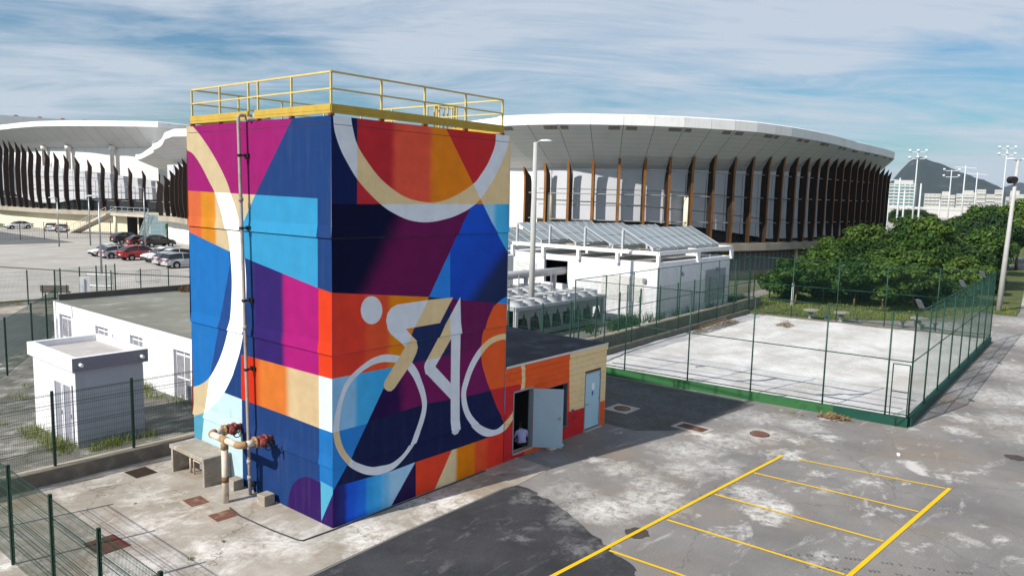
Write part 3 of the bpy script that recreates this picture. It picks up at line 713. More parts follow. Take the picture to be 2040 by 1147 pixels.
gradf('lowgrad', (1, 0, 0), FSH, [(3.6, '#d8c096'), (4.31, '#d8c096'), (4.47, '#f58a10'), (5.11, '#f0820f'), (5.26, '#e8552e'), (5.6, '#e4522c'), (5.88, '#cf3424'), (6.8, '#c83022')])
# sunlit side
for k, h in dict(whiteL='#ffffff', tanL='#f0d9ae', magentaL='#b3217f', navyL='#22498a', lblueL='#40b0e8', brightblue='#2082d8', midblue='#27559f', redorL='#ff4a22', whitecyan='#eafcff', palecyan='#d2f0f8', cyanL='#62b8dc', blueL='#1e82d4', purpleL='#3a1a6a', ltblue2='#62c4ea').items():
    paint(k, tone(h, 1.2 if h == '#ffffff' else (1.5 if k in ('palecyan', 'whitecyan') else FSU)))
gradf('gradL', (0, 1, 0), FSU, [(3.8, '#f0d9ae'), (5.21, '#f0d9ae'), (5.37, '#f5a030'), (5.97, '#f5a030'), (6.15, '#f47a4a'), (6.9, '#f47a4a')])
gradf('purplegradL', (0, 1, 0), FSU, [(.2, '#c41f88'), (1.9, '#c41f88'), (2.16, '#3a2578'), (3.25, '#3a2578'), (3.6, '#22498a'), (4.2, '#22498a')])
gradf('n3gradL', (0, 1, 0), FSU, [(.4, '#f0d3a4'), (1.72, '#f0d3a4'), (2.05, '#f78a3a'), (3.05, '#f78a3a'), (3.5, '#f03a1c'), (3.8, '#f03a1c')])


def rule_right(S, u, v):
    if 'leg' in S and 'leghole' not in S:
        return 'tanR' if ('x920' in S and 'aboveL2' in S) else 'whiteR'
    if 'arm' in S or 'torsoT' in S: return 'tanR'
    if 'torsoW' in S or 'head' in S: return 'whiteR'
    if 'w1o' in S and 'w1i' not in S: return 'tanR' if ('rd3' not in S and 'aboveL5' not in S) else 'whiteR'
    if 'w2o' in S and 'w2i' not in S: return 'tanR' if 'disc' in S else 'whiteR'
    if 'upper' in S:
        rect, rd = 'rect' in S, 'rdiag' in S
        if 'ringAo' in S and 'ringAi' not in S:
            return 'tanR' if (rect and not rd) else 'whiteR'
        if rect:
            if 'ringAi' in S: return 'redR' if rd else 'topgrad'
            return 'tanR' if rd else 'topgrad'
        if rd: return 'lbluetri'
        if 'rd3' in S: return 'blue2' if 'disc' in S else ('blue3' if 'bluetri' in S else 'bluenavy')
        return 'navyR' if 'a913' in S else 'navyplum'
    if 'disc' in S:
        if 'aboveL4' not in S: return 'lowgrad'
        return 'orangeR' if 'aboveL3' in S else 'redR'
    if 'rd3' in S:
        if 'aboveL2' in S: return 'navyrect' if 'x920' in S else 'plumR'
        if 'aboveL3' in S: return 'plumlow'
        if 'aboveL4' in S: return 'navyband'
        if 'lowred' in S: return 'red2'
        if 'lowtri' in S: return 'dpurple'
        return 'lowleft' if 'lowleft' in S else 'lowgrad'
    if 'aboveL2' in S: return 'orange'
    return 'lblueR' if 'aboveL5' in S else 'blueR'


def rule_annex(S, u, v):
    if 'w2o' in S and 'w2i' not in S: return 'tanR'
    if 'annexlow' in S: return 'orangeR' if u > 11.7 else 'redR'
    if 'annextan' in S: return 'tanR'
    return 'orangeR' if 'aboveL3' in S else 'redR'


def rule_left(S, u, v):
    if 'tri' in S: return 'ltblue2'
    lt = 'leftT' in S
    if 'ro' in S and 'ri' not in S:
        return 'tanL' if ('aboveN1' in S or lt) else 'whiteL'
    if 'ri' in S:
        if 'aboveN1' in S: return 'magentaL'
        if 'aboveN2' in S: return 'gradL'
        return 'brightblue' if lt else 'midblue'
    R = 'x978' in S
    if 'aboveN1' in S or v > 7.9 and not 'x978' in S and u < 5 and 'aboveN1' in S: return 'magentaL' if 'leftM1' in S else 'navyL'
    if 'aboveN2' in S:
        if R: return 'navyL'
        if 'lblue' in S and 'leftM1' not in S: return 'lblueL'
        return 'gradL' if 'leftM1' in S else 'navyL'
    if 'aboveN3' in S: return 'redorL' if R else 'purplegradL'
    if 'aboveN4' in S: return 'whitecyan' if R else ('n3gradL' if 'x430' in S else 'navyL')
    if R: return 'blueL' if 'aboveN5' in S else 'purpleL'
    if 'x430' in S: return 'purpleL' if 'blob' in S else 'navyL'
    return 'cyanL' if lt else 'palecyan'


def ccw(P):
    a = sum(P[i][0] * P[(i + 1) % len(P)][1] - P[(i + 1) % len(P)][0] * P[i][1] for i in range(len(P)))
    return P if a > 0 else P[::-1]


for D in (MURAL_RIGHT, MURAL_LEFT):
    for k in D: D[k] = ccw(D[k])


def mural_piece(polys, rule, u0, u1, v0, v1, place, name, parent, lip=0.0, liph=.3, depth=.03):
    """one painted piece of wall: front cut along the painted shapes, with its own edges"""
    V, F, names = [], [], []

    def add(P, n):
        i = len(V)
        V.extend(Vector(p) for p in P)
        F.append(list(range(i, i + len(P)))); names.append(n)
    add([(u0, v0), (u1, v0), (u1, v1), (u0, v1)], '#')
    if lip: add([(u0, v0), (u1, v0), (u1, v0 + liph), (u0, v0 + liph)], '#lip')
    for n, P in polys.items():
        xs = [p[0] for p in P]; ys = [p[1] for p in P]
        if max(xs) < u0 or min(xs) > u1 or max(ys) < v0 or min(ys) > v1: continue
        add(P, n)
    ov, oe, of, a, b, orig = delaunay_2d_cdt(V, [], F, 0, 1e-5, True)
    mb = MB(); keys = []; idx = {}

    def off(v):
        return lip * (1 - (v - v0) / liph) if lip and v < v0 + liph else 0.0
    remap = {}
    for f, og in zip(of, orig):
        if 0 not in og: continue
        S = {names[i] for i in og}
        cu = sum(ov[i].x for i in f) / len(f); cv = sum(ov[i].y for i in f) / len(f)
        key = rule(S, cu, cv)
        if key not in idx:
            idx[key] = len(keys); keys.append(key)
        fi = []
        for i in f:
            if i not in remap:
                remap[i] = len(mb.v)
                mb.v.append(place(ov[i].x, ov[i].y, off(ov[i].y), u0, u1))
            fi.append(remap[i])
        mb.f.append(fi); mb.mi.append(idx[key])
    # the four edges of the slab, in the colour of the first piece
    C = [(u0, v0), (u1, v0), (u1, v1), (u0, v1)]
    for i in range(4):
        p, q = C[i], C[(i + 1) % 4]
        mb.face([place(p[0], p[1], off(p[1]), u0, u1), place(p[0], p[1], -depth, u0, u1), place(q[0], q[1], -depth, u0, u1), place(q[0], q[1], off(q[1]), u0, u1)], 0)
    o = mb.build(name, [PAINT[k] for k in keys], parent)
    return o


def place_right(u, v, off, u0, u1):
    return (u - (off if u <= u0 + 1e-4 and u0 < .01 else 0), -off, v)


def place_left(u, v, off, u0, u1):
    return (-off, u - (off if u <= u0 + 1e-4 and u0 < .01 else 0), v)


TW, TD, TH = 6.5, 6.8, 10.08
tower = thing('mural_tower', 'tall square concrete tower painted with a cyclist mural in orange, blue and magenta', 'tower', (0, 0, 0))
WHITEWALL = mat('white_render', '#e4e2de', .8, .06, 1.2, .1, 60, col2='#bdb8ae', lo=.62, hi=.85, s2=.9, streak=.25)
CORE = mat('tower_core', '#4a4640', .9, .1, 2)
MB().box(.032, TW - .004, .032, TD - .004, 0, TH - .02).build('core_wall', CORE, tower)
MB().box(TW - .004, TW, .0, TD, 0, TH).build('wall_back', WHITEWALL, tower)
MB().box(.04, TW, TD - .004, TD, 0, TH).build('wall_back', WHITEWALL, tower)
bands = [(0, 1.531, 0), (1.548, 4.36, .042), (4.378, 7.195, .042), (7.213, 9.88, .042), (9.893, TH, 0)]
for v0, v1, lp in bands:
    mural_piece(MURAL_RIGHT, rule_right, 0, TW, v0, v1, place_right, 'wall_panel', tower, lp)
    mural_piece(MURAL_LEFT, rule_left, 0.0, TD, v0, v1, place_left, 'wall_panel', tower, lp)
ROOFC = mat('roof_concrete', '#8d8a84', .9, .15, 1.5)
MB().box(.03, TW - .01, .03, TD - .01, TH - .3, TH - .012).build('roof_slab', ROOFC, tower)

# ------------------------------------------------------------------ roof railing
YPAINT = mat('yellow_rail_paint', '#ccb672', .55, .12, 4, .05, 60, col2='#b9a36a', lo=.6, hi=.75, s2=6)
BOARD = mat('yellow_board_paint', '#b99a3e', .6, .14, 3, .05, 60, col2='#8a5a40', lo=.68, hi=.82, s2=1.4)
rail = thing('roof_railing', 'yellow painted guard railing round the top of the mural tower', 'railing', (0, 0, TH))
RX, RY = 6.18, 6.52
Z = lambda z: z - TH


def rpost(x, y, z0=10.13, z1=11.08):
    MB().box(x - .022, x + .022, y - .022, y + .022, Z(z0), Z(z1)).build('post', YPAINT, rail)
    MB().box(x - .06, x + .06, y - .05, y + .05, .002, .06).build('foot_plate', mat('rust_plate', '#7a4632', .8, .2, 8), rail)


for y in (0.04, 1.62, 3.1, 3.55, 4.98, 6.5): rpost(.035, y)
for x in (1.55, 3.02, 4.58, 6.15): rpost(x, .035)
for y in (1.5, 3.2, 4.9, 6.5): rpost(6.15, y)
for x in (1.5, 3.0, 4.6): rpost(x, 6.5)
for zc, h in ((11.085, .042), (10.70, .036)):
    for a, b in (((0, .035), (RX, .035)), ((.035, .0), (.035, RY)), ((RX - .03, 0), (RX - .03, RY)), ((0, RY - .02), (RX, RY - .02))):
        a2, b2 = Vector((*a, Z(zc))), Vector((*b, Z(zc)))
        MB().beam(a2, b2, .042, h).build('rail', YPAINT, rail)
for (a, b) in (((0, -.004), (RX, -.004)), ((-.004, 3.52), (-.004, RY)), ((-.004, 0), (-.004, 3.2)), ((RX, 0), (RX, RY)), ((0, RY), (RX, RY))):
    k = MB()
    for j in range(3):   # rolled channel: three ribs
        z0 = .055 + j * .072
        k.beam((a[0], a[1], z0 + .036), (b[0], b[1], z0 + .036), .026 + (.012 if j == 1 else 0), .070)
    k.build('kick_plate', BOARD, rail)
cage = thing('ladder_cage', 'small yellow ladder hoop cage rising at the rear roof edge of the tower', 'ladder', (0, 0, TH))
for i in range(8):
    t_ = rad(45 * i + 10)
    MB().beam((6.72 + .36 * math.cos(t_), 2.95 + .36 * math.sin(t_), -2.2), (6.72 + .36 * math.cos(t_), 2.95 + .36 * math.sin(t_), 1.05), .04).build('upright', YPAINT, cage)
for z in (-1.4, -.3, .5, 1.03): MB().ring((6.72, 2.95, z), (0, 0, 1), .37, .03, 16, 4).build('hoop', YPAINT, cage)

# ------------------------------------------------------------------ annex
annex = thing('mural_annex', 'low block-built annex painted orange and tan beside the mural tower', 'building', (6.5, 0, 0))
AX0, AX1, AH, AD = 6.52, 12.24, 3.02, 4.95
off = Vector((-6.5, 0, 0))
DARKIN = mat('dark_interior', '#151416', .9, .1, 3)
DOORS = dict(d1=(6.93, 7.93, .19, 2.19), win=(8.6, 9.89, .47, 2.02), d2=(10.9, 11.9, .04, 2.13))


def place_annex(u, v, o_, u0, u1): return (u - 6.5, -o_ + .0, v)


bh, bw, gap = .2, .405, .006
row = 0
z = 0.0
while z < AH - .21:
    z1 = min(z + bh, AH - .2)
    segs = [(AX0, AX1)]
    for (a, b, c_, d_) in DOORS.values():
        ns = []
        for (s0, s1) in segs:
            if z + .03 < d_ and z1 - .03 > c_ and a < s1 and b > s0:
                if a > s0: ns.append((s0, a))
                if b < s1: ns.append((b, s1))
            else: ns.append((s0, s1))
        segs = ns
    for (s0, s1) in segs:
        x = s0
        first = True
        while x < s1 - .01:
            # running bond on the grid of the whole wall
            k = math.floor((x - AX0 + 1e-4 - (bw / 2 if row % 2 else 0)) / bw) + 1
            nx = AX0 + k * bw + (bw / 2 if row % 2 else 0)
            nx = min(max(nx, x + .03), s1)
            if s1 - nx < .05: nx = s1
            mural_piece(MURAL_RIGHT, rule_annex, x + (gap / 2 if x > s0 else 0), nx - (gap / 2 if nx < s1 else 0), z + gap / 2, z1 - gap / 2, place_annex, 'block', annex, depth=.05)
            x = nx
    z = z1; row += 1
# ring beam on top, in two painted lengths
mural_piece(MURAL_RIGHT, rule_annex, AX0, AX1 + .03, AH - .2, AH - .02, lambda u, v, o_, a, b: (u - 6.5, -o_ - .03, v), 'ring_beam', annex, depth=.08)
mort = mat('joint_mortar', '#5a4030', .9, .1, 3)
# wall core with real openings
core = MB()
xs = [AX0, 6.93, 7.93, 8.6, 9.89, 10.9, 11.9, AX1]
zs = {1: (.19, 2.19), 3: (.47, 2.02), 5: (.04, 2.13)}
for i in range(7):
    a, b = xs[i] - 6.5, xs[i + 1] - 6.5
    if i in zs:
        core.box(a, b, .008, .2, 0, zs[i][0]); core.box(a, b, .008, .2, zs[i][1], AH - .2)
    else:
        core.box(a, b, .008, .2, 0, AH - .2)
core.build('wall_core', mort, annex)
MB().box(AX1 - 6.5 - .002, AX1 - 6.5 + .012, .002, AD, 0, AH - .02).build('end_wall', mat('end_render', '#d9c79c', .8, .1, 1.5, .1), annex)
MB().box(.03, AX1 - 6.5 - .004, AD - .15, AD, 0, AH - .2).build('rear_wall', WHITEWALL, annex)
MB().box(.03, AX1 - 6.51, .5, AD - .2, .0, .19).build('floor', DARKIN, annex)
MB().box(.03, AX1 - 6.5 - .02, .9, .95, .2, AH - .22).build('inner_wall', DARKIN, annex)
ROOFD = mat('tar_roof', '#34353c', .9, .3, .9, .15, 20, col2='#5a5a60', lo=.5, hi=.7, s2=1.1)
MB().box(.02, AX1 - 6.5 + .02, -.028, AD + .05, AH - .018, AH + .03).build('roof_slab', ROOFD, annex)
MB().box(.02, AX1 - 6.5 + .03, -.045, -.02, AH - .016, AH + .045).build('roof_edge', mat('edge_white', '#d8d6d0', .8, .1, 4), annex)
DOORM = mat('grey_blue_door', '#a9c0cc', .5, .05, 2, .03, 30)
DOORM2 = mat('pale_blue_door', '#b4d2e0', .5, .05, 2, .03, 30)
FRAME = mat('door_frame', '#8f9aa0', .5, .08, 4)
STEEL = mat('bare_steel', '#9aa0a4', .4, .1, 6, metal=.7)
# first doorway: leaf swung wide open
for (a, b, c_, d_) in ((6.93, 6.97, .19, 2.19), (7.89, 7.93, .19, 2.19)):
    MB().box(a - 6.5, b - 6.5, -.012, .14, c_, d_).build('door_frame', FRAME, annex)
MB().box(.43, 1.43, -.011, .14, 2.15, 2.205).build('door_frame', FRAME, annex)
MB().box(.43, 1.43, -.06, .2, .15, .192).build('door_sill', mat('sill_conc', '#b4a898', .9), annex)
leaf = bpy.data.objects.new('door', None); COL.objects.link(leaf); leaf.parent = annex; leaf.location = (1.43, -.03, .2); leaf.rotation_euler = (0, 0, rad(-54))
MB().box(0, .97, -.045, 0, .0, 1.95).build('leaf', DOORM, leaf)
MB().tube([(.88, -.045, .98), (.88, -.10, .98), (.78, -.10, .98)], .014, 6).build('handle', STEEL, leaf)
MB().box(.86, .90, -.055, -.045, .92, 1.06).build('lock_plate', STEEL, leaf)
# window opening without glass
for (a, b, c_, d_) in ((8.6, 9.89, 1.98, 2.02), (8.6, 9.89, .43, .475), (9.85, 9.89, .47, 2.02), (8.6, 8.64, .47, 2.02)):
    MB().box(a - 6.5, b - 6.5, -.014 if d_ < .5 else .004, .2, c_, d_).build('window_frame', mat('win_frame', '#6f7078', .8, .2, 5), annex)
# second door, closed
d2 = bpy.data.objects.new('door', None); COL.objects.link(d2); d2.parent = annex; d2.location = (4.4, 0, .04)
MB().box(.04, .96, .01, .05, .04, 2.05).build('leaf', DOORM2, d2)
for b_ in ((0, .04, -.015, .1, 0, 2.09), (.96, 1.0, -.015, .1, 0, 2.09), (.04, .96, -.014, .1, 2.05, 2.09)): MB().box(*b_).build('door_frame', FRAME, d2)
MB().tube([(.1, .01, .95), (.1, -.05, .95), (.2, -.05, .95)], .014, 6).build('handle', STEEL, d2)
MB().box(.45, .62, .002, .009, 1.42, 1.66).build('paper_notice', mat('paper', '#f2f4f4', .7, .03), d2)
MB().box(.47, .55, .002, .009, 1.22, 1.37).build('sign_plate', mat('blue_plate', '#2358b8', .4, .03), d2)
for zz in (.25, 1.0, 1.85): MB().box(.93, .965, -.01, .01, zz, zz + .1).build('hinge', STEEL, d2)
MB().box(-.05, 1.05, -.12, .02, -.045, .0).build('door_sill', mat('sill_conc', '#b4a898'), d2)
MB().box(3.62, 3.76, -.012, .0, .92, .98).build('sign_plate', mat('blue_plate', '#2358b8'), annex)
MB().tube([(3.68, -.0, .75), (3.68, -.09, .75), (3.72, -.09, .66)], .014, 6).build('tap', mat('rust_plate', '#7a4632'), annex)

# ------------------------------------------------------------------ pipes on the sunlit side
PIPEW = mat('pipe_white', '#cfc4b4', .6, .14, 6, .1, 40, col2='#a08868', lo=.58, hi=.72, s2=5)
PIPEB = mat('pipe_coupling', '#a2825c', .7, .2, 8, .1, 40)
GALV = mat('galvanised_pipe', '#a49c96', .5, .18, 5, .05, 40, col2='#8a6c58', lo=.55, hi=.75, s2=3)
VALVE = mat('valve_red_rust', '#8a4038', .65, .22, 12, .15, 40, col2='#5a2a26', lo=.5, hi=.7, s2=8)
BLACK = mat('black_iron', '#241f20', .6, .15, 8)
RUST = mat('rusty_plate', '#6e4a3c', .85, .22, 4, .2, 40, col2='#8f7866', lo=.5, hi=.7, s2=3)


def arc(c, r, a0, a1, ax1, ax2, n=6):
    c = Vector(c); ax1 = Vector(ax1); ax2 = Vector(ax2)
    return [c + ax1 * r * math.cos(a0 + (a1 - a0) * i / n) + ax2 * r * math.sin(a0 + (a1 - a0) * i / n) for i in range(n + 1)]


stand = thing('standpipe', 'white painted T-shaped standpipe in front of the tower wall', 'pipe', (-.95, 3.37, 0))
P0 = Vector((-.95, 3.37, 0))


def SB(fn, name, m, par=stand, smooth=True):
    b = MB(); fn(b); return b.build(name, m, par, smooth)


SB(lambda b: b.tube([(0, 0, .0), (0, 0, 1.62)], .088, 16), 'riser', PIPEW)
SB(lambda b: b.tube([(0, 0, .58), (0, 0, .74)], .094, 16), 'coupling', mat('coupling_brown', '#7c5a40', .7, .2, 8))
SB(lambda b: b.tube([(0, 0, 1.48), (0, 0, 1.74)], .10, 16), 'tee', PIPEB)
SB(lambda b: b.tube([(0, -.13, 1.74), (0, .13, 1.74)], .10, 16), 'tee_arm', PIPEB)
SB(lambda b: b.tube([(0, -.60, 1.74), (0, -.13, 1.74)], .088, 16), 'header', PIPEW)
SB(lambda b: b.tube([(0, .13, 1.74), (0, .60, 1.74)], .088, 16), 'header', PIPEW)
for s in (-1, 1):
    y0 = s * .60
    pts = [tuple(p) for p in arc((.16, y0, 1.74), .16, math.pi, math.pi * (1.5 if s < 0 else .5), (1, 0, 0), (0, 1, 0))]
    SB(lambda b: b.tube(pts, .097, 14), 'elbow', PIPEB)
    yy = y0 + s * .16
    SB(lambda b: b.tube([(.16, yy, 1.74), (.40, yy, 1.74)], .088, 14), 'branch', PIPEW)
    lab = 'rusty red gate valve with black handwheel next to the thin downpipe' if s < 0 else 'rusty red gate valve with black handwheel over the pale blue wall patch'
    v = thing('gate_valve', lab, 'valve', (-.95, 3.37 + yy, 1.74), 0, 'gate valves on the standpipe')
    for x0 in (.40, .70):
        SB(lambda b: b.tube([(x0, 0, 0), (x0 + .05, 0, 0)], .155, 16), 'flange', PIPEB if x0 < .5 else VALVE, v)
        for k in range(8):
            a = k * math.pi / 4 + .2
            SB(lambda b: b.tube([(x0 - .02, .125 * math.cos(a), .125 * math.sin(a)), (x0 + .07, .125 * math.cos(a), .125 * math.sin(a))], .013, 5), 'bolt', BLACK, v)
    SB(lambda b: b.tube([(.45, 0, 0), (.51, 0, 0), (.575, 0, 0), (.64, 0, 0), (.70, 0, 0)], [.10, .125, .145, .125, .10], 14), 'valve_body', VALVE, v)
    SB(lambda b: b.tube([(.575, -.10, 0), (.575, -.19, 0), (.575, -.195, 0), (.575, -.24, 0), (.575, -.245, 0), (.575, -.30, 0)], [.10, .10, .125, .125, .07, .05], 14), 'bonnet', VALVE, v)
    SB(lambda b: b.tube([(.575, -.28, 0), (.575, -.47, 0)], .018, 8), 'stem', BLACK, v)
    hw = bpy.data.objects.new('handwheel', None); COL.objects.link(hw); hw.parent = v; hw.location = (.575, -.44, 0)
    SB(lambda b: b.ring((0, 0, 0), (0, 1, 0), .135, .014, 22, 6), 'wheel_rim', BLACK, hw)
    for k in range(4):
        a = k * math.pi / 2 + .5
        SB(lambda b: b.beam((.02 * math.cos(a), 0, .02 * math.sin(a)), (.135 * math.cos(a), 0, .135 * math.sin(a)), .022, .012), 'spoke', BLACK, hw, False)
    SB(lambda b: b.tube([(.75, 0, 0), (.96, 0, 0)], .088, 14), 'wall_pipe', VALVE, v)

dp = thing('downpipe', 'thin galvanised downpipe running the full height of the sunlit tower wall', 'pipe', (-.22, 3.38, 0))
top = Vector((0, .25, 10.2))
SB(lambda b: b.tube([(0, 0, 0), (0, .03, 1.35), (0, .25, 10.12)] + [tuple(p) for p in arc((.08, .25, 10.16), .08, math.pi, math.pi / 2, (1, 0, 0), (0, 0, 1))] + [(.3, .22, 10.24), (.9, .2, 10.24)], .046, 10), 'pipe', GALV, dp)
for z in (1.5, 3.5, 5.37, 7.3, 9.2):
    y = .25 * z / 10.1
    SB(lambda b: (b.tube([(0, y, z - .03), (0, y, z + .03)], .07, 10), b.beam((0, y - .05, z), (.22, y - .05, z), .05, .03), b.box(.16, .222, y - .13, y + .1, z - .05, z + .05)), 'bracket', BLACK, dp, False)
for z in (.45, .9, 4.6, 8.0): SB(lambda b: b.tube([(0, .25 * z / 10.1, z), (0, .25 * z / 10.1, z + .1)], .068, 10), 'socket', GALV, dp)
SB(lambda b: (b.tube([(0, 0, .25), (.12, -.02, .27), (.14, -.02, .05)], .035, 8), b.obox((.1, -.03, .3), (.1, .1, .12))), 'drain_valve', BLACK, dp)
rp = thing('roof_pipe', 'short grey overflow pipe crossing the gap in the yellow kick board', 'pipe', (0, 3.4, 10.08))
SB(lambda b: (b.tube([(-.1, -.02, .06), (.7, -.02, .06)], .05, 10), b.tube([(.1, -.02, .0), (.1, -.02, .22)], .05, 10)), 'pipe', GALV, rp)

# concrete pump box
CBOX = ground_mat('box_concrete', (0.40, 0.36, 0.31), (0.60, 0.57, 0.53), (0.27, 0.235, 0.19), [], speck=.2, scale=1.4, brown=(.30, .23, .15))
bx = thing('pump_box', 'rough concrete box with an open front against the tower foot', 'box', (-.82, 4.72, 0))
MB().box(-.03, .80, -.03, 1.95, .72, .84).build('top_slab', CBOX, bx, bevel=.015)
MB().box(0, .80, 0, .10, 0, .718).build('side_wall', CBOX, bx)
MB().box(0, .80, 1.80, 1.90, 0, .718).build('side_wall', CBOX, bx)
MB().box(.60, .79, .10, 1.80, 0, .718).build('back_wall', mat('box_inner_shade', '#3a2e24', .95, .3, 6), bx)  # shade inside the box is put into this dark brown colour
pv = thing('pump_piping', 'small pipes and grey valve inside the concrete box', 'pipe', (-.5, 5.2, 0))
SB(lambda b: b.tube([(0, 0, .0), (0, .0, .45), (0, .7, .45), (0, .7, 0)], .03, 8), 'pipe', PIPEW, pv)
SB(lambda b: b.tube([(0, .9, .0), (0, .9, .7)], .035, 8), 'pipe', PIPEW, pv)
SB(lambda b: b.obox((0, .12, .42), (.16, .2, .2)), 'pump_body', mat('pump_grey', '#7a828c', .5), pv, False)
for x, y, lab in ((-.26, 4.08, 'rough concrete cube by the corner of the pump box'), (-.28, 2.52, 'rough concrete cube against the blue wall near the standpipe')):
    b = MB().obox((0, 0, .15), (.33, .34, .30), .06)
    o = b.build('concrete_block', CBOX, bevel=.02); o.location = (x, y, .0)
    tag(o, lab, 'block', 'loose concrete blocks')
cable = MB().tube([(-1.08, 2.95, .03), (-1.17, 2.3, .03), (-1.15, 1.9, .03), (-1.1, 1.0, .03), (-.98, .05, .03), (-.92, -.06, .03), (-.07, -.1, .03), (2, -.09, .03), (4.1, -.1, .03), (5.6, -.08, .03)], .018, 6).build('cable', mat('grey_cable', '#3e3e42', .6, .2, 6), smooth=True)
tag(cable, 'thin grey cable lying on the concrete round the tower corner', 'cable')

# covers and grates let into the ground
def plate(x, y, w, d, rz, lab, nm='access_cover', m=RUST, frame=True, z=.012):
    t = thing(nm, lab, 'cover', (x, y, z), rz)
    if frame: MB().box(-w / 2 - .09, w / 2 + .09, -d / 2 - .09, d / 2 + .09, -.03, .004).build('frame', mat('frame_conc', '#a89c8c', .9, .2, 5), t)
    MB().box(-w / 2, w / 2, -d / 2, d / 2, -.02, .010).build('plate', m, t)
    return t


plate(-1.45, 4.0, .48, .60, -.08, 'small rusty steel cover in front of the pump box')
plate(-1.42, 2.64, .60, .52, -.05, 'rusty grey steel cover next to the cable end')
plate(-1.48, 7.15, .62, .72, .05, 'open rusty pit cover beside the low wall', m=mat('dark_rust', '#33261c', .9, .3, 5), frame=False)
plate(-4.1, 3.1, .7, .9, .04, 'reddish steel cover by the green mesh fence', m=mat('red_rust', '#5c352c', .9, .3, 5), frame=False)
gr = thing('drain_grate', 'rectangular rusty drain grate with a pale concrete frame', 'grate', (14.15, -2.62, .008), rad(-3))
MB().box(-.42, .42, -.68, .68, -.03, .006).build('frame', mat('frame_pale', '#a8a298', .9, .15, 5), gr)
MB().box(-.26, .26, -.52, .52, -.03, .009).build('pit', mat('pit_dark', '#1c1412', .9), gr)
for i in range(14): MB().box(-.25, .25, -.51 + i * .0745, -.51 + i * .0745 + .048, .0095, .016).build('bar', RUST, gr)
for x, y, r, lab, fr in ((14.5, .62, .33, 'round manhole cover in a square concrete frame on dark paving', 1), (15.15, -4.75, .34, 'round rusty manhole cover on the pale concrete patch', 0)):
    t = thing('manhole_cover', lab, 'manhole', (x, y, .008))
    if fr: MB().box(-.55, .55, -.52, .52, -.03, .006).build('frame', mat('frame_pale', '#a8a298'), t)
    MB().tube([(0, 0, -.02), (0, 0, .014)], r, 28).build('lid', RUST, t)
    MB().ring((0, 0, .014), (0, 0, 1), r * .97, .012, 28, 4).build('rim', BLACK, t)
for x, y, lab in ((5.0, -5.72, 'dark round utility cover crossed by the yellow line'), (18.8, -12.1, 'dark oval asphalt repair on the open lot')):
    rr = random.Random(int(x * 10))
    pts = [(x + (.30 + rr.uniform(-.05, .06)) * math.cos(a * math.pi / 9), y + (.30 + rr.uniform(-.06, .05)) * math.sin(a * math.pi / 9)) for a in range(18)]
    tag(MB().prism(pts, -.02, .0125).build('utility_cover', mat('dark_patch', '#4a423c', .9, .3, 5)), lab, 'cover')

# ------------------------------------------------------------------ mesh fences
GREENP = mat('green_post', '#123026', .5, .12, 5, spec=.4)
GREENW = mat('green_wire', '#163a2c', .5, .1, 5, spec=.4)
GREENL = mat('green_court', '#164034', .5, .12, 5, spec=.4)


def wire_panel(p0, p1, z0, z1, dx, dz, r, double=False):
    """welded mesh between two posts: every wire a bar"""
    b = MB()
    p0, p1 = Vector((*p0, 0)), Vector((*p1, 0))
    L_ = (p1 - p0).length; d = (p1 - p0) / L_; s = Vector((-d.y, d.x, 0)) * r
    n = max(1, int(L_ / dx))
    for i in range(n + 1):
        p = p0 + d * (L_ * i / n)
        q = [p + d * r, p - d * r * .5 + s, p - d * r * .5 - s]
        j = len(b.v)
        b.v += [(w.x, w.y, z0) for w in q] + [(w.x, w.y, z1) for w in q]
        for k in range(3):
            b.f.append([j + k, j + (k + 1) % 3, j + 3 + (k + 1) % 3, j + 3 + k]); b.mi.append(0)
    if isinstance(dz, (int, float)):
        m = max(1, int((z1 - z0) / dz)); zs_ = [z0 + (z1 - z0) * i / m for i in range(m + 1)]
    else: zs_ = dz
    for z in zs_:
        q = [Vector((0, 0, r * 1.2)), s * 1.2 - Vector((0, 0, r * .6)), -s * 1.2 - Vector((0, 0, r * .6))]
        j = len(b.v)
        b.v += [tuple(p0 + Vector((0, 0, z)) + w) for w in q] + [tuple(p1 + Vector((0, 0, z)) + w) for w in q]
        for k in range(3):
            b.f.append([j + k, j + (k + 1) % 3, j + 3 + (k + 1) % 3, j + 3 + k]); b.mi.append(0)
    return b


def mesh_fence(pts, z0, h, label, dx=.052, dz=None, r=.0032, pw=.065, wm=None, pm=None, fold=True, name='mesh_fence', rise=0.06):
    t = thing(name, label, 'fence', (pts[0][0], pts[0][1], z0))
    o0 = Vector((pts[0][0], pts[0][1]))
    loc = [(p[0] - o0.x, p[1] - o0.y) for p in pts]
    for x, y in loc:
        MB().box(x - pw / 2, x + pw / 2, y - pw / 2, y + pw / 2, 0, h + rise).build('post', pm or GREENP, t)
    for a, b in zip(loc[:-1], loc[1:]):
        if dz is None:
            zs_ = [.06 + .2 * i for i in range(int((h - .06) / .2) + 1)]
            for zc in (.5, 1.1, 1.7):
                if zc < h: zs_ += [zc - .03, zc + .03]
            zs_ += [h - .03]
        else: zs_ = dz
        wire_panel(a, b, .05, h, dx, zs_, r).build('wire_panel', wm or GREENW, t)
        if fold:
            d = (Vector(b) - Vector(a)).normalized(); s = Vector((-d.y, d.x)) * .045
            k = MB()
            for zc in (.5, 1.12, 1.75, h - .08):   # the pressed V-beads that stiffen the panel
                k.beam((a[0] + s.x, a[1] + s.y, zc), (b[0] + s.x, b[1] + s.y, zc), .010, .012)
            k.build('bead', wm or GREENW, t)
    return t


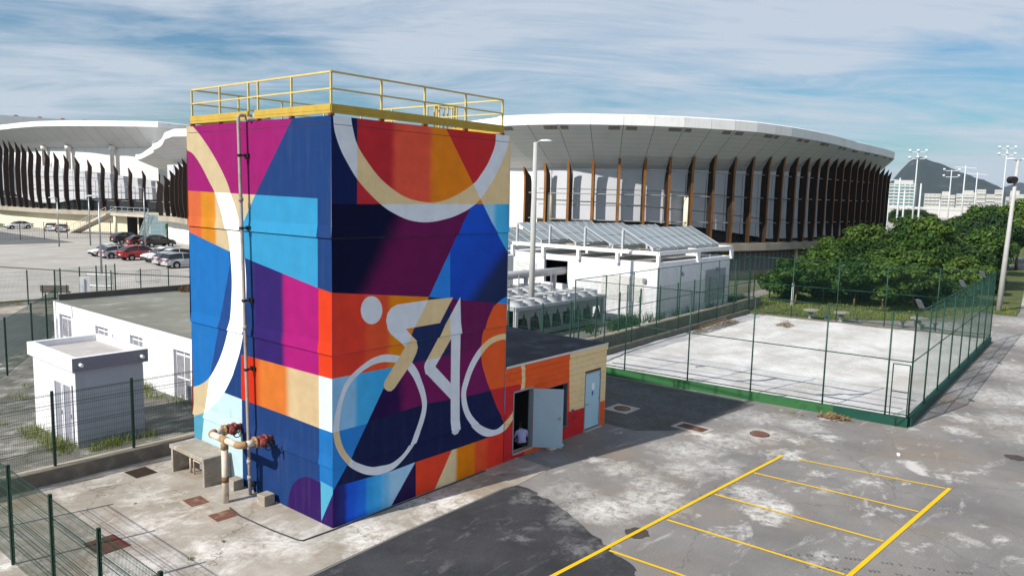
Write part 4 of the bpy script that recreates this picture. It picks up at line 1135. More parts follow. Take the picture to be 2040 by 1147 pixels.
mesh_fence([(-5.87, 5.95), (-5.87, 3.6), (-5.87, 1.22), (-5.87, -1.04), (-5.87, -3.37), (-5.87, -5.7)], .012, 2.21, 'dark green welded mesh fence standing on the bare concrete', r=.0036)
LOWW = mat('low_wall_concrete', '#6d665e', .9, .2, 1.5, .2, 30, col2='#8f877a', lo=.5, hi=.75, s2=1.5)
lw = thing('low_wall', 'low grey concrete retaining wall edging the weedy yard', 'wall', (-14, 8.0, 0))
MB().box(0, 20.4, 0, .2, 0, .42).build('wall', LOWW, lw)
MB().box(0, 20.4, -.012, .35, .424, .45).build('coping', mat('coping_conc', '#a49a88', .9, .2, 2), lw)
mesh_fence([(x, 8.2) for x in (-10.3, -8.0, -5.65, -3.38, -1.2, 1.0, 3.2, 5.4)], .45, 2.1, 'dark green welded mesh fence along the top of the low wall', r=.003)

# ------------------------------------------------------------------ hut and long white building
WHITEW = mat('white_paint_wall', '#e4e4e8', .8, .05, 1.2, .12, 60, col2='#c6c6c4', lo=.56, hi=.8, s2=.8, streak=.38)
HUTROOF = ground_mat('hut_roof', (0.50, 0.47, 0.44), (0.62, 0.60, 0.57), (0.42, 0.39, 0.37), [], speck=.12, scale=1.2)
MESHD = mat('perforated_sheet', '#8d8e98', .6, .2, 60, .2, 80)
hut = thing('service_hut', 'small white flat-roofed hut with a raised parapet and two narrow doors', 'hut', (-2.1, 10.0, .2))
HX, HY, HZ = 2.06, 3.5, 2.88
MB().box(0, HX, .02, HY, 0, HZ - .42).build('wall', WHITEW, hut)
MB().box(.004, HX - .004, 0, .018, 0, HZ - .42).build('grey_wall', mat('hut_grey_front', '#a4a8b4', .85, .06, 1.2, .1, 50, streak=.25), hut)  # thin greyer sheet over the front wall only
MB().box(-.118, HX + .12, -.14, -.122, HZ - .418, HZ - .002).build('parapet_face', mat('hut_grey_band', '#7c7c88', .85, .06, 1.2), hut)  # darker grey strip on the parapet front only
for b_ in ((-.12, HX + .12, -.12, .06), (-.12, HX + .12, HY - .06, HY + .12), (-.12, .06, .06, HY - .06), (HX - .06, HX + .12, .06, HY - .06)):
    MB().box(b_[0], b_[1], b_[2], b_[3], HZ - .42, HZ).build('parapet', WHITEW, hut)
MB().box(.06, HX - .06, .06, HY - .06, HZ - .42, HZ - .2).build('roof_slab', HUTROOF, hut)
for x in (.1, 1.95):
    MB().tube([(x, -.12, HZ - .2), (x, -.3, HZ - .22)], .05, 10).build('drain_spout', mat('spout_white', '#eeeeee', .5), hut)
for y0 in (.22, .95):
    d = bpy.data.objects.new('door', None); COL.objects.link(d); d.parent = hut; d.location = (-.005, y0, .04)
    MB().box(-.02, .03, 0, .66, 0, 1.9).build('leaf', MESHD, d)
    for b_ in ((0, .07), (.6, .67)): MB().box(-.05, .0, b_[0], b_[1], 0, 1.95).build('door_frame', mat('frame_white', '#dcdce4', .6), d)
    MB().box(-.05, .0, .07, .6, 1.88, 1.95).build('door_frame', mat('frame_white', '#dcdce4'), d)
    MB().box(-.08, -.05, .02, .06, .9, 1.02).build('handle', STEEL, d)

lb = thing('white_building', 'long low white building with gated openings and a flat moss-grey roof', 'building', (2.85, 10.5, .15))
BY = 15.3; BX = 9.0; BH = 2.55
LROOF = ground_mat('moss_roof', (0.24, 0.235, 0.195), (0.36, 0.355, 0.32), (0.17, 0.17, 0.14), [], speck=.15, lightlo=.55, lighthi=.72, scale=.35, streak=(1.5, .4))
ops = [(13.75 - 10.5 - 1.25, 13.75 - 10.5 + .05, 0, 1.95), (5.9, 7.05, 0.0, 2.0), (9.2, 10.5, 1.0, 1.95), (13.2, 14.6, 0.0, 2.0)]
ys_ = sorted({0, BY} | {o_[0] for o_ in ops} | {o_[1] for o_ in ops})
for a, b in zip(ys_[:-1], ys_[1:]):
    op = [o_ for o_ in ops if abs(o_[0] - a) < 1e-4]
    if op:
        if op[0][2] > 0: MB().box(0, .2, a, b, 0, op[0][2]).build('wall', WHITEW, lb)
        MB().box(0, .2, a, b, op[0][3], BH).build('wall', WHITEW, lb)
    else: MB().box(0, .2, a, b, 0, BH).build('wall', WHITEW, lb)
MB().box(.2, BX, BY - .2, BY, 0, BH).build('wall', WHITEW, lb)
MB().box(.2, BX, 0, .2, 0, BH).build('wall', WHITEW, lb)
MB().box(BX - .2, BX, .2, BY - .2, 0, BH).build('wall', WHITEW, lb)
MB().box(1.6, 1.7, .2, BY - .2, 0, BH - .1).build('inner_wall', mat('inner_grey', '#6a665f', .9, .2, 2), lb)
MB().box(.2, BX - .2, .2, BY - .2, BH - .12, BH - .03).build('roof_slab', LROOF, lb)
MB().box(-.03, .2, -.0, BY + .03, BH + .002, BH + .03).build('roof_edge', mat('edge_grey', '#77766f', .9, .1, 4), lb)
MB().box(.2, BX, BY - .18, BY + .0, BH, BH + .30).build('parapet', mat('parapet_dark', '#55524d', .9, .2, 2), lb)
MB().box(-.04, .0, 14.98, 15.1, .0, BH).build('downpipe', mat('spout_white', '#eeeeee'), lb)
MB().box(-.02, -.0, 13.0, 13.03, 2.0, BH).build('wall_joint', mat('edge_grey', '#77766f'), lb)
for i, (a, b, c_, d_) in enumerate(ops):
    g_ = bpy.data.objects.new('window_grille' if c_ > 0 else 'gate', None); COL.objects.link(g_); g_.parent = lb; g_.location = (.14, a, c_)
    w, h = b - a, d_ - c_
    fm = mat('frame_white', '#dcdce4')
    for (y0, y1) in ((0, .06), (w / 2 - .03, w / 2 + .03), (w - .06, w)): MB().box(-.03, .03, y0, y1, 0, h).build('upright', fm, g_)
    for z0 in ([0.0, h - .22, h - .06] + ([h * .42] if c_ == 0 else [])): MB().box(-.026, .026, .06, w - .06, z0, z0 + .06).build('crossbar', fm, g_)
    k = MB()
    n = int(w / .055)
    for j in range(n * 2 + int(h / .055)):   # diamond mesh
        for sg in (1, -1):
            y0 = (j - int(h / .055)) * .055 if sg > 0 else j * .055
            a0, a1 = y0, y0 + sg * h
            t0, t1 = 0.0, 1.0
            lo_, hi_ = (a0, a1) if a0 < a1 else (a1, a0)
            if hi_ < 0 or lo_ > w: continue
            f = lambda y: (y - a0) / (a1 - a0)
            ts = sorted([min(max(f(0), 0), 1), min(max(f(w), 0), 1)])
            if ts[1] - ts[0] < .02: continue
            k.beam((0, a0 + (a1 - a0) * ts[0], h * ts[0]), (0, a0 + (a1 - a0) * ts[1], h * ts[1]), .007, .007)
    k.build('wire_mesh', mat('wire_white', '#c9c9d0', .5), g_)
MB().ring((-.02, 8.6, 1.7), (1, 0, 0), .12, .02, 14, 5).build('hose_hook', mat('frame_white', '#dcdce4'), lb)

# ------------------------------------------------------------------ sand court
KA, KB, KC, KD = (20.0, -8.5), (43.6, -7.75), (42.1, 7.1), (18.95, 6.2)
KGREEN = mat('kerb_green', '#2f6238', .7, .14, 2, .1, 40, col2='#24482c', lo=.55, hi=.7, s2=2)
KTEAL = mat('kerb_teal', '#14463a', .7, .18, 3, .1, 40, col2='#7f8f86', lo=.68, hi=.8, s2=5)
KGREY = mat('kerb_grey', '#6a645c', .9, .25, 2, .2, 30)


def wall_seg(a, b, w, z0, z1, m, name, par, lab=None):
    a, b = Vector((*a, 0)), Vector((*b, 0))
    d = (b - a).normalized(); s = Vector((-d.y, d.x, 0)) * w / 2
    o = MB().prism([((a - s).x, (a - s).y), ((b - s).x, (b - s).y), ((b + s).x, (b + s).y), ((a + s).x, (a + s).y)], z0, z1).build(name, m, par)
    return o


def lerp(a, b, t): return tuple(x + (y - x) * t for x, y in zip(a, b))


kerb = thing('court_kerb', 'green painted kerb wall round the white sand court', 'kerb', (0, 0, 0))
for t0, t1, m in ((0, .18, KTEAL), (.18, 1, KGREEN)): wall_seg(lerp(KA, KD, t0), lerp(KA, KD, t1), .2, 0, .35, m, 'kerb_wall', kerb)
wall_seg(lerp(KA, KB, .006), KB, .2, 0, .34, KTEAL, 'kerb_wall', kerb)
wall_seg(KB, KC, .2, 0, .3, KGREY, 'kerb_wall', kerb)
wall_seg(KC, KD, .22, 0, .5, KGREY, 'kerb_wall', kerb)

court = thing('court_fence', 'tall green tube and chain-link fence enclosing the sand court', 'fence', (0, 0, 0))
TOPZ, MIDZ = 4.35, 2.5


def chain(a, b, z0, z1, sp=.085, r=.0017, m=None, par=None):
    """chain link: crossing slanted wires"""
    a, b = Vector((*a, 0)), Vector((*b, 0))
    L_ = (b - a).length; d = (b - a) / L_; s = Vector((-d.y, d.x, 0)) * r
    h = z1 - z0
    k = MB()
    n = int((L_ + h) / sp)
    for sg in (1, -1):
        for j in range(n + 1):
            x0 = -h + j * sp if sg > 0 else j * sp
            t0 = max(0, -x0 / h) if sg > 0 else max(0, (x0 - L_) / h)
            t1 = min(1, (L_ - x0) / h) if sg > 0 else min(1, x0 / h)
            if t1 - t0 < .01: continue
            p = a + d * (x0 + sg * h * t0) + Vector((0, 0, z0 + h * t0)); q = a + d * (x0 + sg * h * t1) + Vector((0, 0, z0 + h * t1))
            e = (q - p).normalized(); w = s.normalized().cross(e) * r
            i = len(k.v)
            for pt in (p, q): k.v += [tuple(pt + w), tuple(pt - w * .5 + s), tuple(pt - w * .5 - s)]
            for c_ in range(3):
                k.f.append([i + c_, i + (c_ + 1) % 3, i + 3 + (c_ + 1) % 3, i + 3 + c_]); k.mi.append(0)
    return k.build('chain_link', m or GREENL, par)


def court_side(a, b, ts, z0=.0, top=TOPZ, rails=(MIDZ,), bot=.46, skip_last=False):
    pts = [lerp(a, b, t) for t in ts]
    for i, p in enumerate(pts):
        if skip_last and i == len(pts) - 1: continue
        MB().tube([(p[0], p[1], z0), (p[0], p[1], top)], .033, 8).build('post', GREENL, court, True)
    for p, q in zip(pts[:-1], pts[1:]):
        for z in (bot, top) + tuple(rails):
            MB().tube([(*p, z), (*q, z)], .021, 6).build('rail', GREENL, court, True)
        chain(p, q, bot, top, par=court)


yv = lambda y: (y - KA[1]) / (KD[1] - KA[1])
court_side(KA, KD, [0, yv(-7.7), yv(-5.41), yv(-2.51), yv(.3), yv(3.4), 1], skip_last=True)
court_side(KA, KB, [i / 8 for i in range(9)])
court_side(KB, KC, [i / 5 for i in range(6)])
court_side(KC, KD, [i / 8 for i in range(9)], z0=.0, bot=.6)
gate = thing('court_gate', 'narrow green tube gate at the corner of the sand court', 'gate', (19.98, -7.85, .36))
for (p, q) in (((0, 0, 0), (0, 0, 2.0)), ((.04, -.58, 0), (.04, -.58, 2.0)), ((0, 0, 0), (.04, -.58, 0)), ((0, 0, 2), (.04, -.58, 2)), ((0, 0, .95), (.04, -.58, .95))):
    MB().tube([p, q], .022, 6).build('frame_tube', GREENP, gate)
brace = thing('gate_step', 'small green steel triangle brace at the gate foot', 'brace', (19.86, -8.1, 0))
for p, q in (((0, 0, 0), (0, 0, .36)), ((0, 0, .0), (.05, -.32, .34))): MB().beam(p, q, .05).build('bar', GREENP, brace)
ROPE = mat('blue_grey_rope', '#6f7488', .8, .1, 5)
for i, (P) in enumerate([[(20.6, 5.0), (21.2, 2.0), (21.4, -2), (21.6, -5), (21.8, -7.9)], [(22.8, 5.5), (23.3, 1.0), (23.4, -3), (23.6, -8)], [(21.4, -1.0), (22.4, -1.9), (23.4, -2.2)], [(21.6, -4.6), (22.6, -5.6), (23.5, -6.2)], [(19.9, -3.2), (20.6, -3.9)], [(20.6, 5.4), (24, 5.9), (27, 6.0), (31, 6.2)], [(22.8, 1.6), (23.4, 1.2)]]):
    pts = []
    for a, b in zip(P[:-1], P[1:]):
        for k in range(6):
            q = lerp(a, b, k / 6); pts.append((q[0] + random.uniform(-.04, .04), q[1] + random.uniform(-.04, .04), .24))
    pts.append((*P[-1], .24))
    tag(MB().tube(pts, .022, 5).build('court_rope', ROPE), ['long blue-grey line rope on the sand near the front kerb', 'second long blue-grey line rope across the sand', 'short slanting rope between the two court lines', 'slanting rope end between the court lines by the gate', 'loose rope end at the front kerb', 'wavy rope along the grey side wall of the court', 'tiny rope stub beside the second court line'][i], 'rope')


def heap(name, x, y, z, rx, ry, h, m, lab, cat, n=160, seed=1, kind=None):
    rr = random.Random(seed); b = MB()
    for i in range(n):
        a = rr.uniform(0, 6.283); q = math.sqrt(rr.random())
        px_, py_ = rx * q * math.cos(a), ry * q * math.sin(a); pz = h * (1 - q * q) * rr.uniform(.3, 1)
        l = rr.uniform(.08, .3); t = rr.uniform(0, 6.283); e = rr.uniform(-.3, .5)
        d = Vector((math.cos(t), math.sin(t), e)) * l; s = Vector((-math.sin(t), math.cos(t), rr.uniform(-.5, .5))) * rr.uniform(.01, .035)
        p = Vector((px_, py_, pz + .01))
        b.face([p - s, p + s, p + d + s * .4, p + d - s * .4])
    o = b.build(name, m); o.location = (x, y, z)
    return tag(o, lab, cat, kind=kind or 'stuff')


DRY = mat('dry_leaves', '#8a7050', .9, .3, 9)
heap('leaf_pile', 19.25, -6.05, 0, .35, .6, .14, DRY, 'brown dry leaf litter at the foot of the green kerb', 'leaves', 220, 4)
heap('debris_pile', 34.5, 6.0, .22, 3.2, .45, .5, DRY, 'long heap of dry brown brush at the court side', 'debris', 700, 5)
heap('debris_pile', 38.6, 3.1, .22, .6, .5, .3, DRY, 'small heap of dry brown brush on the white sand', 'debris', 200, 6)

# retaining wall and green mesh fence left of the court
rw = thing('side_wall', 'grey concrete retaining wall beside the sand court under the mesh fence', 'wall', (22, 7.75, 0))
RWM = mat('side_wall_concrete', '#7d766b', .9, .2, 1.2, .2, 30, col2='#a79f8e', lo=.5, hi=.7, s2=1)
wall_seg((-4, -.25), (26, 1.0), .3, 0, .75, RWM, 'wall', rw)
wall_seg((-4, -.25), (26, 1.0), .4, .753, .80, mat('coping_conc', '#a49a88'), 'coping', rw)
mesh_fence([(18.2 + 2.5 * i, 7.55 + .104 * i) for i in range(12)], .8, 2.15, 'green mesh fence on the retaining wall beside the sand court', dx=.10, r=.004, wm=GREENL, pm=GREENL, dz=[.1, .5, .9, 1.3, 1.7, 2.1], fold=False)
mesh_fence([(21.5, 24.5 - 2.4 * i) for i in range(8)], .0, 2.5, 'green mesh fence in front of the cooling units', dx=.10, r=.004, wm=GREENL, pm=GREENL, dz=[.1, .6, 1.1, 1.6, 2.1, 2.4], fold=False)
mesh_fence([(47.5 + .1 * i, 9.0 + 2.2 * i) for i in range(4)], .3, 2.3, 'dark green mesh fence between the arena and the lawn', dx=.12, r=.006, wm=GREENL, pm=GREENP, dz=[.1, .8, 1.5, 2.2], fold=False)

# ------------------------------------------------------------------ plant building with solar panels
plant = thing('plant_building', 'white single-storey plant building with louvres below a rack of solar panels', 'building', (33.0, 9.6, 0))
PX, PY, PH = 11.0, 12.2, 4.15
o_ = [(7.2, 9.3, 2.1, 3.75)]
MB().box(0, .25, 0, 7.2, 0, PH).build('wall', WHITEW, plant); MB().box(0, .25, 9.3, PY, 0, PH).build('wall', WHITEW, plant)
MB().box(0, .25, 7.2, 9.3, 0, 2.1).build('wall', WHITEW, plant); MB().box(0, .25, 7.2, 9.3, 3.75, PH).build('wall', WHITEW, plant)
MB().box(.25, 6.2, 0, .25, 0, PH).build('wall', WHITEW, plant); MB().box(6.24, PX, 0, .25, 0, PH).build('wall', WHITEW, plant)
MB().box(PX - .25, PX, .25, PY, 0, PH).build('wall', WHITEW, plant); MB().box(.25, PX - .25, PY - .25, PY, 0, PH).build('wall', WHITEW, plant)
MB().box(.25, PX - .25, .25, PY - .25, PH - .4, PH - .2).build('roof_slab', ROOFC, plant)
MB().box(2.5, 2.6, 5, 11, 0, PH - .42).build('inner_wall', DARKIN, plant)
LOUV = mat('louvre_white', '#cfcfcb', .7, .05)
for (y0, y1, z0, z1) in ((1.0, 4.3, 1.5, 3.3), (10.0, 12.0, 2.2, 3.6)):
    lv = bpy.data.objects.new('louvre', None); COL.objects.link(lv); lv.parent = plant; lv.location = (-.01, y0, z0)
    n = int((z1 - z0) / .13)
    for i in range(n):
        MB().hexa([(-.06, 0, i * .13), (-.06, y1 - y0, i * .13), (0, y1 - y0, i * .13 + .04), (0, 0, i * .13 + .04), (-.05, 0, i * .13 + .02), (-.05, y1 - y0, i * .13 + .02), (.004, y1 - y0, i * .13 + .10), (.004, 0, i * .13 + .10)]).build('slat', LOUV, lv)
lv = bpy.data.objects.new('louvre', None); COL.objects.link(lv); lv.parent = plant; lv.location = (7.0, -.01, 1.0)
for i in range(18): MB().box(0, 3.3, -.05, .0, i * .13, i * .13 + .08).build('slat', mat('louvre_grey', '#9a9aa4', .7, .05), lv)
for (x, y) in ((-.12, .9), (3.3, -.12), (8.8, -.12)):
    MB().obox((x, y, 2.95 + (.3 if x > 0 else 0)), (.2, .2, .25), .4).build('wall_lamp', mat('lamp_grey', '#8c8c90', .5), plant)
rack = thing('panel_rack', 'white steel beam rack carrying the solar panels over the plant roof', 'frame', (33.0, 9.6, PH))
RW = mat('rack_white', '#e2e2e0', .6, .06, 3)
for (p, q) in (((-.15, -.1, .62), (-.15, 12.2, .62)), ((-.15, -.1, .62), (11.0, -.1, .62)), ((11, -.1, .62), (11, 12.2, .62)), ((5.5, 0, .62), (5.5, 12.2, .62))): MB().beam(p, q, .14, .26).build('beam', RW, rack)
for y in (-.1, 3.0, 6.2, 9.3, 12.2):
    for x in (-.15, 5.5, 11): MB().box(x - .11, x + .11, y - .11, y + .11, -.2, .49).build('post', RW, rack)
for i in range(4): MB().beam((-.15, 1.5 + 3.1 * i, .60), (11, 1.5 + 3.1 * i, .60), .1, .18).build('purlin', RW, rack)


def solar_mat():
    m = bpy.data.materials.new('solar_glass'); m.use_nodes = True
    b = m.node_tree.nodes['Principled BSDF']; b.inputs['Base Color'].default_value = (.26, .30, .32, 1); b.inputs['Roughness'].default_value = .18; b.inputs['Specular IOR Level'].default_value = .8
    return m


SOLAR = solar_mat()
ALU = mat('alu_frame', '#b4b8bc', .4, .03)
for rowi in range(4):
    yb = 10.35 + 3.1 * rowi
    sp = thing('solar_array', ['row of grey solar panels nearest the court side of the plant roof', 'second row of grey solar panels in from the court side', 'third row of grey solar panels in from the court side', 'row of grey solar panels farthest from the court'][rowi], 'solar panels', (33.6, yb, 4.95), 0, 'solar panel rows on the plant roof')
    for i in range(9):
        x0 = i * 1.09
        for j in range(2):
            q0, q1 = j * .5, j * .5 + .49
            A = lambda x, q, o=0: (x, 2.35 * q, .06 + 1.22 * q + o)
            MB().hexa([A(x0 + .05, q0 + .01), A(x0 + 1.02, q0 + .01), A(x0 + 1.02, q1), A(x0 + .05, q1), A(x0 + .05, q0 + .01, .05), A(x0 + 1.02, q0 + .01, .05), A(x0 + 1.02, q1, .05), A(x0 + .05, q1, .05)]).build('panel', SOLAR, sp)
    for i in range(10):
        x0 = i * 1.09
        MB().beam((x0 - .012, -.02, .09), (x0 - .012, 2.37, 1.31), .042, .07).build('frame_bar', ALU, sp)
    for z in (0, 1): MB().beam((-.05, 2.36 * z, .05 + 1.22 * z), (9.85, 2.36 * z, .05 + 1.22 * z), .06, .06).build('frame_bar', ALU, sp)
    for x0 in (0, 3.3, 6.5, 9.75):
        MB().box(x0 - .07, x0 + .07, 2.28, 2.42, -.2, 1.22).build('post', ALU, sp)
        MB().box(x0 - .07, x0 + .07, -.05, .09, -.2, .03).build('post', ALU, sp)
sp0 = [o for o in bpy.data.objects if o.name.startswith('solar_array')][0]
for k, (x, y) in enumerate(((33.6, 24.6), (33.6, 27.8))):
    dup(sp0, (x, y, 4.1), 0, label=['grey solar panel row on the low neighbouring roof next to the lamp post', 'grey solar panel row on the neighbouring roof behind the first one'][k])
pb = thing('side_plant', 'lower white plant block beside the plant building carrying more panels', 'building', (33.0, 23.8, 0))
MB().box(0, 10.5, 0, 8, 0, 3.6).build('wall', WHITEW, pb)
MB().beam((-.1, 0, 3.85), (-.1, 8, 3.85), .14, .24).build('beam', RW, pb)
for y in (.2, 3, 6): MB().box(-.2, 0.0, y, y + .2, 3.6, 3.73).build('post', RW, pb)

# cooling units
CHW = mat('chiller_white', '#bcbec0', .55, .06, 2)
CHG = mat('chiller_grey', '#7a7f84', .6, .1, 2)
FIN = mat('chiller_coil', '#26302e', .7, .2, 30)
for ci, (cx_, cy_) in enumerate(((21.9, 12.3), (21.9, 15.9))):
    ch = thing('cooling_unit', ['long white air-cooled chiller with fan drums behind the green fence', 'second long white chiller with fan drums behind the first'][ci], 'chiller', (cx_, cy_, 0), 0, 'air-cooled chillers')
    Lc, Wc = 9.2, 2.2
    MB().box(0, Lc, 0, Wc, 1.78, 1.98).build('deck', mat('deck_grey', '#9b9ea2', .6, .1, 2), ch)
    for x in (0, Lc - .2): MB().box(x, x + .2, 0, .2, 0, 1.78).build('post', CHW, ch); MB().box(x, x + .2, Wc - .2, Wc, 0, 1.78).build('post', CHW, ch)
    MB().box(.2, Lc - .2, .1, .16, 1.3, 1.78).build('side_panel', CHG, ch)
    for i in range(8):
        x0 = .35 + i * 1.08
        MB().face([(x0, .09, .5), (x0 + .95, .09, .5), (x0 + .475, .09, 1.62)]).build('coil_opening', FIN, ch)
        MB().face([(x0 + .95, .10, .5), (x0 + 1.08, .10, .5), (x0 + 1.08, .10, 1.3), (x0 + .7, .10, 1.3)]).build('coil_panel', CHG, ch)
    MB().box(.2, Lc - .2, .2, Wc - .2, .15, .5).build('base_frame', CHG, ch)
    MB().box(.3, Lc - .3, .9, 1.3, .5, 1.75).build('coil_core', FIN, ch)
    for i in range(8):
        for j in range(2):
            f_ = bpy.data.objects.new('fan_drum', None); COL.objects.link(f_); f_.parent = ch; f_.location = (.65 + i * 1.1, .58 + j * 1.05, 1.98)
            n = 18; k = MB()
            k.tube([(0, 0, 0), (0, 0, .16), (0, 0, .34), (0, 0, .36)], [.46, .41, .41, .43], n, caps=False)
            k.tube([(0, 0, .36), (0, 0, .0)], [.39, .39], n, caps=False)
            k.build('shroud', CHW, f_, True)
            MB().tube([(0, 0, .18), (0, 0, .20)], .40, n).build('fan_grille', mat('fan_grey', '#34363a', .6), f_)
pipe = thing('header_pipe', 'thick grey insulated pipe running into the dark opening of the plant building', 'pipe', (23, 17.2, 3.05))
MB().tube([(-1, .6, 0), (6, .2, 0), (12.2, -.2, 0)], .27, 14).build('pipe', mat('pipe_grey', '#a9a8aa', .5, .08, 2), pipe, True)
for x in (1.2, 2.6, 3.6, 6.0, 9.0):
    MB().tube([(x, .45 - x * .05, -.2), (x, .45 - x * .05, -1.6)], [.17, .10], 10).build('drop_leg', mat('pipe_grey', '#a9a8aa'), pipe, True)
for i, (x, y) in enumerate(((25.5, 15.1), (28.3, 14.7), (31.0, 11.2))):
    tag(MB().tube([(x, y, 0), (x, y, 3.4)], .045, 6).build('thin_pole', mat('pole_grey', '#8b8d92', .5, .1)), ['thin grey pole between the chillers by the lamp post', 'thin grey pole before the dark opening', 'thin grey pole beside the large white louvre'][i], 'pole')

# ------------------------------------------------------------------ street lamps
CONCP = mat('lamp_concrete', '#b4b3b0', .8, .1, 2, .1, 30)
LHEAD = mat('lamp_head', '#e0e2e2', .45, .05)


def lamp(x, y, h, label, heads=1, r0=.17, r1=.09, rz=0.0, lean=(0, 0), m=None, box=False):
    t = thing('street_lamp', label, 'street lamp', (x, y, 0), rz)
    MB().tube([(0, 0, 0), (lean[0] * .5, lean[1] * .5, h * .5), (lean[0], lean[1], h)], [r0, (r0 + r1) / 2, r1], 12).build('pole', m or CONCP, t, True)
    for k in range(heads):
        s = 1 if k == 0 else -1
        b = MB()
        b.tube([(lean[0], lean[1], h - .05), (lean[0] + s * .25, lean[1], h + .06)], .05, 8)
        b.build('bracket', STEEL, t)
        b = MB()
        prof = [(.2, .05, .04), (.35, .13, .09), (.6, .17, .11), (.85, .13, .08), (.98, .05, .03)]
        n = 10; base = 0
        for (xx, w, hh) in prof:
            for q in range(n):
                a = 2 * math.pi * q / n
                b.v.append((lean[0] + s * xx, lean[1] + w * math.cos(a), h + .08 + hh * math.sin(a) * (1 if math.sin(a) > 0 else .4)))
        for i in range(len(prof) - 1):
            for q in range(n):
                b.f.append([i * n + q, i * n + (q + 1) % n, (i + 1) * n + (q + 1) % n, (i + 1) * n + q]); b.mi.append(0)
        b.f.append(list(range(n))); b.mi.append(0); b.f.append([(len(prof) - 1) * n + q for q in range(n)]); b.mi.append(0)
        b.build('lamp_head', LHEAD, t, True)
    if box: MB().tube([(.05, -.3, h - 1.5), (.05, .3, h - 1.5)], .28, 10).build('speaker_box', BLACK, t)
    return t


lamp(24.4, 13.2, 11.4, 'tall concrete street lamp with one white head before the plant building', rz=rad(-50), r0=.2, r1=.12)
lamp(59.9, -6.0, 11.9, 'tall leaning concrete street lamp with two heads at the path', heads=2, rz=rad(-50), r0=.22, r1=.11, lean=(.35, 0), box=True)
lamp(18.8, 59.8, 7.2, 'slim grey lamp post at the edge of the car park next to the silver hatchback', rz=rad(160), r0=.1, r1=.06, m=STEEL)
lamp(36.1, 88.6, 8.0, 'slim grey lamp post in front of the dark cars', rz=rad(160), r0=.11, r1=.06, m=STEEL)
lamp(32.6, 97.4, 7.0, 'slim grey lamp post in front of the side stair', rz=rad(160), r0=.1, r1=.06, m=STEEL)
lamp(28.5, 97.0, 6.4, 'slim grey lamp post on the pale round patch of the car park', rz=rad(160), r0=.1, r1=.06, m=STEEL)

# ------------------------------------------------------------------ arenas
WOODF = mat('fin_timber', '#8a5a26', .65, .2, 1.5, .1, 20, col2='#70421c', lo=.45, hi=.7, s2=.8)
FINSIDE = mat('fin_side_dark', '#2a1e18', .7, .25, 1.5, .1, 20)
WOODD = mat('fin_dark_timber', '#3a221a', .65, .2, 1.5, .1, 20)
FASC = mat('fascia_white', '#ecebe8', .6, .04, .4, col2='#d0cecb', lo=.55, hi=.8, s2=.3, streak=.2)
SCREEN = mat('screen_white', '#c2c3c8', .6, .04, .5)
GLASSD = mat('dark_glazing', '#1d2226', .15, .2, .3, spec=.7)
PLC = mat('plinth_concrete', '#a89f90', .85, .12, .5, .1, 8, col2='#857b6c', lo=.5, hi=.75, s2=.3)
PLW = mat('plinth_cream', '#e2d8bc', .85, .07, .4)
TIE = mat('tie_rod', '#9a9a9c', .5, .1)


def soffit_mat():
    m = bpy.data.materials.new('soffit_cladding'); m.use_nodes = True
    t = m.node_tree; L = t.links.new; b = t.nodes['Principled BSDF']
    b.inputs['Roughness'].default_value = .55
    g = N(t, 'ShaderNodeNewGeometry'); s = N(t, 'ShaderNodeSeparateXYZ'); L(g.outputs['Position'], s.inputs[0])
    mu = N(t, 'ShaderNodeMath', operation='MULTIPLY'); mu.inputs[1].default_value = 2.6; L(s.outputs['Z'], mu.inputs[0])
    fr = N(t, 'ShaderNodeMath', operation='FRACT'); L(mu.outputs[0], fr.inputs[0])
    gt = N(t, 'ShaderNodeMath', operation='LESS_THAN'); gt.inputs[1].default_value = .10; L(fr.outputs[0], gt.inputs[0])
    n = N(t, 'ShaderNodeTexNoise'); n.inputs['Scale'].default_value = .5; L(g.outputs['Position'], n.inputs['Vector'])
    r = N(t, 'ShaderNodeMapRange'); r.inputs['To Min'].default_value = .9; r.inputs['To Max'].default_value = 1.1; L(n.outputs['Fac'], r.inputs['Value'])
    k = N(t, 'ShaderNodeMix', data_type='RGBA'); L(gt.outputs[0], k.inputs['Factor']); k.inputs[6].default_value = (.62, .62, .625, 1); k.inputs[7].default_value = (.50, .50, .51, 1)
    k2 = N(t, 'ShaderNodeMix', data_type='RGBA', blend_type='MULTIPLY'); k2.inputs['Factor'].default_value = 1; L(k.outputs[2], k2.inputs[6]); L(r.outputs[0], k2.inputs[7])
    L(k2.outputs[2], b.inputs['Base Color'])
    return m


SOFF = soffit_mat()


def interp(tab, i):
    for (a, va), (b, vb) in zip(tab[:-1], tab[1:]):
        if a <= i <= b: return va + (vb - va) * (i - a) / (b - a)
    return tab[0][1] if i < tab[0][0] else tab[-1][1]


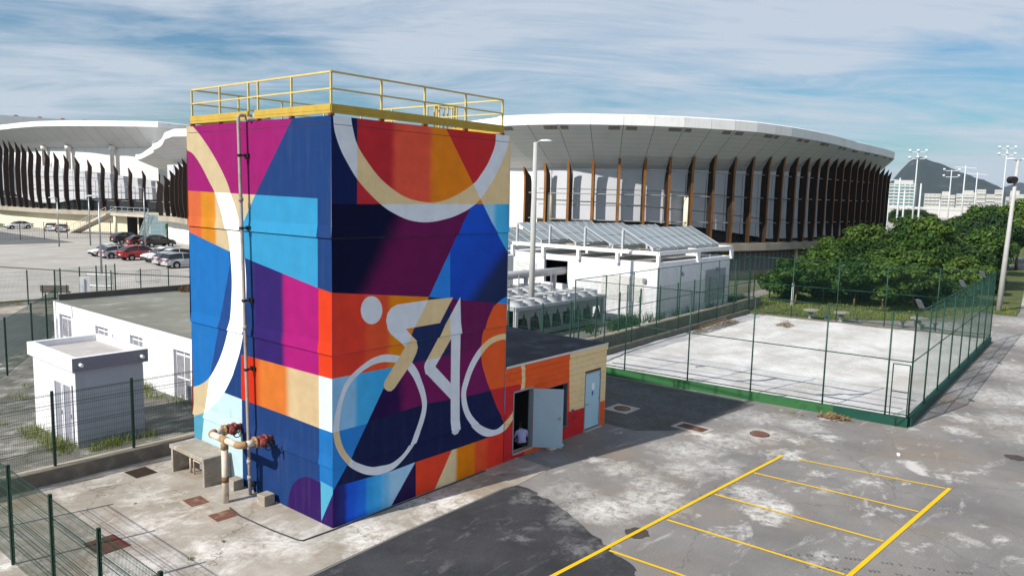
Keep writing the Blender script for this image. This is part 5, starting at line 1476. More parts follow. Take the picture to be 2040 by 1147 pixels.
def arena(name, label, vis, close, cfg):
    P = [Vector(p) for p in vis + close]
    n, nv = len(P), len(vis)
    nrm = []
    for i in range(n):
        t = (P[(i + 1) % n] - P[i - 1]).normalized()
        nrm.append(Vector((t.y, -t.x)))
    root = thing(name, label, 'arena', (P[0].x, P[0].y, 0))
    O = P[0]

    def W(i, off, z):
        i %= n
        q = P[i] + nrm[i] * off - O
        return (q.x, q.y, z)

    def val(k, i): return interp(cfg[k], i) if isinstance(cfg[k], list) else cfg[k]
    zp = cfg['zp']
    ci = cfg['soff_in']

    def rim(i): return val('rim_off', i)

    def seg_pts(i, t, off_fn, z_fn):
        a, b = Vector(W(i, off_fn(i), z_fn(i))), Vector(W(i + 1, off_fn(i + 1), z_fn(i + 1)))
        return a.lerp(b, t)
    zin = lambda i: val('soff_z', i)
    zr0 = lambda i: val('rim_z', i)
    zr1 = lambda i: val('rim_z', i) + val('fascia', i)
    sm = lambda i: .35 * rim(i) + .65 * (-ci)
    zmid = lambda i: zin(i) + (zr0(i) - zin(i)) * .30
    g0, g1 = .007, .993
    hid = {k: MB() for k in ('soffit', 'fascia', 'wall', 'plinth')}
    for i in range(n):
        vis_b = i < nv - 1
        rows = [(lambda j: -ci, zin), (sm, zmid), (rim, zr0)]
        tgt = MB() if vis_b else hid['soffit']
        a, b = (g0, g1) if vis_b else (0, 1)
        for (o0, z0), (o1, z1) in zip(rows[:-1], rows[1:]):
            tgt.face([seg_pts(i, a, o0, z0), seg_pts(i, b, o0, z0), seg_pts(i, b, o1, z1), seg_pts(i, a, o1, z1)])
        if vis_b:
            sp_ = tgt.build('soffit_panel', SOFF, root)
            if cfg.get('vents'):   # dark air grille under the rim
                u0, u1 = ((.1, .45), (.5, .95), (.05, .3), (.55, .9))[i % 4]
                dn = Vector((0, 0, -.03))
                fo = lambda f: (lambda j: sm(j) + (rim(j) - sm(j)) * f)
                fz = lambda f: (lambda j: zmid(j) + (zr0(j) - zmid(j)) * f)
                MB().face([seg_pts(i, u0, fo(.86), fz(.86)) + dn, seg_pts(i, u1, fo(.86), fz(.86)) + dn, seg_pts(i, u1, fo(.97), fz(.97)) + dn, seg_pts(i, u0, fo(.97), fz(.97)) + dn]).build('vent_grille', mat('grille_brown', '#86807a', .8, .25, 4), sp_)
        f = MB() if vis_b else hid['fascia']
        r_in = lambda j: rim(j) - .35
        f.face([seg_pts(i, a * .5, rim, zr0), seg_pts(i, b + (1 - b) * .5, rim, zr0), seg_pts(i, b + (1 - b) * .5, rim, zr1), seg_pts(i, a * .5, rim, zr1)])
        f.face([seg_pts(i, a * .5, rim, zr1), seg_pts(i, b + (1 - b) * .5, rim, zr1), seg_pts(i, b + (1 - b) * .5, r_in, lambda j: zr1(j) + .12), seg_pts(i, a * .5, r_in, lambda j: zr1(j) + .12)])
        if vis_b: f.build('fascia_panel', FASC, root)
        # dark joint backing just behind the cladding
        hid['wall'].face([W(i, -cfg['wall_in'], zp - .2), W(i + 1, -cfg['wall_in'], zp - .2), W(i + 1, -cfg['wall_in'], zin(i + 1) + .4), W(i, -cfg['wall_in'], zin(i) + .4)])
        # plinth: edge slab and the wall under it
        hid['plinth'].face([W(i, .7, zp - .75), W(i + 1, .7, zp - .75), W(i + 1, .7, zp), W(i, .7, zp)])
        hid['plinth'].face([W(i, .7, zp), W(i + 1, .7, zp), W(i + 1, -cfg['wall_in'], zp), W(i, -cfg['wall_in'], zp)])
        hid['plinth'].face([W(i, .7, zp - .75), W(i, -.7, zp - .85), W(i + 1, -.7, zp - .85), W(i + 1, .7, zp - .75)])
        hid['plinth'].face([W(i, -.7, -.02), W(i + 1, -.7, -.02), W(i + 1, -.7, zp - .85), W(i, -.7, zp - .85)], 1)
        if vis_b:
            zb, zt = val('scr_b', i), val('scr_t', i); zb2, zt2 = val('scr_b', i + 1), val('scr_t', i + 1)
            so = -cfg['scr_in']
            q = []
            for o_ in (so, so - .06):
                A, B = Vector(W(i, o_, 0)), Vector(W(i + 1, o_, 0))
                l, r_ = A.lerp(B, .02), A.lerp(B, .98)
                q.append([(l.x, l.y, zb), (r_.x, r_.y, zb2), (r_.x, r_.y, zt2), (l.x, l.y, zt)])
            rows_z = cfg['rows']
            # cut the screen into rows of panes
            lv = [0] + [r for r in rows_z] + [1]
            for ra, rb in zip(lv[:-1], lv[1:]):
                k = MB()
                def pt(s, u, v):
                    l0, r0, r1, l1 = [Vector(x) for x in q[s]]
                    return l0.lerp(r0, u).lerp(l1.lerp(r1, u), v)
                va, vb = ra + .006, rb - .006
                k.hexa([pt(0, 0, va), pt(0, 1, va), pt(1, 1, va), pt(1, 0, va), pt(0, 0, vb), pt(0, 1, vb), pt(1, 1, vb), pt(1, 0, vb)])
                k.build('screen_pane', SCREEN, root)
            go = so - .5
            MB().face([W(i, go, zp + .02), W(i + 1, go, zp + .02), W(i + 1, go, max(zb2, zp + .4) + .5), W(i, go, max(zb, zp + .4) + .5)]).build('glazing', cfg['low_m'](i), root)
    MB_ = hid['soffit']
    if MB_.f: MB_.build('soffit', SOFF, root)
    if hid['fascia'].f: hid['fascia'].build('fascia', FASC, root)
    # backing behind panel joints
    bk = MB()
    for i in range(nv - 1):
        for (o0, z0), (o1, z1) in zip([(lambda j: -ci, zin), (sm, zmid)], [(sm, zmid), (rim, zr0)]):
            p = [seg_pts(i, 0, o0, z0), seg_pts(i, 1, o0, z0), seg_pts(i, 1, o1, z1), seg_pts(i, 0, o1, z1)]
            bk.face([v_ + Vector((0, 0, .12)) for v_ in p])
    bk.build('soffit_backing', mat('joint_dark', '#56565a', .9), root)
    hid['wall'].build('inner_wall', cfg.get('wall_m', WHITEWALL), root)
    hid['plinth'].build('plinth', [PLC, cfg.get('base_m', PLW)], root)
    # roof
    rf = MB()
    cen = Vector((0, 0))
    for p in P: cen += p
    cen = cen / n - O
    zc = sum(zr1(i) for i in range(n)) / n + cfg.get('dome', 1.5)
    for i in range(n):
        a, b = W(i, rim(i) - .35, zr1(i) + .12), W((i + 1) % n, rim((i + 1) % n) - .35, zr1((i + 1) % n) + .12)
        rf.face([a, b, (cen.x, cen.y, zc)])
    rf.build('roof', FASC, root)
    # timber fins
    for i in range(nv):
        z0, z1 = zp - .12, val('fin_t', i)
        h = z1 - z0
        t = Vector((-nrm[i].y, nrm[i].x)) * cfg.get('fin_w', .10)
        cv = cfg['curve']
        prof = [(.22, z0, .52), (.32 + .35 * cv, z0 + .25 * h, .82), (.30 + cv * .4, z0 + .6 * h, .86), (.32 + cv * .12, z0 + .8 * h, .84), (.34, z0 + .87 * h, .76), (.50, z1, .03)]
        k = MB()
        base = len(k.v)
        for (o1, z, w) in prof:
            for sgn in (1, -1):
                for oo in (o1, o1 - w):
                    q = P[i] + nrm[i] * (oo + .25) + t * sgn - O
                    k.v.append((q.x, q.y, z))
        for r in range(len(prof) - 1):
            a = r * 4; b = a + 4
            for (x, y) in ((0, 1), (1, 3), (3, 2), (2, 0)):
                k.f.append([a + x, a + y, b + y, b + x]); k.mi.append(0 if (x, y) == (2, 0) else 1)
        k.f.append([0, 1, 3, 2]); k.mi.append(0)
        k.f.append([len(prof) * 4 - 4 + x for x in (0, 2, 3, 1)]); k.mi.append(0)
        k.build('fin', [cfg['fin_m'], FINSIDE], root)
    for zt in cfg['ties']:
        pts = [W(i, .1, zt) for i in range(nv) if val('fin_t', i) > zt + 1]
        MB().tube(pts, .05, 5).build('tie_rail', TIE, root)
    return root, P, nrm


R_VIS = [(51.4, 35.3), (51.5, 32.9), (52.0, 30.5), (52.9, 28.3), (54.2, 26.2), (55.8, 24.3), (57.5, 22.6), (59.5, 21.2), (61.5, 19.9), (63.7, 18.8), (66.0, 17.9), (68.3, 17.1), (70.6, 16.5), (73.0, 16.0), (75.4, 15.6), (77.8, 15.3), (80.3, 15.1), (82.7, 14.9), (85.1, 14.8), (87.6, 14.7), (90.0, 14.6), (92.4, 14.6), (94.9, 14.6), (97.3, 14.6), (99.7, 14.7), (102.2, 14.8), (104.6, 14.9), (107.0, 15.1)]
R_CLOSE = [(112, 16.5), (117, 20), (121, 26), (122, 34), (119, 43), (112, 50), (102, 55), (90, 57), (78, 57), (67, 54.5), (58.5, 49.5), (53.5, 43)]
SHUT = mat('shutter_dark', '#2a2c30', .6, .15, 2)
BRNW = mat('brown_wall', '#7d7568', .85, .1, .6)
arena_r, RP, RN = arena('round_arena', 'large round arena with white roof rim and orange timber fins behind the plant building', R_VIS, R_CLOSE, dict(
    zp=3.9, soff_in=1.4, soff_z=[(0, 11.1), (9, 11.3), (27, 12.6), (40, 11.1)], rim_off=[(0, 4.3), (9, 3.4), (18, 1.9), (27, .9), (33, .9), (40, 4.0)], rim_z=[(0, 15.05), (9, 14.95), (18, 14.5), (27, 14.6), (40, 15.05)], fascia=.9,
    wall_in=1.45, scr_in=.75, scr_b=[(0, 6.0), (5, 6.0), (8, 5.4), (10, 4.8), (12, 4.2), (27, 4.1)], scr_t=[(0, 10.9), (9, 11.0), (27, 11.6)], rows=[.3, .62],
    fin_t=[(0, 11.2), (1, 11.6), (4, 12.1), (7, 12.5), (8, 13.0), (9, 12.6), (13, 13.2), (20, 14.0), (27, 12.8)], ties=(6.0, 8.6, 11.0), vents=True, fin_w=.13, curve=.0, fin_m=WOODF, base_m=PLC,
    low_m=lambda i: BRNW if i < 3 else (SHUT if i < 10 else GLASSD)))
# roller shutters under the plinth
for i in range(8, 16):
    A = RP[i] - RN[i] * .66 - RP[0]; B = RP[i + 1] - RN[i + 1] * .66 - RP[0]
    sh = bpy.data.objects.new('shutter', None); COL.objects.link(sh); sh.parent = arena_r; sh.location = (0, 0, 0)
    MB().face([(A.x, A.y, .9), (B.x, B.y, .9), (B.x, B.y, 2.85), (A.x, A.y, 2.85)]).build('opening', SHUT, sh)
    for j in range(9):
        z = .95 + j * .215
        MB().beam((A.x, A.y - .05, z), (B.x, B.y - .05, z), .05, .10).build('slat', mat('slat_grey', '#9499a2', .6), sh)
    for t in (0, .33, .66):
        q = A.lerp(B, t)
        MB().box(q.x - .05, q.x + .05, q.y - .13, q.y - .05, .9, 2.86).build('mullion', mat('slat_grey', '#9499a2'), sh)
for k, i in enumerate((1, 7, 14)):
    q = RP[i] - RN[i] * .2 - RP[0]
    MB().tube([(q.x, q.y, 0 if i > 8 else 3.9), (q.x, q.y, 3.1 if i > 8 else 8.5)], .38 if i < 8 else .2, 12).build('column', PLW, arena_r, True)

CAMP = Vector((-11.2367, -14.982))
K1, K2 = 1.18, 1.13
zk = lambda z, k: 8.35 + k * (z - 8.35)
L_VIS = [(33.3, 133.4), (33.5, 131.1), (33.6, 128.9), (33.8, 126.6), (33.9, 124.3), (34.1, 122.0), (34.4, 119.7), (34.8, 117.4), (35.3, 115.2), (35.9, 113.0), (36.6, 110.8), (37.5, 108.7), (38.5, 106.6), (39.5, 104.5), (40.7, 102.5), (41.8, 100.5), (43.0, 98.6)]
L_VIS = [tuple(CAMP + K1 * (Vector(p) - CAMP)) for p in [(34.0, 140.5), (33.5, 138), (33.3, 135.7)] + L_VIS]
L_CLOSE = [(55.5, 119.5), (60, 121), (70, 126), (85, 137), (95, 152), (92, 170), (78, 181), (60, 183), (48, 176)]
arena_l, LP, LN = arena('wavy_arena', 'white arena with dark curved timber fins beyond the car park stairs', L_VIS, L_CLOSE, dict(
    zp=3.7, soff_in=2.7, soff_z=15.0, rim_off=[(0, 1.9), (19, 2.2), (24, 1.6), (29, 1.8)], rim_z=[(0, 18.0), (10, 18.4), (19, 18.3), (29, 18)], fascia=.85, wall_in=2.8, scr_in=.9,
    scr_b=[(0, 7), (3, 6.6), (6, 5.2), (8, 4.6), (10, 4.7), (12, 5.5), (14, 5.9), (19, 5.9)], scr_t=[(0, 14), (3, 13.6), (8, 11.8), (14, 10.6), (19, 9.2)], rows=[.33, .66],
    fin_t=[(0, 17), (3, 16.6), (6, 16), (9, 14.7), (12, 13.5), (15, 12.2), (18, 10.9), (19, 10.4)], ties=(5.6, 8.0, 10.4), curve=.9, fin_m=WOODD, base_m=PLW,
    low_m=lambda i: GLASSD if i < 14 else SHUT))
for i, o_ in ((8, 2.1), (11, 2.1), (15, 2.1)):
    q = LP[i] - LN[i] * o_ - LP[0]
    MB().tube([(q.x, q.y, 3.7), (q.x, q.y, 14.6), (q.x, q.y, 14.62), (q.x, q.y, 15.3)], [.36, .36, .55, .55], 12).build('column', WHITEWALL, arena_l, True)

M_VIS = [(37.9, 87.2), (37.95, 85.4), (37.8, 83.4), (37.4, 81.3), (36.9, 79.3), (36.3, 77.1), (36.0, 74.8)]
M_VIS = [tuple(CAMP + K2 * (Vector(p) - CAMP)) for p in M_VIS]
M_CLOSE = [(43.2, 83), (45, 76), (50, 69.5), (58, 66), (68, 66), (78, 70), (84, 79), (84, 90), (77, 99), (66, 104), (55, 104.5), (47, 102)]
arena_m, MP, MN = arena('middle_arena', 'arena lobe with dark timber fins seen beside the left edge of the tower', M_VIS, M_CLOSE, dict(
    zp=3.9, soff_in=1.6, soff_z=12.0, rim_off=[(0, 1.2), (3, 2.2), (6, 3.2), (12, 2), (18, 1.2)], rim_z=[(0, 13.6), (6, 14.9), (12, 15), (18, 14)], fascia=.9, wall_in=1.7, scr_in=.8,
    scr_b=5.0, scr_t=11.6, rows=[.33, .66], fin_t=[(0, 9.2), (3, 11.4), (6, 12.6)], ties=(6.0, 8.4, 10.6), curve=.6, fin_m=WOODD, base_m=WHITEWALL, low_m=lambda i: GLASSD))
# sweeping canopy between the two arenas
cn = thing('entrance_canopy', 'white swooping canopy edge linking the two left arenas over the stairs', 'canopy', (44.5, 100.2, 0))
prof = [(-1.0, -6.0, 14.7, 15.7), (-.6, -1.0, 14.2, 15.3), (0, 4, 13.2, 14.2), (.9, 9, 12.6, 13.4), (2.4, 14, 12.5, 13.3), (4.4, 19, 12.9, 13.6)]
k = MB()
for (x0, y0, a0, b0), (x1, y1, a1, b1) in zip(prof[:-1], prof[1:]):
    k.face([(x0, y0, a0), (x1, y1, a1), (x1, y1, b1), (x0, y0, b0)])
    k.face([(x0, y0, b0), (x1, y1, b1), (x1 + 7, y1 + 2, b1 + .3), (x0 + 7, y0 + 2, b0 + .3)])
k.build('canopy_edge', FASC, cn)
k = MB()
for (x0, y0, a0, b0), (x1, y1, a1, b1) in zip(prof[:-1], prof[1:]):
    k.face([(x0, y0, a0), (x0 + 7, y0 + 2, a0 - 2.2), (x1 + 7, y1 + 2, a1 - 2.2), (x1, y1, a1)])
k.build('soffit', SOFF, cn)

# stairs and platform at the left arena
SST = mat('stair_steel', '#9fb3b8', .5, .1, 2)
SCN = mat('stair_concrete', '#b9b1a2', .85, .12, 1)
plat = thing('entrance_platform', 'raised concrete entrance platform on white columns below the arenas', 'platform', (45, 108, 0))
MB().prism([(-1.4, 9.5), (.0, -.4), (4.2, -1.6), (9, 3), (7, 11)], 3.35, 3.75).build('slab', SCN, plat)
for x, y in ((-.9, 8.6), (.35, .4), (3.8, -.9), (4.5, 7)): MB().tube([(x, y, 0), (x, y, 3.35)], .28, 12).build('column', PLW, plat, True)
for a, b in (((-1.35, 9.2), (.05, -.3)), ((.05, -.3), (.3, -.4)), ((3.9, -1.5), (8.6, 2.8))):
    for z in (4.25, 4.8): MB().beam((*a, z), (*b, z), .05).build('rail', SST, plat)
    L_ = (Vector(b) - Vector(a)).length; nn = max(1, int(L_ / 1.6))
    for j in range(nn + 1):
        q = lerp(a, b, j / nn); MB().box(q[0] - .03, q[0] + .03, q[1] - .03, q[1] + .03, 3.75, 4.82).build('baluster', SST, plat)
for i in range(5):
    q = lerp((6.5, 2), (2, 9), i / 4); MB().box(q[0] - .8, q[0] + .8, q[1] - .1, q[1] + .1, 0, 3.3).build('back_panel', SHUT, plat)


def stair(name, label, foot, top, width, z1, m, steps=18):
    a, b = Vector(foot), Vector(top)
    d = (b - a); L_ = d.length; d /= L_; s = Vector((-d.y, d.x))
    st = thing(name, label, 'stairs', (a.x, a.y, 0), math.atan2(d.y, d.x))
    for i in range(steps):
        x0 = L_ * i / steps
        MB().box(x0, x0 + L_ / steps + .1, -width / 2, width / 2, z1 * (i + 1) / steps - .14, z1 * (i + 1) / steps).build('step', m, st)
    for sg in (-1, 1):
        y = sg * (width / 2 + .06)
        MB().beam((-.1, y, -.05), (L_, y, z1 - .1), .1, .32).build('stringer', m, st)
        MB().beam((0, y, 1.0), (L_, y, z1 + 1.0), .06, .06).build('handrail', m, st)
        MB().beam((0, y, .55), (L_, y, z1 + .55), .04, .04).build('handrail', m, st)
        for i in range(7): MB().box(L_ * i / 6 - .03, L_ * i / 6 + .03, y - .03, y + .03, z1 * i / 6, z1 * i / 6 + 1.0).build('baluster', m, st)
    return st


stair('wide_stair', 'wide grey steel stair rising to the entrance platform behind the dark cars', (43.0, 101.6), (47.0, 106.7), 3.6, 3.7, SST, 20)
stair('side_stair', 'narrow concrete side stair descending along the arena base', (42.0, 128.6), (43.9, 117.6), 1.7, 3.7, SCN, 18)
ivy_seed = 5
DKFENCE = mat('dark_fence', '#3a3c3c', .6, .1)
mesh_fence([(-3 + 3.2 * i, 113.0) for i in range(15)], .04, 2.5, 'thin dark fence across the car park in front of the left arena', dx=.30, r=.012, wm=DKFENCE, pm=DKFENCE, dz=[.1, 1.3, 2.4], fold=False, pw=.09)

# ------------------------------------------------------------------ left road side: fences, bench, barriers
mesh_fence([(-3.5, 17.2), (-.4, 21.9), (1.8, 25.6), (3.4, 28.4), (4.6, 30.6)], .2, 2.45, 'green mesh fence curving along the grey road', dx=.07, r=.004, fold=False, pm=GREENP, wm=GREENL, dz=[.1, .5, .9, 1.3, 1.7, 2.1, 2.4])
mesh_fence([(-4.5, 43.2), (0.5, 43.3), (5.4, 43.0), (7.2, 42.8), (8.6, 42.0), (9.2, 42.7), (10.6, 43.1), (11.8, 43.3), (12.6, 43.6), (13.4, 44.0)], .2, 2.3, 'green mesh fence with close posts in front of the park bench', dx=.07, r=.0045, fold=False, pm=GREENL, wm=GREENL, dz=[.1, .5, .9, 1.3, 1.7, 2.2])
mesh_fence([(13.6, 45.2), (15.8, 45.2), (17.9, 45.0), (20.6, 45.6), (24, 46)], .05, 1.85, 'low dark mesh fence along the pale car park kerb', dx=.16, r=.006, fold=False, pm=GREENP, wm=DKFENCE, dz=[.1, .9, 1.75])
kb = thing('car_park_kerb', 'low concrete kerb between the weeds and the pale car park', 'kerb', (-20, 44.6, 0)); MB().box(0, 45, 0, .25, 0, .32).build('kerb_stone', PLC, kb)
lk = thing('lot_kerb', 'thin dark kerb line curving across the pale car park', 'kerb', (0, 0, 0)); MB().tube([(-20, 95, .05), (10, 81, .05), (19.3, 61, .05), (24, 53, .05), (26, 49, .05)], .09, 5).build('kerb_line', DKFENCE, lk)
bench = thing('park_bench', 'dark slatted park bench seen from behind at the car park edge', 'bench', (10.2, 46.4, .03), rad(-37))
DWOOD = mat('bench_wood', '#4c3f33', .8, .25, 6)
for i in range(3): MB().box(-.95, .95, -.28 + i * .17, -.14 + i * .17, .42, .46).build('seat_slat', DWOOD, bench)
for i in range(3): MB().box(-.95, .95, -.33, -.29, .55 + i * .14, .66 + i * .14).build('back_slat', DWOOD, bench)
for x in (-.8, 0, .8):
    MB().box(x - .03, x + .03, -.34, -.335 + .05, 0.0, 1.0).build('leg', BLACK, bench); MB().box(x - .03, x + .03, .15, .2, 0, .42).build('leg', BLACK, bench)
sg = thing('sign_board', 'plain white upright board by the green mesh fence', 'sign', (10.5, 42.0, .2), rad(-30)); MB().box(-.32, .32, -.03, .03, 0.05, 1.75).build('board', WHITEW, sg); MB().box(-.03, .03, -.07, -.03, 0, 1.6).build('post', STEEL, sg)
for k, (x, y, rz, lab) in enumerate(((19.2, 51.3, .08, 'grey tubular crowd barrier standing alone on the pale car park'), (14.9, 50.6, -.9, 'grey tubular crowd barrier behind the green mesh fence'))):
    br = thing('crowd_barrier', lab, 'barrier', (x, y, .03), rz, 'crowd barriers')
    MB().tube([(-1.1, 0, .15), (-1.1, 0, .95), (-1.0, 0, 1.08), (1.0, 0, 1.08), (1.1, 0, .95), (1.1, 0, .15), (-1.1, 0, .15)], .022, 6).build('frame', STEEL, br)
    for i in range(13): MB().tube([(-.95 + i * .158, 0, .15), (-.95 + i * .158, 0, 1.08)], .011, 5).build('bar', STEEL, br)
    for x_ in (-.8, .8): MB().box(x_ - .03, x_ + .03, -.3, .3, 0, .04).build('foot', STEEL, br)
WPAINT = mat('white_road_paint', '#dcdcd8', .8, .1, 3)
for a, b in (((-.7, 25.2), (.1, 24.3)), ((-.9, 23.0), (.0, 23.5))): line(a, b, .22, 'painted_arrow', .212, WPAINT, road)

# ------------------------------------------------------------------ cars
def paintm(name, col):
    m = mat('car_' + name, col, .28, .02, 1, spec=.6)
    m.node_tree.nodes['Principled BSDF'].inputs['Coat Weight'].default_value = .6
    return m


GLASS = mat('car_glass', '#14181c', .08, .02, 1, spec=.8)
TYRE = mat('tyre', '#141414', .85, .1, 10)
RIMM = mat('wheel_rim', '#b4b6ba', .35, .05, 4, metal=.7)
REDL = mat('tail_light', '#a01418', .3, .05)
WHL = mat('head_light', '#e8ecee', .2, .03)
CLAD = mat('black_trim', '#222326', .7, .05)
# side profiles: (x, z_sill, z_belt, z_roof or None)
CARS = dict(
    hatch=dict(L=4.0, W=1.7, body=[(-2.0, .42, .78), (-1.97, .30, .95), (-1.5, .24, .98), (-.5, .22, .95), (.6, .22, .93), (.95, .24, .90), (1.7, .27, .78), (1.97, .34, .62), (2.0, .45, .52)], roof=[(-1.92, .96), (-1.35, 1.35), (-.8, 1.45), (0, 1.43), (.4, 1.33), (1.2, .90)], wb=1.25),
    wagon=dict(L=4.4, W=1.75, body=[(-2.2, .42, .80), (-2.17, .32, .98), (-1.5, .24, .98), (-.5, .22, .95), (.7, .22, .94), (1.05, .24, .91), (1.9, .27, .80), (2.17, .34, .64), (2.2, .45, .54)], roof=[(-2.12, .98), (-1.85, 1.45), (-1.0, 1.54), (.1, 1.50), (.5, 1.40), (1.12, .92)], wb=1.3),
    sedan=dict(L=4.4, W=1.75, body=[(-2.2, .42, .82), (-2.15, .32, .98), (-1.5, .24, 1.0), (-.5, .22, .94), (.7, .22, .92), (1.0, .24, .89), (1.9, .27, .76), (2.17, .34, .6), (2.2, .45, .5)], roof=[(-1.75, .99), (-1.0, 1.36), (-.5, 1.45), (.15, 1.44), (.5, 1.34), (1.15, .9)], wb=1.3),
    suv=dict(L=4.5, W=1.85, body=[(-2.25, .48, .9), (-2.2, .38, 1.08), (-1.5, .32, 1.10), (-.5, .30, 1.06), (.7, .30, 1.04), (1.0, .32, 1.02), (1.95, .35, .92), (2.22, .42, .74), (2.25, .52, .62)], roof=[(-2.15, 1.09), (-1.6, 1.50), (-.8, 1.64), (.1, 1.61), (.55, 1.47), (1.3, 1.02)], wb=1.35))


def make_car(kind, colour, label, loc, rz):
    c = CARS[kind]; W = c['W'] / 2
    t = thing('parked_car', label, 'car', (*loc, .03), rz, 'cars in the car park')
    k = MB(); n = len(c['body'])
    rows = []
    for (x, zs, zb) in c['body']:
        e = abs(x) / (c['L'] / 2)
        w = W * (1 - .16 * max(0, e - .55) / .45)
        zm = zs + (zb - zs) * .55
        ring = [(x, -w * .93, zs), (x, -w, zm), (x, -w * .94, zb), (x, 0, zb + .035), (x, w * .94, zb), (x, w, zm), (x, w * .93, zs)]
        rows.append(len(k.v)); k.v += ring
    for a, b in zip(rows[:-1], rows[1:]):
        for j in range(6): k.f.append([a + j, b + j, b + j + 1, a + j + 1]); k.mi.append(0)
        k.f.append([a + 6, b + 6, b, a]); k.mi.append(0)
    k.f.append([rows[0] + j for j in range(7)][::-1]); k.mi.append(0); k.f.append([rows[-1] + j for j in range(7)]); k.mi.append(0)
    pm = paintm(colour[0], colour[1])
    k.build('body', pm, t, True)
    # cabin: roof in paint, glass all round
    r = c['roof']; top = MB(); gl = MB()
    zb0 = lambda x: interp([(p[0], p[2]) for p in c['body']], x)
    wr = W * .74; wb = W * .93
    rp = r[1:-1]
    for (xa, za), (xb, zb_) in zip(rp[:-1], rp[1:]):
        top.hexa([(xa, -wr, za - .04), (xb, -wr, zb_ - .04), (xb, wr, zb_ - .04), (xa, wr, za - .04), (xa, -wr * .96, za + .015), (xb, -wr * .96, zb_ + .015), (xb, wr * .96, zb_ + .015), (xa, wr * .96, za + .015)])
    top.build('roof', pm, t, False)
    (x0, z0), (x1, z1) = r[0], r[1]; (x2, z2), (x3, z3) = r[-2], r[-1]
    MB().face([(x0, -wb, z0), (x1, -wr, z1), (x1, wr, z1), (x0, wb, z0)]).build('rear_window', GLASS, t); gl.face([(x3, wb, z3), (x2, wr, z2), (x2, -wr, z2), (x3, -wb, z3)])
    gl.build('windscreen', GLASS, t)
    for s in (-1, 1):
        side = [(x0, s * wb, z0), (x1, s * wr, z1)] + [(x, s * wr, z - .03) for x, z in rp[1:-1]] + [(x2, s * wr, z2), (x3, s * wb, z3)]
        MB().face(side if s < 0 else side[::-1]).build('side_window', GLASS, t)
        for xp in (x0 * .52 + x3 * .48,):
            zz = zb0(xp)
            MB().beam((xp, s * (wb + .012), zz), (xp, s * (wr + .022), interp(r, xp)), .06, .03).build('pillar', pm, t)
        for xw in (-c['wb'], c['wb']):
            wh = bpy.data.objects.new('wheel', None); COL.objects.link(wh); wh.parent = t; wh.location = (xw, s * (W - .1), .32)
            MB().tube([(0, -.11, 0), (0, .11, 0)], .32, 16).build('tyre', TYRE, wh)
            MB().tube([(0, s * .112, 0), (0, s * .125, 0)], .20, 12).build('rim', RIMM, wh)
            MB().tube([(xw, s * (W - .012), .34), (xw, s * (W + .008), .34)], .40, 16).build('wheel_arch', CLAD, t)
        e = c['L'] / 2
        zb_ = c['body'][0][2]
        MB().obox((-e + .06, s * (W * .70), zb_ + .02), (.14, .24, .24)).build('tail_light', REDL, t)
        MB().obox((e - .12, s * (W * .66), c['body'][-1][2] + .10), (.22, .34, .14)).build('headlight', WHL, t)
        MB().obox((x3 - .25, s * (W + .06), z3 + .08), (.12, .16, .12)).build('mirror', pm, t)
    MB().obox((-c['L'] / 2 + .03, 0, .42), (.1, c['W'] * .82, .2)).build('bumper', CLAD if kind == 'suv' else pm, t)
    MB().obox((c['L'] / 2 - .03, 0, .38), (.1, c['W'] * .82, .2)).build('bumper', CLAD, t)
    MB().obox((-c['L'] / 2 - .015, 0, .66), (.02, .45, .13)).build('number_plate', mat('plate_grey', '#c8cacc', .5), t)
    return t


WH, SI, RE, BK, DR, SG = ('white', '#e6e6e4'), ('silver', '#b4b6ba'), ('red', '#b01018'), ('black', '#0c0d10'), ('darkred', '#6a0a14'), ('pearl', '#cfd0d0')
pi = math.pi
make_car('hatch', WH, 'white hatchback next to the silver one, its bonnet towards the road', (27.6, 79.6), pi)
make_car('hatch', SI, 'silver hatchback between the white hatchback and the bright red car', (27.4, 76.3), 0.05)
make_car('suv', RE, 'bright red crossover parked tail-out in the front row', (28.3, 73.0), .03)
make_car('suv', WH, 'white crossover facing the road next to the bright red car', (29.3, 69.4), pi)
make_car('suv', SG, 'pale silver crossover between the white crossover and the silver hatchback', (29.0, 66.9), pi)
make_car('hatch', SI, 'silver hatchback parked between the pale crossover and the station wagon', (28.2, 64.9), 0)
make_car('wagon', SI, 'silver station wagon at the end of the row by the tower', (28.1, 62.3), 0)
make_car('suv', BK, 'black hatchback parked apart in the back row', (38.2, 98.6), .05)
make_car('hatch', DR, 'dark red hatchback between the two black cars', (37.9, 93.6), .05)
make_car('suv', BK, 'large black crossover in front of the wide stair', (38.7, 90.6), .05)
make_car('sedan', WH, 'white sedan by the cream arena wall, far from the others', (38.4, 143.5), pi)
make_car('sedan', WH, 'white sedan behind the fence with a silver sedan beside it', (41.0, 135.2), 1.1)
make_car('sedan', SI, 'silver sedan at the foot of the side stair', (41.2, 130.8), 1.1)

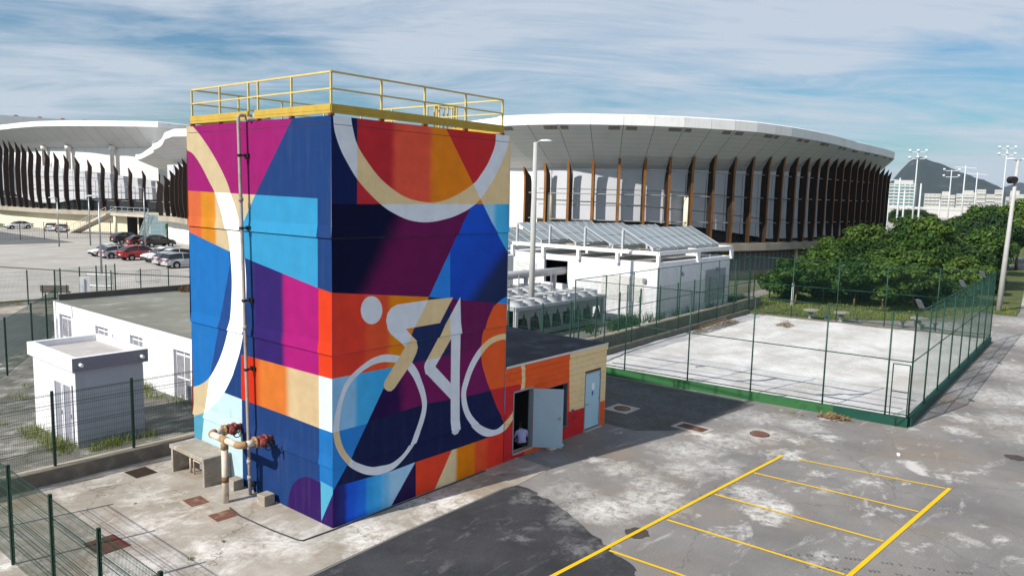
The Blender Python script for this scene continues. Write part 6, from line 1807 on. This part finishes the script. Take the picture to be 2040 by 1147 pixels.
# ------------------------------------------------------------------ vegetation
def leaf_mat(name, a, b, c):
    m = bpy.data.materials.new(name); m.use_nodes = True
    t = m.node_tree; L = t.links.new; bs = t.nodes['Principled BSDF']
    bs.inputs['Roughness'].default_value = .55; bs.inputs['Specular IOR Level'].default_value = .25
    g = N(t, 'ShaderNodeNewGeometry')
    oi = N(t, 'ShaderNodeObjectInfo')
    cr = N(t, 'ShaderNodeValToRGB')
    cr.color_ramp.elements[0].color = (*a, 1); cr.color_ramp.elements[1].color = (*c, 1)
    e = cr.color_ramp.elements.new(.5); e.color = (*b, 1)
    ad = N(t, 'ShaderNodeMath', operation='MULTIPLY_ADD'); ad.inputs[1].default_value = .7; L(g.outputs['Random Per Island'], ad.inputs[0])
    mu = N(t, 'ShaderNodeMath', operation='MULTIPLY'); mu.inputs[1].default_value = .3; L(oi.outputs['Random'], mu.inputs[0]); L(mu.outputs[0], ad.inputs[2])
    L(ad.outputs[0], cr.inputs[0]); L(cr.outputs[0], bs.inputs['Base Color'])
    tr = N(t, 'ShaderNodeBsdfTranslucent'); L(cr.outputs[0], tr.inputs['Color'])
    mx_ = N(t, 'ShaderNodeMixShader'); mx_.inputs[0].default_value = .2
    L(bs.outputs[0], mx_.inputs[1]); L(tr.outputs[0], mx_.inputs[2])
    L(mx_.outputs[0], t.nodes['Material Output'].inputs['Surface'])
    return m


LEAF1 = leaf_mat('leaf_green', (.009, .027, .005), (.026, .072, .009), (.08, .15, .018))
LEAF2 = leaf_mat('leaf_light', (.016, .044, .006), (.05, .105, .012), (.12, .18, .024))
LEAF3 = leaf_mat('leaf_dark', (.006, .020, .005), (.016, .048, .008), (.045, .095, .015))
GRASS = leaf_mat('grass_blade', (.08, .115, .022), (.16, .20, .035), (.30, .30, .08))
BARK = mat('bark', '#6e5a44', .9, .25, 6, .3, 20)


def tree_meshes(seed, clumps=15, leaves=260, leaf=.16, flat=.75, lm=LEAF1):
    """unit-height tree: trunk with limbs, crown of leaf faces in clumps"""
    rr = random.Random(seed)
    tr = MB()
    fork = rr.uniform(.26, .36)
    tr.tube([(0, 0, -.01), (.01, 0, fork * .5), (rr.uniform(-.02, .02), rr.uniform(-.02, .02), fork)], [.028, .02, .017], 7)
    cen = []
    while len(cen) < clumps:
        q = Vector((rr.uniform(-1, 1), rr.uniform(-1, 1), rr.uniform(-1, 1)))
        if q.length > 1 or q.length < .35: continue
        c = Vector((q.x * .40, q.y * .40, .60 + q.z * .32))
        if c.z < .34: continue
        cen.append(c)
    for c in cen[::2]:
        mid = Vector((c.x * .45, c.y * .45, fork + (c.z - fork) * .6))
        tr.tube([(0, 0, fork - .02), tuple(mid), tuple(c)], [.013, .009, .004], 5)
    lf = MB()
    for c in cen:
        R = rr.choice((.07, .10, .12, .15, .18))
        cj = Vector((rr.uniform(-1, 1), rr.uniform(-1, 1), rr.uniform(-.3, 1))) * .35
        for j in range(int(leaves * (R / .14) ** 1.6)):
            d = Vector((rr.gauss(0, 1), rr.gauss(0, 1), rr.gauss(0, 1))).normalized()
            rad_ = R * (rr.random() ** .45)
            p = c + Vector((d.x * rad_, d.y * rad_, d.z * rad_ * flat))
            # leaves lie roughly facing out and up
            nrm_ = (d + Vector((rr.uniform(-.7, .7), rr.uniform(-.7, .7), rr.uniform(.0, 1.0)))).normalized()
            e1 = nrm_.cross(Vector((rr.uniform(-1, 1), rr.uniform(-1, 1), rr.uniform(-1, 1)))).normalized()
            e2 = nrm_.cross(e1)
            l = leaf * rr.choice((.09, .13, .17, .24)) * rr.uniform(.8, 1.2); w = l * rr.uniform(.35, .7)
            if rr.random() < .08: p = p + d * R * rr.uniform(.2, .55)
            lf.face([p - e1 * l, p + e2 * w, p + e1 * l, p - e2 * w])
    return tr.mesh('trunk', BARK, True), lf.mesh('crown', lm)


TM = [tree_meshes(11, 34, 380, .165, .8, LEAF1), tree_meshes(12, 30, 380, .165, .7, LEAF2), tree_meshes(13, 36, 360, .16, .85, LEAF3), tree_meshes(14, 24, 300, .22, .8, LEAF1), tree_meshes(15, 32, 360, .165, .75, LEAF2)]


def tree(x, y, h, w, v, label, group, z=0, name='leafy_tree'):
    t = thing(name, label, 'tree', (x, y, z), random.uniform(0, 6.28), group)
    inst('trunk', TM[v][0], t, (0, 0, 0), 0, (h * .9, h * .9, h))
    inst('crown', TM[v][1], t, (0, 0, 0), 0, (w, w, h))
    return t


random.seed(21)
FR = [(51.6, 9.3, 3.0, 3.2, 3, 'big-leaved young tree at the corner where lawn and mesh fence meet'), (51.2, 7.0, 4.2, 4.6, 3, 'young tree beside the white stake on the lawn'), (54.3, 5.8, 4.6, 5.2, 1, 'young yellow-green tree behind the first stone table'), (53.6, 3.1, 4.4, 5.0, 0, 'young tree with a bare thin trunk behind the second stone table'),
      (52.6, .7, 4.3, 5.0, 1, 'young spreading tree between the two thin-trunked ones'), (57.4, -.3, 4.6, 5.0, 4, 'young tree behind the small floodlight on the court fence'), (62.5, -3.2, 4.2, 4.2, 1, 'low bushy tree next to the tall leaning lamp')]
for x, y, h, w, v, lab in FR: tree(x, y, h, w, v, lab, 'young trees on the lawn', .05)
BACK = [(61, 10.2, 3.8, 4.4, 2), (62, 8.0, 4.8, 5.5, 0), (63, 5.4, 5.6, 6.2, 2), (61.5, 2.2, 6.4, 7, 1), (66, .8, 7.2, 7.5, 0), (70, -1.4, 7.0, 7, 2), (76, -2.4, 7.4, 7, 0),
        (70, 10.6, 4.8, 5.2, 4), (75, 10.2, 5.6, 6, 0), (70, 6.6, 6.8, 7.5, 2), (77, 8.8, 6.2, 7.5, 1), (78, 4.2, 7.3, 8, 0), (74, 2.2, 7.5, 8, 4), (84, 1.6, 8.0, 8.5, 2), (82, -1.8, 7.6, 7, 0), (88, 7.2, 6.6, 8, 0), (90, 3.6, 8.2, 9, 4), (95, -.6, 8.4, 9, 2), (98, 6.0, 7.4, 9, 1), (104, 2.4, 8.8, 9.5, 0), (110, -1.2, 8.6, 9, 4), (112, 7.6, 7.6, 9, 2), (120, 3.4, 8.8, 10, 0), (130, 0, 8.8, 10, 2), (126, 9.5, 7.2, 10, 1)]
rv = random.Random(31)
for x, y, h, w, v in BACK:
    h *= rv.choice((.72, .85, .95, 1.0, 1.08)); w *= rv.uniform(.72, .95)
    tree(x, y, h, w, v, ['mid-green full-grown tree in the dense grove behind the sand court', 'yellow-green full-grown tree in the dense grove behind the sand court', 'dark green full-grown tree in the dense grove behind the sand court', '', 'bright green full-grown tree in the dense grove behind the sand court'][v], 'trees of the grove behind the court', .04)
SHR = [(54.5, 8.2, 3.4, 2.6, 3), (56.5, 6.6, 3.2, 2.4, 0), (57, 4.0, 3.4, 2.4, 2), (56.5, .6, 3.8, 3.0, 1), (59, -.8, 4.2, 3.4, 0), (60.5, -2.6, 3.4, 2.8, 2), (62, 1, 5, 4.2, 2), (61, 4, 4, 3.2, 1), (66, -2.6, 3, 2.6, 4), (73, -3.2, 3.4, 3, 0)]
for i, (x, y, w, h, v) in enumerate(SHR):
    t = thing('leafy_shrub', ['mid-green', 'yellow-green', 'dark green', 'large-leaved', 'bright green'][v] + ' shrub filling the gaps under the grove trees behind the court', 'shrub', (x, y, .04), i * 1.3, 'shrubs under the grove')
    inst('foliage', TM[v][1], t, (0, 0, -h * .36), 0, (w, w, h * 1.25)); inst('stem', TM[v][0], t, (0, 0, 0), 0, (h * .8, h * .8, h * .7))
# far trees
for i in range(26):
    d = 210 + 12 * i + random.uniform(-5, 5)
    a = rad(random.uniform(4.5, 13.5) - i * .05)
    tree(-11 + d * math.cos(a), -15 + d * math.sin(a), random.uniform(5, 8.5), random.uniform(9, 14), i % 5, 'distant green tree between the light masts and the apartment blocks', 'far trees beyond the grove', -.03, 'distant_tree')


def blades(name, spots, label, m=None, hmin=.12, hmax=.35, n=60, rad_=.25, z=.2, w=.012, seed=3, kind='stuff', cat='grass'):
    rr = random.Random(seed); b = MB()
    for (x, y, s) in spots:
        for i in range(int(n * s)):
            a = rr.uniform(0, 6.283); q = rad_ * s * math.sqrt(rr.random())
            px_, py_ = x + q * math.cos(a), y + q * math.sin(a)
            h = rr.uniform(hmin, hmax) * min(1.3, s); t = rr.uniform(0, 6.283); ln = h * rr.uniform(.1, .7)
            d = Vector((math.cos(t), math.sin(t), 0)); sd = Vector((-d.y, d.x, 0)) * w
            p = Vector((px_, py_, z)); m1 = p + d * ln * .35 + Vector((0, 0, h * .6)); tip = p + d * ln + Vector((0, 0, h))
            b.face([p - sd, p + sd, m1 + sd * .7, m1 - sd * .7]); b.face([m1 - sd * .7, m1 + sd * .7, tip])
    o = b.build(name, m or GRASS)
    return tag(o, label, cat, kind=kind)


rr = random.Random(8)
sp = []
for i in range(26): sp.append((-2.35 + rr.uniform(-.35, .1), 9.8 + rr.uniform(0, 3.7), rr.uniform(.5, 1.5)))
for i in range(16): sp.append((-2.0 + rr.uniform(0, 2.1), 9.7 + rr.uniform(-.25, .25), rr.uniform(.6, 1.4)))
for i in range(14): sp.append((2.55 + rr.uniform(-.4, .2), 12.6 + rr.uniform(-.4, 4.5), rr.uniform(.7, 1.5)))
for i in range(40): sp.append((rr.uniform(-7, -2.4), rr.uniform(9, 18), rr.uniform(.3, 1.0)))
for i in range(10): sp.append((rr.uniform(-2, .8), rr.uniform(15.3, 19.5), rr.uniform(.7, 1.4)))
for i in range(26): sp.append((rr.uniform(-5, 14), 43.6 + rr.uniform(-.5, .9), rr.uniform(.6, 1.3)))
blades('yard_weeds', sp, 'yellow-green weeds growing round the hut and along the yard walls', n=34, rad_=.3, w=.008, hmin=.08, hmax=.34)
blades('weed_tuft', [(-3.16, 1.0, .55), (-2.2, 1.27, .4), (-2.6, 5.0, .3)], 'small grass tufts in the cracks of the concrete', n=70, rad_=.16, z=.012, hmin=.05, hmax=.16, w=.006, seed=5)
blades('kerb_weeds', [(18.8, -4.6, .6), (18.75, -5.0, .4), (18.6, 1.2, .4)], 'small weeds at the foot of the green kerb', n=60, rad_=.2, z=.0, hmin=.05, hmax=.2, w=.007, seed=6)
sp = []
for i in range(900): sp.append((rr.uniform(44.3, 66), rr.uniform(-6.8, 11), 1))
sp = [(x, y, s) for x, y, s in sp if y > 3.3 - (x - 44.3) * 1.1 and y > -4.6 or (58.4 < x < 63 and y < -4)]
blades('lawn_grass', sp, 'rough green lawn grass under the young trees', n=22, rad_=.8, z=.05, hmin=.06, hmax=.22, w=.02, seed=9)
sp = [(rr.uniform(22, 46), 7.1 + rr.uniform(-.2, .2), rr.uniform(.5, 1)) for i in range(60)]
blades('side_weeds', sp, 'weeds along the grey wall beside the court', n=50, rad_=.4, z=.0, hmin=.1, hmax=.35, w=.014, seed=10)
sp = [(rr.uniform(25, 47), 10 + rr.uniform(-.7, .7), rr.uniform(.8, 1.6)) for i in range(36)]
blades('fence_scrub', sp, 'dark scrub behind the green fence by the plant building', n=80, rad_=.5, z=.3, hmin=.2, hmax=.7, w=.02, seed=12, m=LEAF3, cat='scrub')
rf = []
for i in range(14): rf.append((10.9 + rr.uniform(-.4, .4), 25.4 + rr.uniform(-.15, .15), 1))
blades('roof_weeds', [(9.3, 25.2, 1.2)], 'dry weed clump growing on the flat roof edge of the white building', n=140, rad_=.35, z=2.68, hmin=.1, hmax=.35, w=.01, seed=13, m=mat('dry_weed', '#6b5538', .9, .3, 9))
bsh = thing('climbing_shrub', 'leafy shrub growing beside the foot of the wide stair', 'shrub', (46.6, 101.2, 0), 0); inst('foliage', TM[3][1], bsh, (0, 0, -1.2), 0, (3.2, 3.2, 5.2)); inst('stem', TM[3][0], bsh, (0, 0, 0), 0, (2, 2, 3))

# white stake, tables
tag(MB().tube([(50.2, 6.9, 0), (50.2, 6.9, 1.9)], .09, 8).build('white_stake', WHITEW), 'white wooden stake next to a young tree on the lawn', 'stake')
TCONC = mat('table_concrete', '#9a9890', .8, .15, 4)
TDARK = mat('stool_dark', '#55585c', .8, .15, 4)
for (x, y, lab) in ((43.9, 3.25, 'round concrete table with stools by the lawn edge behind the court'), (44.4, 1.3, 'round concrete table with stools half way along the court end'), (45.8, -3.3, 'dark concrete table with stools near the court end corner')):
    t = thing('picnic_table', lab, 'table', (x, y, 0), 0, 'concrete picnic tables behind the court')
    MB().tube([(0, 0, 0), (0, 0, .68)], [.2, .13], 10).build('pedestal', TCONC, t)
    MB().tube([(0, 0, .68), (0, 0, .76)], .55, 20).build('table_top', TCONC, t)
    for i in range(4):
        a = i * pi / 2 + .4
        s = bpy.data.objects.new('stool', None); COL.objects.link(s); s.parent = t; s.location = (.98 * math.cos(a), .98 * math.sin(a), 0)
        MB().tube([(0, 0, 0), (0, 0, .4)], .09, 8).build('stem', TDARK, s); MB().tube([(0, 0, .4), (0, 0, .46)], .19, 12).build('seat', TDARK, s)
for k, (t_, lab) in enumerate(((.03, 'small floodlight on the corner post of the court fence'), (.46, 'small floodlight halfway along the court fence'), (.75, 'small floodlight on the far stretch of the court fence'))):
    p = lerp(KA, KB, t_)
    f = thing('floodlight', lab, 'floodlight', (p[0], p[1], TOPZ), rad(40), 'floodlights on the court fence')
    MB().tube([(0, 0, 0), (0, 0, .22)], .02, 6).build('stem', GREENP, f)
    MB().hexa([(-.16, -.05, .15), (.16, -.05, .15), (.16, .02, .12), (-.16, .02, .12), (-.16, .12, .45), (.16, .12, .45), (.16, .18, .42), (-.16, .18, .42)]).build('lamp_head', mat('flood_grey', '#565a62', .5), f)

# ------------------------------------------------------------------ person sitting in the doorway
def person():
    t = thing('person', 'person in a pale lilac shirt sitting bent over inside the open doorway', 'person', (7.55, .12, .19), rad(60))
    me = bpy.data.meshes.new('body')
    # local: faces +x, sits on the sill; back towards -x
    V = [(0, 0, .16), (-.03, 0, .34), (.03, 0, .52), (.10, 0, .60), (.16, 0, .68), (.22, 0, .78),          # pelvis, waist, chest, neck base, neck, head
         (.02, .17, .55), (.12, .22, .36), (.30, .14, .30),      # left shoulder, elbow, wrist
         (.02, -.17, .55), (.12, -.22, .36), (.30, -.14, .30),
         (.03, .10, .15), (.38, .16, .34), (.34, .16, .02), (.48, .17, .0),
         (.03, -.10, .15), (.38, -.16, .34), (.34, -.16, .02), (.48, -.17, .0), (.25, 0, .87)]
    E = [(0, 1), (1, 2), (2, 3), (3, 4), (4, 5), (5, 20), (2, 6), (6, 7), (7, 8), (2, 9), (9, 10), (10, 11), (0, 12), (12, 13), (13, 14), (14, 15), (0, 16), (16, 17), (17, 18), (18, 19)]
    R_ = [.13, .125, .135, .075, .055, .095, .065, .045, .032, .065, .045, .032, .09, .065, .045, .04, .09, .065, .045, .04, .07]
    me.from_pydata(V, E, [])
    o = bpy.data.objects.new('body', me); COL.objects.link(o); o.parent = t
    sk = o.modifiers.new('skin', 'SKIN'); o.modifiers.new('sub', 'SUBSURF').levels = 1
    o.modifiers['sub'].render_levels = 1
    sv = me.skin_vertices[0].data
    for i, r in enumerate(R_): sv[i].radius = (r, r)
    sv[0].use_root = True
    dg = bpy.context.evaluated_depsgraph_get()
    nm_ = bpy.data.meshes.new_from_object(o.evaluated_get(dg))
    o.modifiers.clear(); o.data = nm_
    nm_.materials.clear()
    for m in (mat('shirt_lilac', '#a9a6cc', .9, .06, 8), mat('trousers_dark', '#23242c', .9, .1, 8), mat('skin_brown', '#6b4a38', .6, .05, 8), mat('hair_black', '#141212', .8, .1, 8)): nm_.materials.append(m)
    for p in nm_.polygons:
        c = p.center; p.use_smooth = True
        if c.z > .80 or (c.z > .68 and c.x < .2): i = 3
        elif c.z > .645: i = 2
        elif abs(c.y) > .14 and c.z < .44 and c.x > .10 and c.x < .34 and c.z > .24 and abs(c.y) > .11 and c.z < .42: i = 2
        elif c.z < .22 or c.x > .2: i = 1
        else: i = 0
        p.material_index = i


person()
for i, (x, y, lab) in enumerate(((8.65, -.28, 'crumpled white rag on the ground below the annex window'), (9.1, -.25, 'crumpled pale blue rag beside the white one'))):
    rr = random.Random(i); b = MB(); n, mrow = 8, 4
    for r in range(mrow):
        for k in range(n):
            q = .16 * (1 - r / mrow * .8) * rr.uniform(.8, 1.2)
            b.v.append((q * math.cos(2 * pi * k / n) * 1.3, q * math.sin(2 * pi * k / n), .0 + .12 * (r / mrow) ** .7 * rr.uniform(.7, 1.2)))
    for r in range(mrow - 1):
        for k in range(n): b.f.append([r * n + k, r * n + (k + 1) % n, (r + 1) * n + (k + 1) % n, (r + 1) * n + k]); b.mi.append(0)
    b.f.append([(mrow - 1) * n + k for k in range(n)]); b.mi.append(0)
    o = b.build('rag', mat('rag' + str(i), ['#c9c2bc', '#9fc4cc'][i], .9, .1, 12), smooth=True); o.location = (x, y, .012); tag(o, lab, 'rag')
pp = [(16.2, -9.1, 'small white crumpled paper lying on the asphalt', .09)]
for x, y, lab, s in pp:
    b = MB(); b.obox((0, 0, s * .5), (s * 1.6, s, s), .5); o = b.build('litter', WHITEW, bevel=.02); o.location = (x, y, 0); tag(o, lab, 'litter')

# ------------------------------------------------------------------ far background
HILLM = mat('hill_forest', (.018, .030, .027), .9, .4, .02, 0, 1, col2=(.075, .068, .062), lo=.56, hi=.68, s2=.012)


def hill(name, label, ridge, depth, seed, m, base=0):
    """ridge: list of points (x, y, z); slopes fall to front and back"""
    rr = random.Random(seed); b = MB()
    pts = []
    for a, c in zip(ridge[:-1], ridge[1:]):
        for k in range(6): pts.append(Vector(a).lerp(Vector(c), k / 6))
    pts.append(Vector(ridge[-1]))
    dirv = Vector((pts[0].x + 11, pts[0].y + 15, 0)).normalized()
    rows = 17
    for j in range(rows):
        s = -1 + 2 * j / (rows - 1)
        for i, p in enumerate(pts):
            q = p + dirv * depth * s
            f = (1 - abs(s)) ** .8
            nz_ = noise.fractal(Vector((q.x * .012, q.y * .012, seed)), 1.0, 2.0, 5)
            z = p.z * f * (1 + .10 * nz_ * min(1, 3 * (1 - f))) + nz_ * 9 * f ** .5
            b.v.append((q.x, q.y, max(base - 5, z)))
    n = len(pts)
    for j in range(rows - 1):
        for i in range(n - 1):
            b.f.append([j * n + i, j * n + i + 1, (j + 1) * n + i + 1, (j + 1) * n + i]); b.mi.append(0)
    o = b.build(name, m, smooth=True)
    o['kind'] = 'structure'
    return o


hill('hill', '', [(2495, 680, -4), (2506, 635, 39), (2510.6, 617.7, 70), (2516.5, 593.6, 101), (2522, 569.7, 131), (2527, 547.4, 143), (2533, 518, 132), (2541, 479, 121), (2551, 428, 107), (2559, 377, 84), (2565, 339, 60), (2568, 313, 38), (2572, 270, 10), (2575, 240, -4)], 330, 3, HILLM)
hill('hill', '', [(4140, 640, -4), (4149, 565, 68), (4152, 538, 98), (4157, 501, 111), (4166, 427, 122), (4173, 349, 84), (4180, 200, 95), (4185, 50, 60), (4190, -100, -4)], 400, 5, mat('hill_far', (.018, .030, .034), .9, .2, .01))
APW = mat('apartment_white', '#bdbbb7', .8, .06, .2)
APG = mat('apartment_glass', '#5a8f9a', .25, .1, .3, spec=.6)


def block(x, y, w, d, h, label, floors, glass=APG, cols=5, step=None):
    t = thing('apartment_block', label, 'building', (x, y, 0), rad(8), 'apartment blocks in front of the hills')
    MB().box(0, d, -w / 2, w / 2, -1, h).build('wall', APW, t)
    fh = h / floors
    for f in range(floors):
        z = f * fh
        if z + fh * .75 < 5: continue
        for k in range(cols):
            y0 = -w / 2 + w * (k + .14) / cols; y1 = -w / 2 + w * (k + .86) / cols
            MB().box(-.15, .05, y0, y1, z + fh * .38, z + fh * .72).build('window', glass, t)
        MB().box(-.9, 0, -w / 2 + .2, w / 2 - .2, z - .12, z + .12).build('balcony_slab', APW, t)
    if step:
        MB().box(1, d - 1, -w * .3 + step, w * .3 + step, h, h + 3).build('roof_house', APW, t)
    return t


block(765, 170.0, 26, 18, 27, 'tall apartment block with green-blue glazing at the foot of the hill', 9, cols=6, step=-3)
block(764, 181.5, 5, 14, 25.5, 'narrow white tower attached to the glazed apartment block', 8, mat('apt_dark', '#a4a6a6', .6), 2)
for i, (y, w, h, st, lab) in enumerate(((143.5, 13, 18.3, 0, 'white apartment block next to the glazed tower block'), (131, 11, 17.4, 2, 'white apartment block second from the glazed tower block'), (118, 13.5, 18.6, -2, 'white apartment block third from the glazed tower block'), (106, 7, 22.6, None, 'slender taller white block between lower white blocks'), (111, 5, 19.8, None, 'narrow white block beside the slender taller one'), (99, 7, 18.6, None, 'low white block before the twin towers'), (93, 6.6, 22.6, None, 'white tower block with a flat top near the far hill'), (86.5, 2.6, 16.6, None, 'very narrow white block between two tower blocks'), (79.5, 11, 19, 2, 'white apartment block under the farther hill'), (66, 12, 18, 0, 'white apartment block at the end of the row'))):
    block(772 + i, y, w, 14, h, lab, 6, mat('apt_dark', '#a4a6a6'), 4, st)
wallf = thing('long_wall', 'long pale low building behind the distant trees', 'building', (560, 108, 0)); MB().box(0, 20, -52, 30, 0, 6.6).build('wall', APW, wallf); MB().box(-.1, 0, -52, 30, 4.6, 5.3).build('window_band', mat('apt_dark', '#a4a6a6'), wallf)
MASTM = mat('mast_white', '#c6c9cc', .5, .05)


def mast(x, y, h, label, heads=6, r=.2):
    t = thing('light_mast', label, 'light mast', (x, y, 0), rad(10), 'sports light masts')
    MB().tube([(0, 0, 0), (0, 0, h)], [r, r * .45], 8).build('pole', MASTM, t, True)
    for rw_ in range(2):
        MB().beam((0, -1.5, h - .2 - rw_ * 1.3), (0, 1.5, h - .2 - rw_ * 1.3), .12).build('crossarm', MASTM, t)
        for j in range(heads // 2):
            MB().obox((-.3, -1.4 + j * 2.8 / max(1, heads // 2 - 1), h + .15 - rw_ * 1.3), (.28, .42, .28), 0).build('floodlight', LHEAD, t)


mast(154.8, 21.8, 18.6, 'tall light mast in front of the hill top')
mast(175.6, 19.6, 15.8, 'light mast with a slanted lamp cluster before the hill flank', 4)
mast(177.1, 10.1, 20.4, 'tallest light mast over the white apartment blocks')
for i, (x, y, h, lab, arm) in enumerate(((134.7, 19.8, 12.8, 'white flagpole with a cross arm beside the arena edge', 1), (195.7, 20.5, 17.6, 'tall white pole with a cross arm before the hill flank', 1), (215.9, 21.2, 16.8, 'white pole with a cross arm farther along the hill flank', 1), (135.4, 16.6, 11.9, 'plain white pole beside the tall light mast', 0), (144.6, 21.2, 10.8, 'short plain white pole before the glazed block', 0), (153.7, 26.1, 9.1, 'shortest white pole next to the arena', 0), (205, 27, 9.5, 'thin white pole before the glazed block windows', 0))):
    t = thing('white_pole', lab, 'pole', (x, y, 0), rad(10), 'white poles on the sports ground')
    MB().tube([(0, 0, 0), (0, 0, h)], [.22, .12], 8).build('pole', MASTM, t, True)
    if arm: MB().beam((0, -2.2 if i else -1.6, h - .6), (0, 2.2 if i else 1.6, h - .3), .16).build('crossarm', MASTM, t)
struct('sports_ground', MB().face([(180, 0, .0), (560, -40, .0), (560, 130, .0), (200, 52, .0)]), LOT)
for i, (x, y, lab) in enumerate(((400, 84, 'white lorry parked on the far sports ground'), (392, 74, 'second white lorry on the far sports ground'))):
    t = thing('white_lorry', lab, 'lorry', (x, y, 0), rad(98), 'lorries on the sports ground')
    MB().box(-4, 3, -1.2, 1.2, .9, 3.8).build('box_body', WHITEW, t); MB().box(3.1, 5, -1.1, 1.1, .6, 2.9).build('cab', WHITEW, t); MB().box(4.2, 5.02, -1.0, 1.0, 1.7, 2.6).build('windscreen', GLASS, t)
    for xw in (-2.8, -1.7, 3.9):
        for s in (-1, 1): MB().tube([(xw, s * .9, .48), (xw, s * 1.15, .48)], .48, 12).build('wheel', TYRE, t)
far_roof = thing('far_roof', 'pale roof edge of another arena behind the left one', 'building', (66, 205, 0)); MB().prism([(-20, 0), (14, -6), (30, 30), (-10, 40)], 0, 24.6).build('wall', FASC, far_roof)
for i in range(6): MB().box(-18 + i * 5, -17.2 + i * 5, 1.5 - i * .9, 2.2 - i * .9, 24.6, 25.0).build('roof_vent', mat('vent_red', '#9a5a50', .8), far_roof)

# ------------------------------------------------------------------ the air
hz = bpy.data.materials.new('thin_haze'); hz.use_nodes = True
hz.node_tree.nodes.remove(hz.node_tree.nodes['Principled BSDF'])
pv_ = N(hz.node_tree, 'ShaderNodeVolumePrincipled')
pv_.inputs['Color'].default_value = (.62, .76, .92, 1)
pv_.inputs['Density'].default_value = 0.00007
hz.node_tree.links.new(pv_.outputs[0], hz.node_tree.nodes['Material Output'].inputs['Volume'])
tag(MB().box(-400, 4800, -900, 1300, -12, 170).build('haze', hz), 'thin bluish haze in the air over the whole place', 'haze', kind='stuff')
